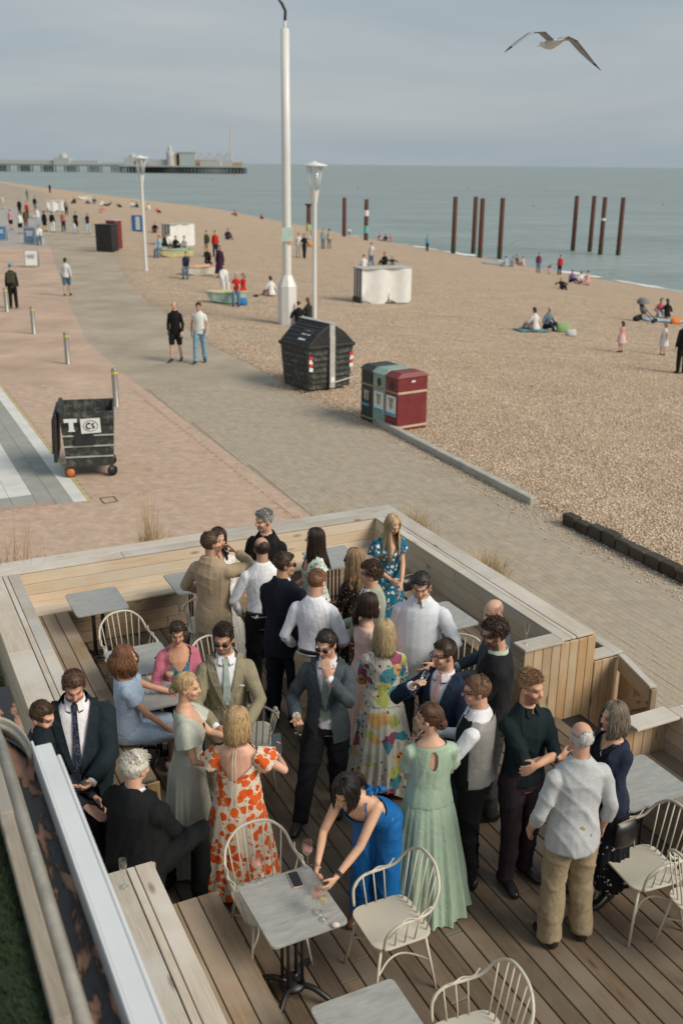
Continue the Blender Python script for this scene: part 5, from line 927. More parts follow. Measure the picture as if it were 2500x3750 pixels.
bg2 = mat_cloth('olive_linen', (.255, .225, .15), .9, .12, 300, .3); P_['beige'] = person('man in double-breasted olive-beige suit and sunglasses facing the camera', top=(512, 1437, 1.80), H=1.80, yaw=-80, look=-96, pitch=10, aR=(.10, .31, 1.03), eR=(.9, -.3, -.4), aL=(-.12, .36, 1.05), eL=(-1, -.2, -.3), hL=dict(curl=45), hair=('quiff', (.030, .018, .013), dict(top=.012, len=.8)), skin=(.57, .36, .27), beard=((.06, .034, .022), .65), wear=[('trousers', bg2), ('shirtfront', cl(WHT)), ('tie', cl((.33, .40, .36)), dict(z1=1.15)), ('jacket', bg2, dict(zv=1.08, w0=.09)), ('shades', M_['black']), ('shoes', brownl)])
P_['pinkcard'] = person('seated woman with short brown hair in pink cardigan and teal top', top=(407, 1444, 1.27), H=1.62, yaw=-72, look=-78, pitch=12, sex='f', fat=.02, lean=8, sit=.46, aR=(.16, .40, 1.10), aL=(-.08, .42, 1.10), hair=('short', (.042, .024, .017), dict(line=.045)), skin=(.52, .30, .22), wear=[('top', cl((.02, .22, .32)), dict(name='blouse', infl=.012, z0=.86, z1=1.44, sl=0, cut=nk_v(1.25, 1.3))), ('top', cl((.47, .14, .20)), dict(name='cardigan', infl=.020, z0=.84, z1=1.45, sl=1.75, open_v=(1.0, .12, .05))), ('trousers', cl((.015, .03, .05)))])
ll = mat_print('pale_blue_lace', (.34, .43, .56), [(30, .36, (.44, .52, .63), .6, .9), (55, .3, (.28, .37, .5), .5, .6)]); P_['bluelace'] = person('seated auburn-haired woman in pale blue lace dress on the end of the bench', top=(288, 1500, 1.30), H=1.66, yaw=18, look=8, pitch=2, sex='f', fat=.012, sit=.46, aR=(.17, .36, .92), aL=(-.16, .50, 1.10), hair=('bob', (.19, .085, .04), dict(len=1.05, wave=.014, flare=.035)), skin=(.58, .35, .26), wear=[('bodice', ll, dict(neck=nk_crew, sl=.5, end=2., infl=.018)), ('trousers', ll, dict(len=.5, infl=.035, amp=.008)), ('shoes', cl((.5, .33, .25), 'leather'))])
dg_ = cl((.012, .020, .026)); P_['bigdark'] = person('large bearded man in dark suit and speckled tie using a phone', top=(167, 1538, 1.83), H=1.83, yaw=-78, look=-72, pitch=24, fat=.075, aR=(.10, .37, 1.05), aL=(-.09, .38, 1.05), eR=(.9, -.4, -.4), eL=(-.9, -.4, -.4), hR=dict(palm=(-.6, 0, .8), dir=(-.55, .8, .1)), hL=dict(palm=(.6, 0, .8), dir=(.55, .8, .1)), hair=('fade', (.085, .042, .022)), skin=(.60, .36, .27), beard=((.13, .06, .03), .75), wear=[('trousers', cl((.010, .010, .012))), ('shirtfront', cl((.72, .70, .74))), ('tie', mat_print('speckled_tie', (.014, .018, .035), [(160, .3, (.45, .47, .55), .35, .2)]), dict(z1=.99)), ('jacket', dg_, dict(zv=1.0, w0=.11, wl=.10, infl=.03)), ('shoes', leath)])
P_['hidden'] = person('brown-haired man partly hidden behind the white beam, holding out a hand', top=(100, 1645, 1.47), H=1.78, yaw=-20, look=-25, pitch=14, sit=.62, aR=(.16, .56, 1.02), eR=(.6, -.5, -.6), hR=dict(palm=(-.1, .1, -1), curl=6), aL='lap', hair=('short', (.065, .035, .020)), skin=(.64, .40, .31), wear=[('trousers', cl(BLK)), ('shirt', cl((.03, .035, .05)))])
bs = cl((.0085, .0095, .011)); P_['white'] = person('white-haired man in black suit sitting with his back to the camera', top=(310, 1725, 1.46), H=1.84, yaw=62, look=55, pitch=4, fat=.05, sit=.45, lean=4, aR='lap', aL='lap', legs={1: ((.30, .36, .72), (.24, .42, .09)), -1: ((-.10, .45, .60), (-.10, .44, .09))}, hair=('short', (.60, .57, .50), dict(thick=.016, len=1.4)), skin=(.62, .40, .32), wear=[('trousers', bs), ('shirtfront', cl(WHT)), ('jacket', bs, dict(lapel=False, infl=.03, z0=.62, amp=.012)), ('shoes', leath)])
# ================================================================== furniture and small things on the deck
def rounded_rect(w, d, r, n=5):
    P = []
    for cx, cy, a0 in ((w / 2 - r, d / 2 - r, 0), (-w / 2 + r, d / 2 - r, 90), (-w / 2 + r, -d / 2 + r, 180), (w / 2 - r, -d / 2 + r, 270)):
        for k in range(n): a = R(a0 + 90 * k / (n - 1)); P.append((cx + r * math.cos(a), cy + r * math.sin(a)))
    return P
def make_table(w, d):
    t = empty('cafe_table'); MB().prism(rounded_rect(w, d, .035), .735, .757).build('table_top', M_['marble'], t, bevel=.003)
    for x, y in ((.05, .05), (-.05, .05), (.05, -.05), (-.05, -.05)): MB().tube([(x, y, .10), (x, y, .70)], [.012, .012], 8).build('column_bar', M_['black'], t, True)
    MB().box((0, 0, .715), (w * .62, .05, .03)).box((0, 0, .7135), (.05, d * .62, .03)).build('top_bracket', M_['black'], t); MB().lathe([(.0, .13), (.085, .13), (.09, .10), (.05, .085), (0, .085)], 16).build('hub', M_['black'], t, True)
    for k in range(4):
        a = R(45 + 90 * k); c, s = math.cos(a), math.sin(a); P = smoothpath([(c * .04, s * .04, .115), (c * .14, s * .14, .12), (c * .24, s * .24, .07), (c * .30, s * .30, .022)], 10); MB().tube(P, [.020] * 7 + [.018, .022, .024], 8).ball((c * .305, s * .305, .017), (.032, .032, .017), 8).build('foot', M_['black'], t, True)
    return t
tab_az = UA                                              # table length runs with the deck
def place_table(a, b, w, d, label):
    t = make_table(w, d); t.location = AB(a, b, DZ); t.rotation_euler = (0, 0, tab_az + random.uniform(-.02, .02)); tag(t, label, 'table', 'marble cafe tables on the deck'); return t
place_table(1.09, 4.08, .62, .56, 'empty grey marble table in the far left corner by the back bench')
place_table(1.0, 2.95, .62, .56, 'grey marble table mostly hidden behind the man in the beige suit')
place_table(1.02, 1.20, .64, .58, 'grey marble table behind the dark-haired woman in green floral dress')
place_table(3.0, .90, .62, .56, 'grey marble table corner showing behind the man in the dotted shirt')
place_table(2.62, 4.02, .60, .57, 'grey marble table behind the black handbag, next to the curly hoop chair')
place_table(3.25, 3.99, .60, .57, 'grey marble table where the woman in pale blue lace rests her arm')
place_table(6.30, 4.03, .60, .52, 'grey marble table with wine glasses and a pink phone')
place_table(7.42, 4.01, .62, .53, 'empty grey marble table cut off by the bottom of the picture')
place_table(6.20, 1.08, .56, .62, 'grey marble table on the right beside the woman in the navy cardigan')
def make_chair():
    t = empty('hoop_chair'); P = [(x, y) for x, y in rounded_rect(.44, .43, .09)]
    MB().prism(P, .445, .462).build('seat', M_['cream'], t, bevel=.004)
    hoop = smoothpath([(-.225, .17, .47), (-.25, .16, .60), (-.262, .08, .665), (-.262, -.06, .675), (-.250, -.155, .70), (-.215, -.225, .80), (-.12, -.262, .885), (0, -.272, .905), (.12, -.262, .885), (.215, -.225, .80), (.250, -.155, .70), (.262, -.06, .675), (.262, .08, .665), (.25, .16, .60), (.225, .17, .47)], 60)
    MB().tube(hoop, [.0108] * 60, 8).build('back_hoop', M_['cream'], t, True)
    for sx in (1, -1):                                    # cane-like wrapping on the arms
        q = smoothpath([(sx * .252, .155, .585), (sx * .274, .09, .655), (sx * .249, .03, .690), (sx * .275, -.04, .688), (sx * .25, -.10, .700), (sx * .262, -.15, .735)], 20); MB().tube(q, [.006] * 20, 6).build('arm_wrap', M_['cream'], t, True)
        for k, (y, z) in enumerate(((.09, .662), (.01, .668), (-.07, .676))): MB().tube([(sx * .205, y * .9, .46), (sx * .258, y, z)], [.0052, .0052], 6).build('spindle', M_['cream'], t, True)
    for k in range(7):
        u = (k - 3) / 3; x0 = u * .165; x1 = u * .205; i = min(range(20, 41), key=lambda i: abs(hoop[i][0] - x1)); MB().tube([(x0, -.195 + .02 * abs(u), .46), tuple(hoop[i])], [.0054, .0054], 6).build('spindle', M_['cream'], t, True)
    for sx in (1, -1):
        for sy in (1, -1): MB().tube([(sx * .17, sy * .16, .45), (sx * .225, sy * .235, 0)], [.0112, .0098], 8).build('leg', M_['cream'], t, True)
        q = smoothpath([(sx * .197, .195, .24), (sx * .10, .06, .25), (sx * .09, -.06, .25), (sx * .197, -.195, .24)], 14); MB().tube(q, [.008] * 14, 6).build('stretcher', M_['cream'], t, True)
    return t
chair0 = make_chair(); first = [True]
def place_chair(p, yaw, label):
    c = chair0 if first[0] else copy_tree(chair0); first[0] = False; c.location = p; c.rotation_euler = (0, 0, R(yaw - 90)); tag(c, label, 'chair', 'cream hoop chairs on the deck'); return c
place_chair(AB(2.05, 3.98), -58, 'cream hoop chair pushed up to the table nearest the left bench')
place_chair(AB(1.55, 2.98), 95, 'cream chair behind the man in the beige suit, near the back bench')
place_chair(AB(2.95, 3.30), -35, 'cream chair under the seated woman in the pink cardigan')
place_chair(AB(3.85, 3.40), 100, 'cream hoop chair behind the man in the double-breasted suit')
place_chair(AB(3.9, 1.28), -118, 'cream chair between the tall man in dotted shirt and the man in black jacket')
place_chair(AB(5.86, 4.02), -64, 'cream hoop chair in front of the orange poppy dress')
place_chair(AB(6.42, 3.36), 205, 'cream hoop chair facing the table with the phone, beside the green gown')
place_chair(AB(7.50, 3.40), 200, 'cream hoop chair cut off at the bottom edge of the picture')
place_chair(AB(6.72, 1.44), 200, 'cream hoop chair beside the older man, at the right-hand table')
place_chair(AB(7.22, 1.30), 20, 'cream hoop chair cut off by the right edge of the picture')
# glasses
def flute(loc, label, tilt=(0, 0, 0), fill='fizz', kind='flute'):
    o = empty('champagne_flute' if kind == 'flute' else 'wine_glass' if kind == 'wine' else 'tumbler', loc, 0, label, 'glass'); o.rotation_euler = tilt
    if kind == 'flute': pr = [(.030, .001), (.028, .004), (.006, .010), (.0035, .02), (.0035, .095), (.010, .105), (.020, .13), (.025, .17), (.024, .215)]; lq = [(.001, .107), (.018, .13), (.0235, .165), (.0, .165)]
    elif kind == 'wine': pr = [(.036, .001), (.034, .004), (.006, .010), (.0036, .02), (.0036, .085), (.014, .095), (.036, .125), (.040, .15), (.032, .205)]; lq = [(.001, .097), (.033, .125), (.038, .145), (0, .145)]
    else: pr = [(.0, .003), (.030, .003), (.036, .03), (.038, .06), (.036, .085)]; lq = [(.001, .006), (.029, .006), (.034, .03), (0, .03)]
    MB().lathe(pr, 18).build('glass', M_['glass'], o, True)
    if fill: MB().lathe(lq, 16).build('wine', M_[fill], o, True)
    return o
TZ = DZ + .757
flute(AB(4.05, .58, CAPZ + .003), 'empty champagne flute standing on the end of the right-hand bench wall', fill=None)
flute(AB(2.02, .45, SEATZ + .002), 'glass of rose wine on the right-hand bench by the black handbag', fill='rose', kind='wine')
p = G(1 * 707, 1990, TZ); flute((p.x, p.y, TZ), 'glass of rose wine beside the pink phone on the marble table', fill='rose', kind='wine')
p = G(590, 2022, TZ); flute((p.x, p.y, TZ), 'nearly empty wine glass at the left corner of the marble table', fill='rose', kind='wine')
p = G(728, 2095, TZ); flute((p.x, p.y, TZ), 'wine glass held in both hands by the woman in blue', fill='rose', kind='wine')
p = G(742, 2112, TZ); flute((p.x, p.y, TZ), 'champagne flute under the hands of the woman in blue', fill='fizz')
p = G(345, 1592, TZ); flute((p.x, p.y, TZ), 'champagne flute held on the table by the woman in pale blue lace', fill='fizz')
p = G(365, 1590, TZ); flute((p.x, p.y, TZ), 'clear tumbler beside the flute on the table of the lace dress', fill=None, kind='tumbler')
p = G(312, 1596, TZ); flute((p.x, p.y, TZ), 'clear tumbler on the table behind the auburn-haired woman', fill=None, kind='tumbler')
p = G(392, 1577, TZ); flute((p.x, p.y, TZ), 'glass of white wine on the table before the pink cardigan', fill='fizz', kind='wine')
flute(AB(5.80, 4.98, CAPZ + .002), 'flute standing on the bench wall under the white beam', fill=None)
p = G(296, 2130, CAPZ); 
def held(key, sd, label, fill='fizz', kind='flute', tilt=(0, 0, 0), dz=-.10, push=0.):
    f = P_[key]; g = f.world(f.grip[sd]); Mx = Matrix.Rotation(tilt[2], 3, 'Z') @ Matrix.Rotation(tilt[0], 3, 'X'); off = Mx @ Vector((0, 0, dz)); o = flute(g + off, label, tilt, fill, kind); return o
def held_to(key, sd, label, kind, back):
    f = P_[key]; g = np.array(f.grip[sd]); up = unit(f.HT((0, .10, -.06)) - g + np.array([0, 0, .03])); uw = Vector(rot('Z', f.yaw - 90) @ up); o = flute(f.world(g - up * back), label, (0, 0, 0), None, kind); o.rotation_euler = uw.to_track_quat('Z', 'Y').to_euler(); return o
held('grey3', 1, 'champagne flute held by the man with his hand over his mouth')
held_to('navypink', 1, 'tilted champagne flute at the lips of the man with pink tie', 'flute', .10)
held_to('beigeback', 1, 'glass raised by the man in the beige linen suit', 'tumbler', .04)
held('beige', -1, 'champagne flute held by the man in the double-breasted suit', None)
held('curlyblack', -1, 'champagne flute held by the curly-haired man in black jacket', None)
held('waistcoat', -1, 'small glass held out by the man in the waistcoat', None, 'tumbler', dz=-.04)
held('orange', -1, 'champagne flute held between the two blonde women', None)
# phones
def phone(loc, rot_, label, c=(.012, .014, .016), case=None):
    o = empty('phone', loc, 0, label, 'phone'); o.rotation_euler = rot_
    MB().prism(rounded_rect(.074, .152, .012), 0, .009).build('case', case or M_['black'], o); MB().prism(rounded_rect(.066, .144, .009), .0095, .0102).build('screen', mat_plain('phone_glass', c, .08, .1), o); return o
p = G(678, 2022, TZ); phone((p.x, p.y, TZ + .001), (0, 0, R(20)), 'pink-cased phone lying on the marble table', case=mat_plain('pink_case', (.62, .42, .38), .5))
f = P_['orange']; phone(f.world(f.grip[1]) + Vector((0, .0, .03)), (R(62), 0, R(10)), 'phone held up by the woman in the poppy dress', (.05, .06, .07))
f = P_['bigdark']; phone(f.world((np.array(f.grip[1]) + np.array(f.grip[-1])) / 2) + Vector((0, 0, .015)), (R(15), 0, R(15)), 'phone held by the large bearded man')
# bags
def bag(name, loc, rz, w, d, h, mat, label, strap=True, cat='handbag'):
    o = empty(name, loc, rz, label, cat); B = MB(); B.tube([(0, 0, 0), (0, 0, h * .15), (0, 0, h * .6), (0, 0, h)], [(w * .46, d * .42), (w * .52, d * .5), (w * .48, d * .42), (w * .44, d * .10)], 20, ref=(1, 0, 0)); b_ = B.build('bag_body', mat, o, True)
    MB().tube([(-w * .43, 0, h), (0, 0, h + .004), (w * .43, 0, h)], [.005] * 3, 6).build('zip', cl((.25, .2, .12), 'leather'), o)
    if strap: MB().tube(smoothpath([(-w * .45, 0, h), (-w * .52, d * .9, h * .55), (0, d * 1.3, .015), (w * .52, d * .9, h * .5), (w * .45, 0, h)], 24), [.005] * 24, 6).build('strap', mat, o, True)
    return o
bag('handbag', AB(2.95, 3.80, TZ), R(8), .30, .10, .15, leath, 'soft black handbag lying on the table in front of the pink cardigan')
bag('handbag', AB(1.62, .52, SEATZ + .001), R(40), .24, .14, .17, leath, 'black shoulder bag standing on the right-hand bench beside the dotted shirt')
f = P_['pink']; bag('handbag', f.world((.20, .02, .78)), R(20), .17, .06, .15, cl((.22, .012, .015), 'leather'), 'dark red shoulder bag hanging beside the pink dress', False)
f = P_['cardigan']; bag('handbag', f.world((-.27, .05, .66)), R(30), .20, .07, .20, leath, 'small black bag hanging at the side of the navy cardigan', False)
p = G(770, 2128, TZ); o = tag(MB().ball((0, 0, .012), (.028, .022, .014), 10).build('seashell', mat_plain('shell', (.62, .55, .47), .6, .2, 40), None, True), 'small pale shell near the front edge of the marble table', 'shell'); o.location = (p.x, p.y, TZ)
f = P_['beige']; V = [f.T((-.135 + dx, surf_y(f, .12, z, .036) + .004, z)) for dx, z in ((0, 1.262), (.07, 1.268), (.072, 1.285), (.0, 1.278))]; MB().add(V, [(0, 1, 2, 3)]).build('pocket_square', cl(WHT), f.root)
for x_ in (.075, -.075): MB().ball(f.T((x_, surf_y(f, .07, 1.10, .036), 1.10)), .010, 8).build('button', brownl, f.root)
f = P_['orange']
for sx in (-.004, .012): MB().tube([f.T((sx, -.075, 1.455)), f.T((sx * 1.5, -.135, 1.33)), f.T((sx * 2, -.142, 1.18)), f.T((sx * 2.5, -.17, .98))], [.004] * 4, 5).build('tie_string', M_['cream'], f.root)
f = P_['bluejump']
B = MB()
for k in range(9): a = k * .7; B.ball(f.T((-.09 + .045 * math.cos(a), -.10 + .03 * math.sin(a * 1.3), 1.40 + .045 * math.sin(a))), (.034, .012, .03), 8, rot('Z', k * 40) @ rot('X', k * 50))
B.build('bow', jb, f.root, True)
flush()
# ================================================================== promenade and beach
kerbm = mat_plain('concrete_kerb', (.40, .38, .33), .85, .15, 4)
k0, k1 = G(868, 975), G(1222, 1160); tag(board('kerb', None, k0 + Vector((.02, 0, .06)), k1 + Vector((.02, 0, .06)), .16, .16, (0, 0, 1), kerbm, .012), 'long concrete kerb between the paved path and the shingle', 'kerb')
p0, p1 = G(1292, 1203), G(1590, 1352); n = 9
for i in range(n):
    a_ = p0.lerp(p1, i / n); b_ = p0.lerp(p1, (i + .93) / n); h = random.choice((.20, .24, .17, .22)); o = board('timber_sleeper', None, a_ + Vector((.05, .02, h / 2)), b_ + Vector((.05, .02, h / 2)), random.uniform(.15, .19), h, (random.uniform(-.06, .06), random.uniform(-.06, .06), 1), M_['tarwood'], .015); tag(o, ('first dark timber sleeper of the row, nearest the concrete kerb', 'second', 'third', 'fourth', 'fifth', 'sixth', 'seventh', 'eighth', 'last dark timber sleeper of the row, at the right edge')[i] if i in (0, 8) else ('second', 'third', 'fourth', 'fifth', 'sixth', 'seventh', 'eighth')[i - 1] + ' dark timber sleeper of the row counted from the concrete kerb', 'sleeper', 'dark sleepers edging the shingle')
# bollards
steel = mat_plain('brushed_steel', (.36, .34, .30), .38, .1, 3, .75); yel = mat_plain('yellow_band', (.62, .50, .06), .6)
for (x, y, yt), lb in zip(((268, 933, 850), (157, 836, 768), (79, 767, 708), (17, 716, 664)), ('nearest of the steel bollards, beside the wheeled bin', 'second steel bollard from the wheeled bin', 'third steel bollard from the wheeled bin', 'farthest steel bollard, beside the man with a backpack')):
    p = G(x, y); o = empty('bollard', p, 0, lb, 'bollard', 'steel bollards along the promenade'); h = max(.95, ztop(p.x, p.y, yt)); MB().lathe([(.085, 0), (.082, .02), (.075, .03), (.075, h - .03), (.07, h - .008), (.0, h)], 20).build('post', steel, o, True); MB().lathe([(.077, h - .14), (.077, h - .08)], 20).build('band', yel, o, True)
# white mast
whitep = mat_plain('white_mast_paint', (.66, .66, .64), .4, .05, 1.5); p = GB(660, 745); mz = ztop(p.x, p.y, 66) - p.z; mt_ = ztop(p.x, p.y, 36) - p.z; mo = empty('flag_mast', p, R(12), 'tall white mast with an octagonal base and a weathervane on top', 'mast')
MB().lathe([(.36, -.1), (.36, 1.45), (.19, 1.85), (.0, 1.86)], 8).build('base', whitep, mo); MB().lathe([(.165, 1.8), (.160, mz * .6), (.15, mz), (.0, mz + .01)], 20).build('pole', whitep, mo, True); MB().lathe([(.05, mz), (.05, mt_), (0, mt_ + .02)], 10).build('spigot', whitep, mo, True)
MB().tube([(0, 0, mt_ - .15), (.02, 0, mt_ + .15), (-.10, 0, mt_ + .38), (-.22, 0, mt_ + .50)], [(.09, .05), (.10, .05), (.12, .05), (.06, .03)], 8, ref=(0, 1, 0)).build('weathervane', M_['black'], mo, True); MB().box((0, -.175, 3.35), (.42, .02, .50)).build('notice', mat_plain('pale_green_notice', (.42, .56, .50), .6), mo); MB().box((.1, -.178, 3.06), (.18, .02, .10)).build('sticker', mat_plain('orange_sticker', (.62, .28, .14), .6), mo)
# lamps
def lamp(px, y0, y1, label, ks=1.):
    p = GB(px, y0); h = ztop(p.x, p.y, y1) - p.z; o = empty('street_lamp', p, 0, label, 'street lamp', 'white promenade lamps'); MB().lathe([(.10, 0), (.085, .3), (.075, h * .6), (.085, h - 1.55), (.10, h - 1.45), (.17, h - 1.0)], 16).build('post', whitep, o, True)
    for k in range(4): a = R(90 * k + 30); MB().tube([(.15 * math.cos(a), .15 * math.sin(a), h - 1.05), (.32 * ks * math.cos(a), .32 * ks * math.sin(a), h - .16)], [.025, .02], 6).build('arm', whitep, o, True)
    MB().lathe([(.12, h - 1.0), (.24 * ks, h - .18), (.0, h - .18)], 14).build('lantern', M_['glass'], o, True); MB().lathe([(.0, h - .17), (.48 * ks, h - .17), (.46 * ks, h - .13), (.1, h - .04), (.05, h), (0, h)], 22).build('hood', whitep, o, True); return o
lamp(722, 745, 370, 'white lamp post with a flared lantern standing beside the tall mast'); lamp(336, 622, 356, 'slim white lamp post far down the beach at left', .8)
# bins
blk = mat_plain('scuffed_black_plastic', (.018, .019, .019), .55, .5, 5); scuff = (lambda M: M.set(Base_Color=M.mix(M.ramp(M.noise(M.coord(), 7, 7, .75, .3), [(.50, (0,) * 3), (.70, (1,) * 3)]), (.030, .034, .031), (.185, .185, .16))).m)(Mat('scuffed_bin_side', (.03, .03, .03), .6)); galv = mat_plain('galvanised', (.42, .42, .39), .5, .15, 6); signw = mat_plain('white_label', (.72, .73, .72), .6, .05); redst = mat_plain('red_stripe', (.55, .04, .03), .6)
q0, q1, q2 = G(706, 905), G(800, 890), G(672, 850); ex = (q1 - q0); ex.z = 0; L0 = 1.55; bc = empty('wheelless_container', q0 + ex.normalized() * .78, math.atan2(ex.y, ex.x) - .02, 'large scuffed black communal bin with a ridged roof and steel bracket', 'bin')
bw, bd, bh = .74, .62, 1.15
B = MB(); B.add([(-bw * .90, .05, .05), (bw * .90, .05, .05), (bw * .90, 1.25, .05), (-bw * .90, 1.25, .05), (-bw, .0, bh), (bw, .0, bh), (bw, 1.30, bh), (-bw, 1.30, bh)], [(0, 3, 2, 1), (4, 5, 6, 7), (0, 1, 5, 4), (1, 2, 6, 5), (2, 3, 7, 6), (3, 0, 4, 7)]); B.build('tub', scuff, bc, bevel=.03)
for k, z in enumerate(np.linspace(.25, 1.0, 6)):
    for sx in (-1, 1): MB().box((sx * .38, .035 - .045 * (z - .05), z), (.50, .05, .07)).build('rib', scuff, bc, bevel=.01)
    for y_ in (.35, .95): MB().box((-bw * (.86 + .14 * z / 1.15), y_, z), (.05, .42, .06)).build('rib', blk, bc, bevel=.01)
rim_ = MB().box((0, .65, bh + .03), (bw * 2.08, 1.40, .10)); rim_.build('rim', blk, bc, bevel=.02); roof = MB(); pts = [(-bw * 1.02, bh + .07), (-bw * .55, bh + .40), (-.06, bh + .60), (.06, bh + .60), (bw * .55, bh + .40), (bw * 1.02, bh + .07)]
roof.add([(x, -.02, z) for x, z in pts] + [(x, 1.32, z) for x, z in pts], [(0, 1, 2, 3, 4, 5), (11, 10, 9, 8, 7, 6)] + [(i, i + 6, (i + 1) % 6 + 6, (i + 1) % 6) for i in range(6)]); rf_ = roof.build('roof_lid', blk, bc, bevel=.02)
for i in range(7): t_ = (i + .5) / 7; x = -bw * (1 - t_); z = np.interp(x, [-bw, -bw * .55, -.06], [bh + .08, bh + .405, bh + .605]); MB().box((x, .65, z), (.03, 1.22, .02)).build('roof_ridge', blk, bc)
MB().box((0, -.045, .75), (.17, .05, 1.35)).build('bracket', galv, bc, bevel=.01); MB().box((0, .64, bh + .625), (.17, 1.42, .03)).build('bracket', galv, bc, bevel=.01); MB().box((0, -.03, bh + .33), (.17, .05, .58)).build('bracket', galv, bc, bevel=.01); MB().tube([(-.05, -.05, .20), (.70, -.08, .30), (.86, .3, .42)], [.02] * 3, 6).build('lever', galv, bc)
def rect_on(name, parent, c, w, h, mat, M=None): MB().box(c, (w, .006, h), M).build(name, mat, parent)
for x_, w_ in ((-.66, .12), (.66, .12)):
    for k in range(4): rect_on('warning_stripe', bc, (x_, -.012 - .0 * k, .62 + k * .10), w_, .098, redst if k % 2 else signw, rot('Y', 14 if x_ < 0 else -14))
rect_on('sticker', bc, (0, -.074, .30), .13, .14, signw)
Mr = rot('Y', -35)
for k, (yy_, xx_, ww_, dd_) in enumerate(((.30, -.50, .05, .10), (.44, -.50, .05, .06), (.56, -.50, .05, .12), (.30, -.38, .04, .04), (.46, -.38, .04, .14), (.62, -.38, .04, .05), (.34, -.62, .06, .05), (.50, -.62, .06, .22))): z = np.interp(xx_, [-bw, -bw * .55], [bh + .08, bh + .405]) + .012; MB().box((xx_, yy_, z), (ww_, dd_, .006), Mr).build('lettering', signw, bc)
# triple recycling bin
t0_, t1_, t2_ = G(828, 962), G(911, 993), G(961, 975); fx = (t1_ - t0_); fx.z = 0; wid = fx.length; tb_ = empty('recycling_bin', t0_, math.atan2(fx.y, fx.x), 'three-part recycling bin in black, pale green and dark red', 'bin'); dp = .82; hh = 1.22; seg = wid / 3
cols3 = (mat_plain('bin_black', (.02, .024, .024), .5, .25), mat_plain('bin_green', (.23, .34, .29), .55, .15), mat_plain('bin_red', (.17, .022, .026), .5, .2)); gold = mat_plain('gold_trim', (.32, .24, .11), .5); bluep = mat_plain('poster_blue', (.06, .30, .50), .5)
for k in range(3):
    x0 = k * seg; MB().box((x0 + seg / 2, dp / 2, hh / 2), (seg - .004, dp, hh)).build('bin_body', cols3[k], tb_, bevel=.008)
    B = MB(); a_, b2 = x0 - .02 * (k == 0), x0 + seg + .02 * (k == 2); B.add([(a_, -.04, hh), (b2, -.04, hh), (b2, dp + .04, hh), (a_, dp + .04, hh), (a_ + .04, .12, hh + .10), (b2 - .04, .12, hh + .10), (b2 - .04, dp - .12, hh + .10), (a_ + .04, dp - .12, hh + .10)], [(0, 1, 5, 4), (1, 2, 6, 5), (2, 3, 7, 6), (3, 0, 4, 7), (4, 5, 6, 7), (3, 2, 1, 0)]); B.build('lid', cols3[k], tb_)
    if k: MB().lathe([(0, 0), (.075, 0), (.075, .02), (0, .02)], 16).build('opening', M_['black'], tb_).matrix_basis = Matrix.Translation((x0 + seg / 2, .0, hh - .20)) @ Matrix.Rotation(R(90), 4, 'X') @ Matrix.Diagonal((1, 1.3, .4, 1))
    else: rect_on('opening', tb_, (x0 + seg / 2, -.004, hh - .18), seg * .8, .16, M_['black'])
    for z in (hh - .34, .10): MB().box((x0 + seg / 2, -.006, z), (seg, .016, .035)).build('trim', gold, tb_)
    if k: rect_on('poster', tb_, (x0 + seg / 2, -.008, .56), seg * .76, .46, signw); rect_on('poster_band', tb_, (x0 + seg / 2, -.012, .37), seg * .70, .07, bluep)
    else: rect_on('poster_band', tb_, (x0 + seg * .4, -.008, .40), seg * .6, .06, bluep)
    for j, (cx, cz, w_, h_, cc) in enumerate(((-.06, .60, .05, .16, (.5, .45, .4)), (.0, .58, .04, .20, (.12, .2, .12)), (.06, .60, .05, .16, (.5, .4, .15)))): rect_on('poster_picture', tb_, (x0 + seg / 2 + cx, -.013, cz), w_, h_, mat_plain('poster_ink_%d' % j, cc, .6))
    for j in range(3): rect_on('poster_text', tb_, (x0 + seg / 2, -.0135, .735 - j * .022), seg * (.5, .34, .42)[j], .009, cols3[0] if k else signw)
for z in (hh - .34, .10): MB().box((wid + .006, dp / 2, z), (.016, dp, .05)).build('trim', mat_plain('pale_trim', (.5, .42, .30), .5), tb_)
rect_on('badge', tb_, (wid + .004, .42, hh - .10), .1, .04, signw, rot('Z', 90))
# open wheeled bin
w0_, w1_ = G(176, 1066), G(250, 1062); sk = empty('wheeled_bin', G(212, 1080), R(12), 'open black wheeled bin with a white letter sign and orange castor', 'bin'); H0 = .22; HW, HD, HT_ = .50, .55, 1.30
B = MB(); th_ = .03
B.add([(-HW * .86, -HD * .86, H0), (HW * .86, -HD * .86, H0), (HW * .86, HD * .86, H0), (-HW * .86, HD * .86, H0), (-HW, -HD, HT_), (HW, -HD, HT_), (HW, HD, HT_), (-HW, HD, HT_), (-HW + th_, -HD + th_, HT_), (HW - th_, -HD + th_, HT_), (HW - th_, HD - th_, HT_), (-HW + th_, HD - th_, HT_), (-HW * .8, -HD * .8, H0 + .05), (HW * .8, -HD * .8, H0 + .05), (HW * .8, HD * .8, H0 + .05), (-HW * .8, HD * .8, H0 + .05)],
      [(3, 2, 1, 0), (0, 1, 5, 4), (1, 2, 6, 5), (2, 3, 7, 6), (3, 0, 4, 7), (4, 5, 9, 8), (5, 6, 10, 9), (6, 7, 11, 10), (7, 4, 8, 11), (8, 9, 13, 12), (9, 10, 14, 13), (10, 11, 15, 14), (11, 8, 12, 15), (12, 13, 14, 15)]); B.build('tub', scuff, sk, bevel=.008)
for k in range(4): z = .42 + k * .21; f_ = .86 + .14 * (z - H0) / (HT_ - H0); MB().box((0, -HD * f_ - .008, z), (HW * 2 * f_, .03, .025)).build('rib', galv if k < 3 else blk, sk)
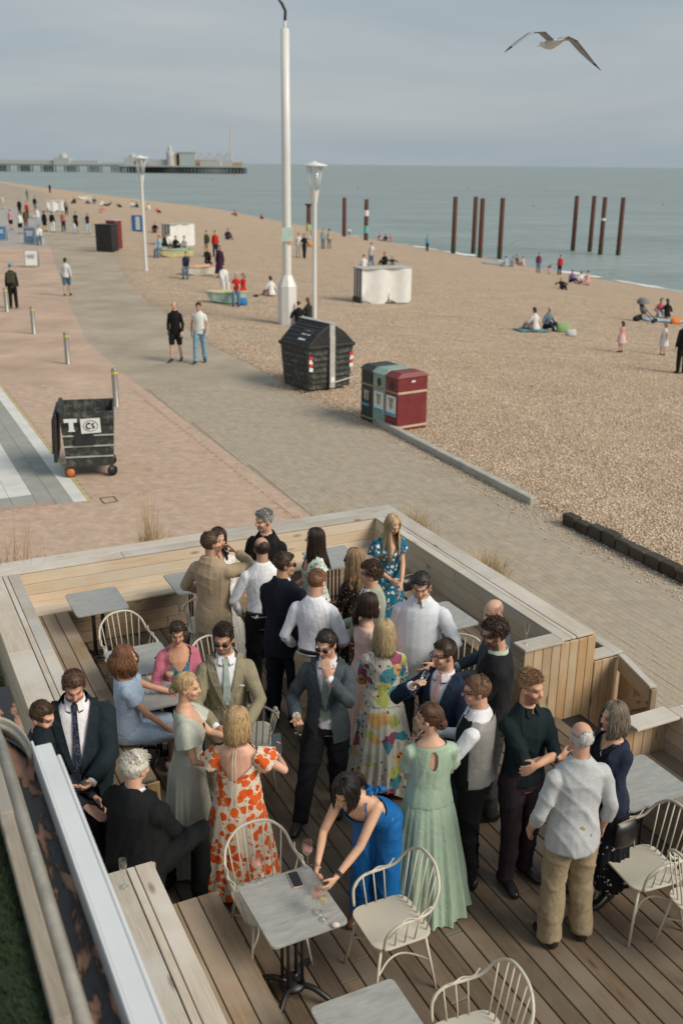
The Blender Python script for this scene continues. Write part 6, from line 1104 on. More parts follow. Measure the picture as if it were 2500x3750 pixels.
MB().box((-.08, -HD * .93 - .02, .80), (.36, .03, .30)).build('panel', blk, sk); lid_ = MB().box((-HW - .10, 0, .80), (.07, 1.08, .95), rot('Y', 3)); lid_.build('lid', blk, sk, bevel=.03)
for k in range(6): MB().box((-HW - .145, -.42 + k * .165, .82), (.04, .05, .66), rot('Y', 3)).build('lid_rib', blk, sk, bevel=.01)
MB().tube([(-HW - .02, -.52, HT_ + .01), (-HW - .02, .52, HT_ + .01)], [.045, .045], 10).build('hinge', blk, sk, True); MB().box((HW + .05, -HD + .05, HT_ - .05), (.12, .05, .05)).build('lug', galv, sk)
yf = -HD * .985 - .012
MB().box((-.30, yf, 1.14), (.24, .012, .07)).box((-.29, yf + .0, 1.04), (.085, .0122, .20)).box((-.29, yf, .945), (.12, .0124, .03)).build('letter_sign', signw, sk)
MB().box((.06, yf, 1.03), (.36, .012, .28), rot('Y', -2)).build('letter_sign', signw, sk)
MB().tube([(.06 + .13 * math.cos(a), yf - .008, 1.03 + .10 * math.sin(a)) for a in np.linspace(0, 6.283, 25)], [.005] * 25, 5).build('letter_sign', M_['black'], sk); MB().tube([(.03 + .045 * math.cos(a), yf - .008, 1.03 + .05 * math.sin(a)) for a in np.linspace(.9, 5.4, 15)], [.014] * 15, 5).tube(smoothpath([(.13, yf - .008, 1.07), (.09, yf - .008, 1.07), (.10, yf - .008, 1.03), (.13, yf - .008, 1.0), (.09, yf - .008, .985)], 12), [.012] * 12, 5).build('letter_sign', M_['black'], sk)
orng = mat_plain('orange_castor', (.55, .16, .04), .5)
for i, (x, y) in enumerate(((-.38, -.42), (.40, -.42), (-.38, .42), (.40, .42))):
    w_ = MB().lathe([(0, -.025), (.10, -.025), (.10, .025), (0, .025)], 16).build('wheel', orng if i == 0 else M_['black'], sk, True); w_.matrix_basis = Matrix.Translation((x, y, .10)) @ Matrix.Rotation(R(90), 4, 'X') @ Matrix.Rotation(R(40 * i), 4, 'Y'); MB().box((x, y + .03, .18), (.05, .05, .12)).build('fork', orng if i == 0 else galv, sk)
    MB().lathe([(.085, -.027), (.10, -.027), (.103, 0), (.10, .027), (.085, .027)], 16).build('tyre', M_['black'], w_, True)
# far bins
def plain_bin(x, y, w, d, h, mat, label, lid=None):
    p = GB(x, y); o = empty('litter_bin', p, R(-20), label, 'bin'); MB().box((0, 0, h / 2 + .04), (w, d, h)).build('bin_body', mat, o, bevel=.03); MB().box((0, 0, h + .07), (w * 1.06, d * 1.06, .07)).build('lid', lid or mat, o, bevel=.02)
    for sx in (-1, 1): MB().box((sx * w * .4, -d * .4, .03), (.1, .1, .06)).build('foot', M_['black'], o)
    for k in range(4): MB().box((0, -d / 2 - .008, .25 + k * h * .2), (w * .9, .02, .05)).build('rib', mat, o)
plain_bin(248, 577, 1.25, .8, 1.65, blk, 'black wheelie container far along the path'); plain_bin(265, 572, .75, .8, 1.85, cols3[2], 'dark red litter bin behind the far black container', galv)
# white crates used as windbreaks: moulded plastic tanks
def crate(x0, x1, y1, yt, label, dark=True):
    a_ = GB(x0, y1); b_ = GB(x1, y1); d = b_ - a_; w = d.length; z = min(a_.z, b_.z); o = empty('white_crate', (a_ + b_) / 2, math.atan2(d.y, d.x), label, 'crate', 'white plastic crates on the shingle'); h = ztop(a_.x, a_.y, yt) - z; cr = mat_plain('white_crate_plastic', (.68, .68, .66), .6, .07, 3)
    B = MB(); n_ = 24; V = []
    for z_ in (.0, .12, h * .5, h): 
        for i in range(n_ + 1): u = i / n_; wave = .06 * math.sin(u * 4 * math.pi); low = .18 * max(0, math.sin(u * 4 * math.pi + .6)) if z_ == 0 else 0; V.append(((u - .5) * w, wave - .02, z_ + low))
    k = n_ + 1; B.add(V, [(j * k + i, j * k + i + 1, (j + 1) * k + i + 1, (j + 1) * k + i) for j in range(3) for i in range(n_)]); B.build('front_panel', cr, o, True)
    MB().box((0, .45, h * .5), (w * .98, .75, h * .96)).build('core', cr, o, bevel=.05); MB().box((-.03, .4, h + .03), (w * 1.0, 1.0, .05)).build('lid', galv if dark else cr, o, bevel=.01)
    if dark:
        for i in range(3): MB().box((-w / 2 - .02, .15 + i * .3, h * .5), (.04, .04, h)).build('side_bar', M_['tarwood'], o)
        MB().box((-w / 2 - .01, .45, .15), (.05, .9, .3)).build('side_bar', M_['tarwood'], o)
    return o
crate(830, 942, 697, 622, 'large white moulded crate on the shingle beside the lamp post'); crate(392, 448, 566, 519, 'white crate behind the seated group, far left beach'); crate(110, 148, 486, 462, 'farthest white crate near the crowd at top left', False)
# boats used as seats
def boat(x0, x1, y, label, c1, c2, rz=0.):
    a_ = GB(x0, y); b_ = GB(x1, y); L_ = (b_ - a_).length; o = empty('small_boat', (a_ + b_) / 2, math.atan2((b_ - a_).y, (b_ - a_).x) + rz, label, 'boat', 'painted boat seats on the shingle'); ma, mb_ = mat_plain('boat_paint', c1, .6, .15, 5), mat_plain('boat_trim', c2, .6, .15, 5)
    S = []; 
    for t, w, h, zb in ((-.5, .03, .52, .42), (-.38, .26, .5, .14), (-.15, .42, .47, .02), (.15, .44, .47, .02), (.5, .38, .50, .05)):
        S.append([(t * L_, -w, h), (t * L_, -w * .75, zb), (t * L_, 0, zb - .03), (t * L_, w * .75, zb), (t * L_, w, h)])
    V = [p for r in S for p in r]; F = [(i * 5 + j, i * 5 + j + 1, (i + 1) * 5 + j + 1, (i + 1) * 5 + j) for i in range(4) for j in range(4)] + [(20, 21, 22, 23, 24)]; MB().add(V, F).build('hull', ma, o, bevel=0)
    V = [(r[0][0], r[0][1], r[0][2] - .06) for r in S] + [(r[4][0], r[4][1], r[4][2] - .06) for r in S]; MB().add(V, [(i, i + 1, i + 6, i + 5) for i in range(4)]).build('seat_board', mb_, o); MB().tube([r[0] for r in S], [.03] * 5, 6).build('gunwale', mb_, o); MB().tube([r[4] for r in S], [.03] * 5, 6).build('gunwale', mb_, o); return o
boat(476, 560, 695, 'pale mint boat seat where the person in red sits', (.38, .56, .50), (.55, .50, .28)); boat(420, 492, 632, 'white and orange boat seat behind the mint one', (.60, .58, .50), (.60, .30, .18)); boat(362, 440, 590, 'yellow and green boat seat before the far white crate', (.50, .48, .26), (.20, .36, .30))
p = GB(194, 460); boat(180, 205, 458, 'white rowing boat far off by the water', (.66, .66, .64), (.5, .5, .5))
# boards and banner
def aboard(x, y, yt, w, c, label, face=None, rz=0.):
    p = GB(x, y); h = ztop(p.x, p.y, yt) - p.z; o = empty('sandwich_board', p, R(rz), label, 'sign'); fr = mat_plain('board_frame', (.30, .31, .30), .5); M1 = rot('X', -9)
    MB().box((0, 0, h / 2), (w, .04, h), M1).build('frame', fr, o, bevel=.01); MB().box((0, .28, h / 2), (w, .04, h), rot('X', 9)).build('frame', fr, o, bevel=.01); MB().box((0, -.026, h * .52), (w * .88, .012, h * .86), M1).build('poster', mat_plain('poster_face', c, .5, .04), o)
    for k in range(5):
        if face: MB().box((0, -.036 + (k - 2) * .03 * h * .5, h * (.72 - k * .10)), (w * (.5 if k else .62), .006, h * .045), M1).build('lettering', face, o)
    return o
aboard(74, 613, 574, .75, (.72, .72, .70), 'white sandwich board with grey print on the red paving', mat_plain('grey_print', (.3, .3, .3), .6), 4); aboard(70, 560, 521, .85, (.10, .17, .27), 'navy sandwich board with white lettering on the plaza', signw); aboard(4, 552, 519, .8, (.05, .17, .36), 'blue sandwich board at the left edge of the picture', signw)
p = GB(318, 532); h = ztop(p.x, p.y, 494) - p.z; o = empty('feather_banner', p, R(-15), 'tall blue banner sign with white lettering beside the far lamp post', 'banner'); MB().box((0, 0, h / 2), (1.15, .12, h)).build('banner_cloth', mat_plain('banner_blue', (.03, .16, .42), .7), o, bevel=.05); MB().tube([(-.6, 0, 0), (-.6, 0, h + .05)], [.03, .03], 6).build('pole', galv, o)
for k in range(4): MB().box((.02, -.07, h * (.8 - .19 * k)), (.42, .012, .30)).build('lettering', signw, o)
# piles of the old pier
rust = (lambda M: M.set(Base_Color=M.mix(M.ramp(M.n('ShaderNodeSeparateXYZ', {'Vector': M.coord()}).outputs[2], [(.0, (1,) * 3), (.17, (1,) * 3), (.20, (0,) * 3)]) if False else M.ramp(M.noise(M.coord((1, 1, .3)), 3, 5), [(.3, (0,) * 3), (.7, (.6,) * 3)]), (.115, .042, .027), (.06, .028, .021))).m)(Mat('rusty_iron', (.13, .05, .03), .9)); weed = mat_plain('weed_green', (.045, .05, .018), .9, .4, 4); gra = mat_plain('graffiti_teal', (.12, .42, .36), .7)
for i, (x, yt, yb, lb) in enumerate(((790, 454, 543, 'first rusty iron pile right of the lamp post, standing on the beach'), (840, 458, 552, 'rusty iron pile with a white notice'), (1040, 452, 582, 'leftmost rusty pile of the middle four'), (1086, 452, 582, 'second rusty pile of the middle four'), (1101, 456, 592, 'third rusty pile of the middle four, close to its neighbour'), (1146, 455, 594, 'rightmost rusty pile of the middle four'), (1314, 450, 576, 'leftmost rusty pile of the four out in the water'), (1353, 450, 578, 'second rusty pile of the four out in the water'), (1377, 453, 585, 'rusty pile with a white band in the water'), (1418, 454, 586, 'rightmost rusty pile in the water'), (709, 472, 540, 'short rusty pile with teal graffiti behind the lamp post'))):
    p = GB(x, yb) if x < 1300 else G(x, yb, SEA); zt = ztop(p.x, p.y, yt); o = empty('iron_pile', p, 0, lb, 'pile', 'rusty piles of the old pier'); h = zt - p.z; r_ = .26
    MB().lathe([(r_, -1.5), (r_, h * .25), (r_ * .97, h), (r_ * .7, h + .02), (r_ * .7, h - .3)], 16).build('shaft', rust, o, True)
    if x > 1000: MB().lathe([(r_ * 1.03, -1.5), (r_ * 1.03, h * .13 + .2 * (i % 3))], 16).build('weed_band', weed, o, True)
    if i in (1, 8): MB().lathe([(r_ * 1.06, h * .60), (r_ * 1.06, h * (.74 if i == 1 else .64))], 16).build('notice', signw, o, True)
    if i in (1, 10): MB().lathe([(r_ * 1.05, h * .18), (r_ * 1.05, h * .36)], 16).build('graffiti', gra, o, True)
    if i == 10: MB().lathe([(r_ * 1.0, h), (r_ * 1.7, h + .05), (r_ * 1.7, h + .2), (0, h + .2)], 14).build('collar', rust, o, True)
# buoys
bu = mat_plain('buoy_orange', (.62, .17, .08), .5)
for x, y, lb in ((822, 432, 'small buoy'), (1075, 432, 'small orange buoy out at sea above the middle piles'), (1225, 473, 'red buoy between the two groups of piles'), (1523, 471, 'red buoy at the right edge'), (487, 413, 'pale buoy left of the mast'), (540, 404, 'tiny pale buoy below the pier head')):
    p = G(x, y, SEA); o = empty('buoy', p, 0, lb if len(lb.split()) > 3 else 'small orange buoy above the two piles on the beach', 'buoy', 'buoys off the beach'); rr = .0011 * p.length; MB().ball((0, 0, rr * .35), rr, 12).build('float', bu, o, True); MB().lathe([(rr * .2, rr * 1.2), (rr * .12, rr * 1.9), (0, rr * 1.9)], 8).build('ring', bu, o, True)
# pier
pier = empty('pier', (0, 1000, 0), 0, 'long pleasure pier with white pavilions and rides on the horizon', 'pier'); iron = mat_plain('pier_iron', (.045, .05, .05), .8); pw = mat_plain('pier_white', (.40, .41, .41), .7); pg = mat_plain('pier_pale_green', (.36, .43, .42), .7); pt_ = mat_plain('pier_tan', (.38, .27, .17), .8)
def px_x(x): return G(x, 381, 0).x * 1000 / G(x, 381, 0).y
XE, XM, XL = px_x(563), px_x(289), px_x(-60); DK = 2.2
MB().box(((XL + XM) / 2, 0, DK), (XM - XL, 14, 1.2)).box(((XM + XE) / 2, 0, DK), (XE - XM, 55, 1.3)).build('deck', mat_plain('pier_deck', (.33, .36, .33), .8), pier); MB().box(((XL + XE) / 2, -8, DK + 1.2), (XE - XL, .3, 1.2)).build('railing', pw, pier)
B = MB()
for x in np.arange(XM + 1, XE, 3.2):
    for y in (-26, -13, 0, 13): B.box((x, y, (DK + SEA) / 2 - 1), (.8, .8, DK - SEA + 2))
B.box(((XM + XE) / 2, -25, DK - 1.5), (XE - XM, .6, .8)); tag(B.build('head_piles', iron, pier), kind='stuff')
B = MB()
for i, x in enumerate(np.arange(XL + 6, XM, 22.)):
    for dx in (-6, -3.5, -1, 1.5, 4):
        for y in (-6, 6): B.box((x + dx, y, (DK + SEA) / 2 - 1), (.7, .7, DK - SEA + 2))
    B.box((x - 1, -6, -.2), (10, .5, .6)); B.box((x - 1, -6, -2), (10, .5, .4))
tag(B.build('walkway_piles', iron, pier), kind='stuff')
MB().box(((XL + XM) / 2 - 10, 0, DK + 2.6), (XM - XL - 30, 8, 3.2)).build('arcade', pw, pier)
def pav(x0, x1, h, m, name='pavilion', y=0): a_, b_ = px_x(x0), px_x(x1); MB().box(((a_ + b_) / 2, y, DK + h / 2), (b_ - a_, 18, h)).build(name, m, pier); return a_, b_
pav(130, 165, 6.5, pw); a_, b_ = pav(290, 312, 7, pw); pav(318, 330, 6, pw); pav(345, 392, 6, pw); pav(404, 416, 11, pt_); a_, b_ = pav(410, 452, 12, pg); MB().box(((a_ + b_) / 2, 0, DK + 12.4), (b_ - a_ + 1, 19, .8)).build('roof', pw, pier); pav(452, 500, 6, pt_, 'ride_hall'); pav(466, 512, 5, pw, y=-12); pav(512, 536, 6, pw); pav(536, 558, 4, pt_)
for x, r_ in ((148, 4.0), (307, 4.0), (336, 2.6)): MB().lathe([(r_, 0), (r_ * .95, r_ * .5), (r_ * .6, r_ * .95), (r_ * .15, r_ * 1.15), (.2, r_ * 1.5), (0, r_ * 1.5)], 16, (px_x(x), 0, DK + 6.3)).build('dome', pw, pier, True)
MB().lathe([(4, 0), (3.4, 8), (3.6, 12), (2.0, 13), (2.0, 16), (.3, 19), (0, 19)], 12, (px_x(396), -10, DK)).build('helter_skelter', pw, pier, True)
B = MB(); xs_ = [px_x(v) for v in np.linspace(452, 530, 30)]; B.tube([(x, 4, DK + 7 + 5 * abs(math.sin(i * .42)) ** 1.5) for i, x in enumerate(xs_)], [.35] * 30, 5)
for i, x in enumerate(xs_[::2]): B.tube([(x, 4, DK), (x, 4, DK + 7 + 5 * abs(math.sin(i * .84)) ** 1.5)], [.22, .22], 4)
B.build('roller_coaster', mat_plain('ride_steel', (.45, .40, .36), .6), pier); MB().tube([(px_x(531), 0, DK), (px_x(531), 0, DK + 22), (px_x(533), 0, DK + 40)], [.9, .7, .35], 6).build('tower_ride', mat_plain('tower_ride_paint', (.55, .47, .36), .6), pier)
# gulls
def gull(loc, span, rz, label, roll=0., soar=True):
    o = empty('gull', loc, 0, label, 'bird'); o.rotation_euler = (0, R(roll), rz); s = span; body = MB(); body.tube([(0, -.22 * s, .005 * s), (0, -.12 * s, 0), (0, .02 * s, -.005 * s), (0, .14 * s, .005 * s), (0, .20 * s, .018 * s), (0, .235 * s, .015 * s), (0, .265 * s, .008 * s)], [(.010 * s, .006 * s), (.038 * s, .022 * s), (.052 * s, .045 * s), (.036 * s, .035 * s), (.028 * s, .028 * s), (.012 * s, .012 * s), .003 * s], 12, ref=(1, 0, 0)); body.build('body', mat_plain('gull_white', (.74, .74, .72), .8), o, True)
    gm = mat_plain('gull_grey', (.34, .35, .36), .8, .15, 20); bm_ = mat_plain('gull_wingtip', (.03, .03, .03), .8)
    for sx in (1, -1):
        B = MB(); st = [(0.03, .06, -.10, .02), (.12, .085, -.075, .075), (.22, .085, -.075, .055), (.33, .05, -.09, -.03), (.43, -.02, -.10, -.11)]; V = []
        for (x, le, te, z) in st: V += [(sx * x * s, le * s, z * s + .008 * s), (sx * x * s, (le * .4 + te * .6) * s, z * s + .012 * s), (sx * x * s, te * s, z * s), (sx * x * s, (le * .5 + te * .5) * s, z * s - .004 * s)]
        F = [(4 * i + k, 4 * i + (k + 1) % 4, 4 * i + 4 + (k + 1) % 4, 4 * i + 4 + k) for i in range(4) for k in range(4)]; B.add(V, F); w = B.build('wing', gm, o, True)
        T_ = MB(); V = [(sx * .43 * s, -.02 * s, -.102 * s), (sx * .43 * s, -.10 * s, -.11 * s), (sx * .50 * s, -.115 * s, -.165 * s), (sx * .505 * s, -.10 * s, -.165 * s), (sx * .43 * s, -.06 * s, -.104 * s)]; T_.add(V, [(0, 4, 3), (4, 1, 2, 3), (3, 2, 1, 0)]); T_.build('wing_tip', bm_, w)
    MB().add([(-.02 * s, -.20 * s, .004 * s), (.02 * s, -.20 * s, .004 * s), (.035 * s, -.31 * s, .0), (-.035 * s, -.31 * s, 0), (0, -.2 * s, .012 * s)], [(0, 1, 2, 3), (0, 3, 4), (1, 4, 2), (2, 4, 3)]).build('tail', mat_plain('gull_tail', (.62, .58, .52), .8), o)
    MB().tube([(0, .262 * s, .008 * s), (0, .30 * s, .0)], [.006 * s, .001], 6).build('beak', mat_plain('gull_beak', (.6, .4, .08), .5), o); return o
d = ray(1266, 100); d = d / np.linalg.norm(d); gull(Vector(d * 15.2) + Vector((0, 0, CAMZ)), 1.45, R(16), 'grey and white gull in flight against the sky', 7)
p = GB(1180, 590); gull(p + Vector((0, 0, 1.6)), 1.2, R(200), 'white gull taking off over the bathers by the middle piles', 20); p = GB(1388, 640); gull(p + Vector((0, 0, .3)), 1.0, R(100), 'small white gull at the water edge on the right')
# pushchair
p = GB(1482, 740); pr = empty('pushchair', p, R(150), 'grey pushchair parked on the shingle at the right', 'pushchair'); fab = cl((.10, .11, .115)); MB().tube([(.05, 0, .45), (.20, 0, .50), (.32, 0, .85)], [(.22, .10), (.24, .10), (.20, .06)], 10, ref=(0, 1, 0)).build('seat', fab, pr, True); MB().lathe([(.30, 0), (.28, .14), (.18, .25), (0, .28)], 14, (.22, 0, .85)).build('hood', cl((.2, .21, .21)), pr, True)
for sx in (-.25, .25): MB().tube([(-.35, sx, .12), (.1, sx, .55), (.45, sx, 1.02)], [.02] * 3, 6).tube([(.40, sx, .12), (.1, sx, .55)], [.02] * 2, 6).build('frame', M_['black'], pr)
for x, y, r_ in ((-.38, .2, .10), (-.38, -.2, .10), (.40, .28, .15), (.40, -.28, .15)): w = MB().lathe([(0, -.02), (r_, -.02), (r_, .02), (0, .02)], 14).build('wheel', M_['black'], pr, True); w.matrix_basis = Matrix.Translation((x, y, r_)) @ Matrix.Rotation(R(90), 4, 'X')
# ------------------------------------------------------------------ people on the promenade and the beach
DEN = (.10, .16, .24); NVY = (.02, .03, .06); REDT = (.50, .03, .025); GRY = (.22, .22, .22); LBL = (.30, .42, .55); WT = (.68, .68, .67); BK = (.012, .012, .013); PNK = (.58, .30, .30); BEI = (.45, .36, .25); OLV = (.07, .075, .04); BRN = (.12, .07, .04)
def out(label, x, y, topc, botc, yaw=-90, H=1.72, sex='m', pose='stand', hc=(.03, .02, .015), hs='short', short=False, sl=1.9, lod=1, walk=0., skin=(.55, .36, .27), dress=False, group=None, aR='down', aL='down', lean=0):
    p = GB(x, y); w = []; kw = dict(base=(p.x, p.y, p.z), z0=p.z, H=H, yaw=yaw, sex=sex, skin=skin, hair=(hs, hc) if hs else None, lod=lod, group=group or ('people on the promenade' if p.x < xPE(p.y) else 'people on the beach'), aR=aR, aL=aL, lean=lean)
    w.append(('top', cl(topc), dict(name='top', sl=sl, z0=.84, amp=0)))
    if dress: w.append(('skirt', cl(botc), dict(z1=.25 if H > 1.3 else .55, r1=.30, bare=True, amp=.03)))
    elif botc is not None: w.append(('trousers', cl(botc), dict(len=.5, infl=.03) if short else {}))
    if pose == 'stand':
        kw['feet'] = {1: (.11, .02 + walk), -1: (-.11, -.02 - walk)}
        if walk: kw['aR'], kw['aL'] = (.26, -.10, .86), (-.26, .16, .88)
    elif pose == 'sit': kw.update(sit=.02, lean=lean or 12, legs={1: ((.13, .42, .34), (.12, .62, .07)), -1: ((-.13, .45, .30), (-.12, .66, .07))}, aR=(.20, .36, 1.10), aL=(-.20, .36, 1.12))
    elif pose == 'bench': kw.update(sit=.45, aR='lap', aL='lap')
    elif pose == 'lie': kw.update(sit=.02, lean=-62, legs={1: ((.1, .45, .12), (.1, .85, .08)), -1: ((-.1, .42, .25), (-.1, .75, .08))}, aR=(.3, -.1, 1.1), aL=(-.3, -.1, 1.1))
    if pose in ('stand', 'bench') or botc is not None: w.append(('shoes', cl((.02, .02, .02), 'leather')))
    return person(label, wear=w, **kw)
a = out('older man in open black jacket and black shorts walking on the path', 406, 829, BK, BK, -100, 1.78, hc=(.35, .33, .31), hs='balding', short=True, lod=0, walk=.12, skin=(.60, .38, .30)); b = out('bearded man in white t-shirt and light jeans walking on the path', 461, 832, WT, (.22, .34, .42), -95, 1.78, sl=.55, lod=0, walk=.14)
out('man in black with backpack and blue cap standing by the farthest bollard', 33, 708, (.03, .032, .028), BK, 100, 1.78, hc=(.03, .25, .45)); o_ = GB(33, 708); MB().box((0, 0, 0), (.32, .18, .45)).build('backpack', cl((.06, .06, .035)), bpy.data.objects[[o.name for o in bpy.data.objects if o.get('label', '').startswith('man in black with backpack')][0]], bevel=.05, loc=(0, -.22, 1.25))
out('woman in pale hoodie and denim shorts walking away up the path', 156, 679, (.60, .61, .63), (.08, .15, .22), 92, 1.66, 'f', hs='bob', hc=(.03, .018, .012), short=True, walk=.10)
Z6 = lambda x, y: (x * .36, 313.6 + y * .36); Z7 = lambda x, y: (501.9 + x * .36, 376.4 + y * .36); Z8 = lambda x, y: (1003.8 + x * .36, 376.4 + y * .36)
for n_, (x, y, t, bt, lab, kw) in enumerate((
    (20, 465, (.5, .45, .36), BEI, 'person in cream clothes at the far left of the plaza', {}), (75, 595, PNK, BK, 'person in pink top and dark shorts at the left of the promenade crowd', dict(short=True, sex='f')), (130, 500, BK, BK, 'person in black with a red cap in the promenade crowd', dict(hc=(.45, .03, .03))), (178, 525, REDT, BK, 'person in bright red top in the promenade crowd', {}), (228, 475, BK, GRY, 'person in black and white at the back of the promenade crowd', {}),
    (135, 620, WT, BK, 'person in white top and black shorts in front of the promenade crowd', dict(short=True)), (170, 585, BRN, BRN, 'person in brown beside the white top in the crowd', {}), (245, 575, WT, LBL, 'woman in white blouse in the promenade crowd', dict(sex='f')), (290, 605, BK, BK, 'woman in black with bare legs on the promenade', dict(short=True, sex='f', hs='bob')), (340, 610, BK, WT, 'person in black top and white trousers on the promenade', {}), (410, 605, (.50, .14, .10), NVY, 'man in coral t-shirt and dark jeans on the promenade', dict(sl=.5)), (427, 500, GRY, BK, 'person in grey far behind the coral t-shirt', {}),
    (490, 612, BK, BK, 'man in black t-shirt and shorts walking with a child', dict(short=True, walk=.1, sl=.5)), (565, 622, BK, (.38, .48, .52), 'woman in black top and pale jeans walking on the promenade', dict(sex='f', hs='long', walk=.1, sl=.3)), (478, 620, (.6, .6, .62), LBL, 'small child in white beside the man in black', dict(H=.95)), (178, 405, GRY, GRY, 'distant person in grey standing on the far beach', {}), (322, 360, BK, BK, 'distant dark figure near the water at upper left', {}))):
    u, v = Z6(x, y); out(lab, u, v, t, bt, random.choice((-90, -80, 95, -110, 80)), **{**dict(H=1.7, lod=2), **kw})
u, v = Z6(260, 690); out('person in white top sitting on a box near the plaza signs', u, v, WT, DEN, -80, pose='bench', lod=2); MB().box((0, 0, 0), (.4, .4, .42)).build('stool', mat_plain('stool_white', (.6, .6, .6), .6), bpy.data.objects[[o.name for o in bpy.data.objects if o.get('label', '').startswith('person in white top sitting on a box')][0]], loc=(0, -.05, .21))
for x, y, t, bt, pose, lab, kw in (
    (480, 428, BK, BK, 'sit', 'dark seated figure at the start of the row along the far waterline', {}), (572, 428, WT, BK, 'sit', 'seated figure in white right of the far rowing boat', {}), (606, 428, BK, GRY, 'sit', 'seated figure in black along the far waterline', {}), (652, 440, WT, WT, 'sit', 'seated figure in all white along the far waterline', {}), (690, 443, BK, BK, 'lie', 'person in dark clothes lying by the far waterline', {}), (762, 452, BK, NVY, 'lie', 'person lying in dark clothes left of the far lamp post', {}), (842, 452, WT, LBL, 'sit', 'seated figure in white just left of the far lamp post', {}), (880, 455, BK, BK, 'sit', 'seated figure in black beside the far lamp post', {}), (955, 468, WT, WT, 'sit', 'seated figure in white right of the far lamp post', {}), (1010, 485, REDT, BK, 'lie', 'person in red reclining right of the far lamp post', {}), (650, 484, (.5, .08, .1), PNK, 'lie', 'person in pink lying on the far shingle', {}), (1500, 502, (.55, .06, .03), (.3, .04, .03), 'sit', 'person in red-orange sitting alone on the open far shingle', {}),
    (992, 612, BK, BRN, 'sit', 'crouching figure in black right of the blue banner', {}), (1020, 772, LBL, DEN, 'bench', 'person in striped blue sitting on the yellow boat seat', {}), (1066, 700, BK, BK, 'sit', 'dark-clad person between the boat seat and the white crate', {}), (1082, 745, WT, OLV, 'bench', 'person in white on the yellow boat seat', {}), (1120, 718, BK, BK, 'sit', 'person in black leaning on the far white crate', {}), (1186, 718, WT, GRY, 'sit', 'person in white sitting before the far white crate', {}), (1322, 767, OLV, BEI, 'stand', 'man in olive jacket walking across the shingle', dict(walk=.12)), (1376, 768, REDT, NVY, 'stand', 'person in red with a blue bag beside the olive jacket', {}), (1455, 655, (.05, .03, .05), NVY, 'sit', 'person in dark clothes sitting alone left of the mast', {}),
    (1192, 905, NVY, DEN, 'bench', 'young person in navy sitting on the orange boat seat', {}), (1326, 862, BK, BK, 'bench', 'person in black sitting on the far end of the orange boat seat', {}), (1406, 902, (.045, .018, .045), (.045, .018, .045), 'stand', 'woman in long dark purple dress standing by the boat seat', dict(sex='f', hs='long', dress=True)), (1430, 1003, WT, WT, 'bench', 'person in white sitting on the mint boat', {}), (1512, 1076, REDT, DEN, 'bench', 'person in red t-shirt and cap sitting on the mint boat', dict(hc=(.5, .5, .47), sl=.5))):
    u, v = Z6(x, y); out(lab, u, v, t, bt, random.choice((-90, -60, 170, -120)) if pose != 'bench' else random.choice((-90, -70, -110)), pose=pose, **{**dict(lod=2), **kw})
for x, y, t, bt, pose, lab, kw in (
    (160, 880, (.48, .03, .03), REDT, 'bench', 'girl in red with dark hair sitting behind the red t-shirt', dict(sex='f', hs='long', H=1.45)), (60, 480, BK, (.15, .03, .04), 'sit', 'person in dark red and black sitting just left of the mast', {}), (105, 332, (.5, .08, .03), BRN, 'sit', 'person in orange-red near the water left of the mast', {}), (272, 352, REDT, BK, 'sit', 'person in red by the water close to the mast', {}), (510, 596, WT, (.45, .46, .46), 'stand', 'person in white walking between mast and lamp post', dict(walk=.1)), (546, 602, BK, BK, 'stand', 'person in black walking between mast and lamp post', dict(walk=.1)), (571, 482, (.55, .45, .15), WT, 'stand', 'person in yellow and white below the short pile', {}), (665, 541, (.2, .28, .34), DEN, 'stand', 'person in blue-grey standing right of the lamp post', {}), (705, 541, BEI, GRY, 'stand', 'person in beige standing right of the lamp post', dict(sex='f', hs='bob')), (832, 447, WT, GRY, 'sit', 'person in white sitting between the two beach piles', {}), (340, 846, WT, PNK, 'sit', 'woman in white top and pink trousers sitting alone on the shingle', dict(sex='f', hs='bob', lod=1)),
    (512, 1038, BK, (.5, .48, .48), 'sit', 'man in black hunched at the foot of the mast', dict(lod=1)), (580, 1010, (.03, .03, .03), BK, 'sit', 'woman in black leaning beside the man at the mast', dict(sex='f', hs='long', hc=(.12, .06, .03))), (972, 668, WT, (.12, .2, .32), 'stand', 'man in white t-shirt and jeans standing behind the white crate', dict(sl=.5, walk=.08)), (925, 672, WT, WT, 'sit', 'person in white crouching behind the white crate', {}), (1062, 648, BK, BK, 'sit', 'person in black sitting right of the white t-shirt', {}), (1108, 648, NVY, GRY, 'lie', 'person reclining beside the black-clad sitter', {}), (1022, 488, REDT, WT, 'sit', 'person in red and white by the water right of the piles', {}), (1066, 493, BK, PNK, 'sit', 'dark-topped bather by the water', {}), (1100, 497, PNK, PNK, 'sit', 'bare-shouldered bather in pink by the water', {}), (1328, 556, (.10, .28, .45), BK, 'stand', 'person with bright blue backpack at the water edge', {})):
    u, v = Z7(x, y); out(lab, u, v, t, bt, random.choice((-90, -60, 95, 120, -120)), pose=pose, **{**dict(lod=2), **kw})
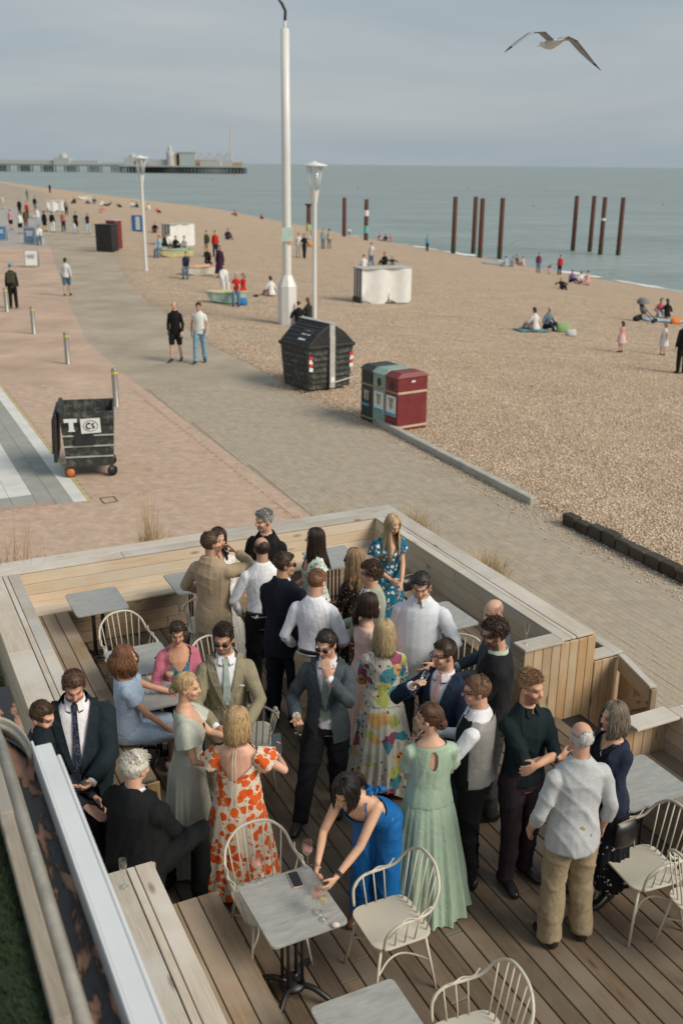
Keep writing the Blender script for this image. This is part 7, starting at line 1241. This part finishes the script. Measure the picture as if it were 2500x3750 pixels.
for x, y, t, bt, pose, lab, kw in (
    (438, 656, LBL, WT, 'sit', 'person in pale blue sitting at the left of the bathing group', {}), (482, 658, (.3, .28, .3), WT, 'sit', 'person in grey sitting in the bathing group', {}), (508, 640, BRN, PNK, 'sit', 'dark-haired bather in the middle of the group', {}), (548, 652, (.58, .40, .30), PNK, 'sit', 'bare-backed bather at the right of the group', {}), (640, 696, (.16, .04, .09), DEN, 'stand', 'person in maroon top with black backpack by the water', {}), (708, 701, REDT, (.55, .37, .28), 'stand', 'small child in red bending at the water edge', dict(H=1.0, lean=50)), (776, 709, REDT, BK, 'stand', 'person in red t-shirt and black trousers looking out to sea', dict(yaw_=90)), (795, 796, BK, BK, 'lie', 'person in black lying on the shingle before the bathers', dict(lod=1)), (848, 757, (.16, .10, .30), NVY, 'sit', 'person in purple sitting by the water', {}), (905, 768, WT, PNK, 'sit', 'woman in white sitting between purple and pink', dict(sex='f', hs='bob')), (958, 762, (.58, .40, .33), PNK, 'sit', 'bather in pink at the end of the row', {}),
    (625, 1068, (.66, .60, .60), (.56, .36, .27), 'sit', 'woman in white shirt sitting on a teal towel', dict(lod=1, sex='f', hs='bob')), (692, 1058, (.14, .19, .23), NVY, 'sit', 'man in checked shirt and cap sitting on the teal towel', dict(lod=1, hc=(.42, .45, .47))), (1412, 975, (.5, .12, .14), WT, 'sit', 'woman in pink striped top sitting behind the pushchair', dict(sex='f', hs='bob')), (1462, 985, BK, WT, 'sit', 'woman in black top sitting beside the pushchair', dict(sex='f', hs='long')), (1165, 1202, PNK, (.62, .42, .40), 'stand', 'little girl in pink dress walking on the shingle', dict(H=1.12, sex='f', hs='long', dress=True, lod=1, sl=.4)), (1432, 1222, WT, (.6, .6, .62), 'stand', 'curly-haired little girl in white dress walking on the shingle', dict(H=1.15, sex='f', hs='bob', dress=True, lod=1, sl=.4)), (1548, 1338, BK, BK, 'stand', 'person all in black at the right edge of the beach', dict(lod=1, H=1.75))):
    u, v = Z8(x, y); kw = dict(kw); yw = kw.pop('yaw_', None) or random.choice((-90, -60, 95, 120, -150)); out(lab, u, v, t, bt, yw, pose=pose, **{**dict(lod=2), **kw})
def thing_box(name, x, y, d, mat, label, cat, rz=0.):
    return bag(name, GB(x, y), rz + .4, d[0] * .8, d[1] * .8, d[2] * .75, mat, label, True, cat)
def towel(x, y, w, l, c, label, rz=0.):
    p = GB(x, y); n = 8; X, Y = np.meshgrid(np.linspace(-w / 2, w / 2, n), np.linspace(-l / 2, l / 2, n)); xs, ys = X * math.cos(rz) - Y * math.sin(rz) + p.x, X * math.sin(rz) + Y * math.cos(rz) + p.y; Z = beach_z(xs, ys) + .05 + .012 * np.sin(X * 9 + Y * 7); o = grid_mesh('beach_towel', xs, ys, Z, cl(c)); sm = o.modifiers.new('t', 'SOLIDIFY'); sm.thickness = .012; return tag(o, label, 'towel')
u, v = Z8(600, 1066); towel(u, v, 1.3, .9, (.10, .27, .29), 'teal towel under the couple on the shingle', .2); u, v = Z8(372, 642); towel(u, v, 2.6, 1.4, (.05, .35, .50), 'bright blue towel left of the bathing group'); u, v = Z8(1440, 1002); towel(u, v, 2.0, 1.0, (.30, .45, .58), 'pale blue towel beside the pushchair')
u, v = Z8(800, 1075); thing_box('beach_bag', u, v, (.8, .5, .5), cl((.22, .34, .14)), 'bright green bag beside the couple on the teal towel', 'bag'); u, v = Z8(850, 1098); thing_box('beach_bag', u, v, (.6, .45, .35), cl((.45, .45, .47)), 'grey bag in front of the bright green one', 'bag'); u, v = Z8(1515, 1020); thing_box('beach_bag', u, v, (.7, .4, .4), cl((.62, .20, .05)), 'orange bag at the right by the pale towel', 'bag'); u, v = Z7(150, 900); thing_box('beach_bag', u, v, (.6, .45, .40), cl((.03, .16, .38)), 'blue bag on the ground by the mint boat', 'bag'); u, v = Z7(585, 528); thing_box('beach_bag', u, v, (.7, .5, .5), cl((.62, .25, .05)), 'orange bag left of the lamp post', 'bag'); u, v = Z7(238, 848); thing_box('beach_shoe', u, v, (.32, .2, .12), cl(BK), 'dark shoes left on the shingle near the mast', 'shoe')
flush()
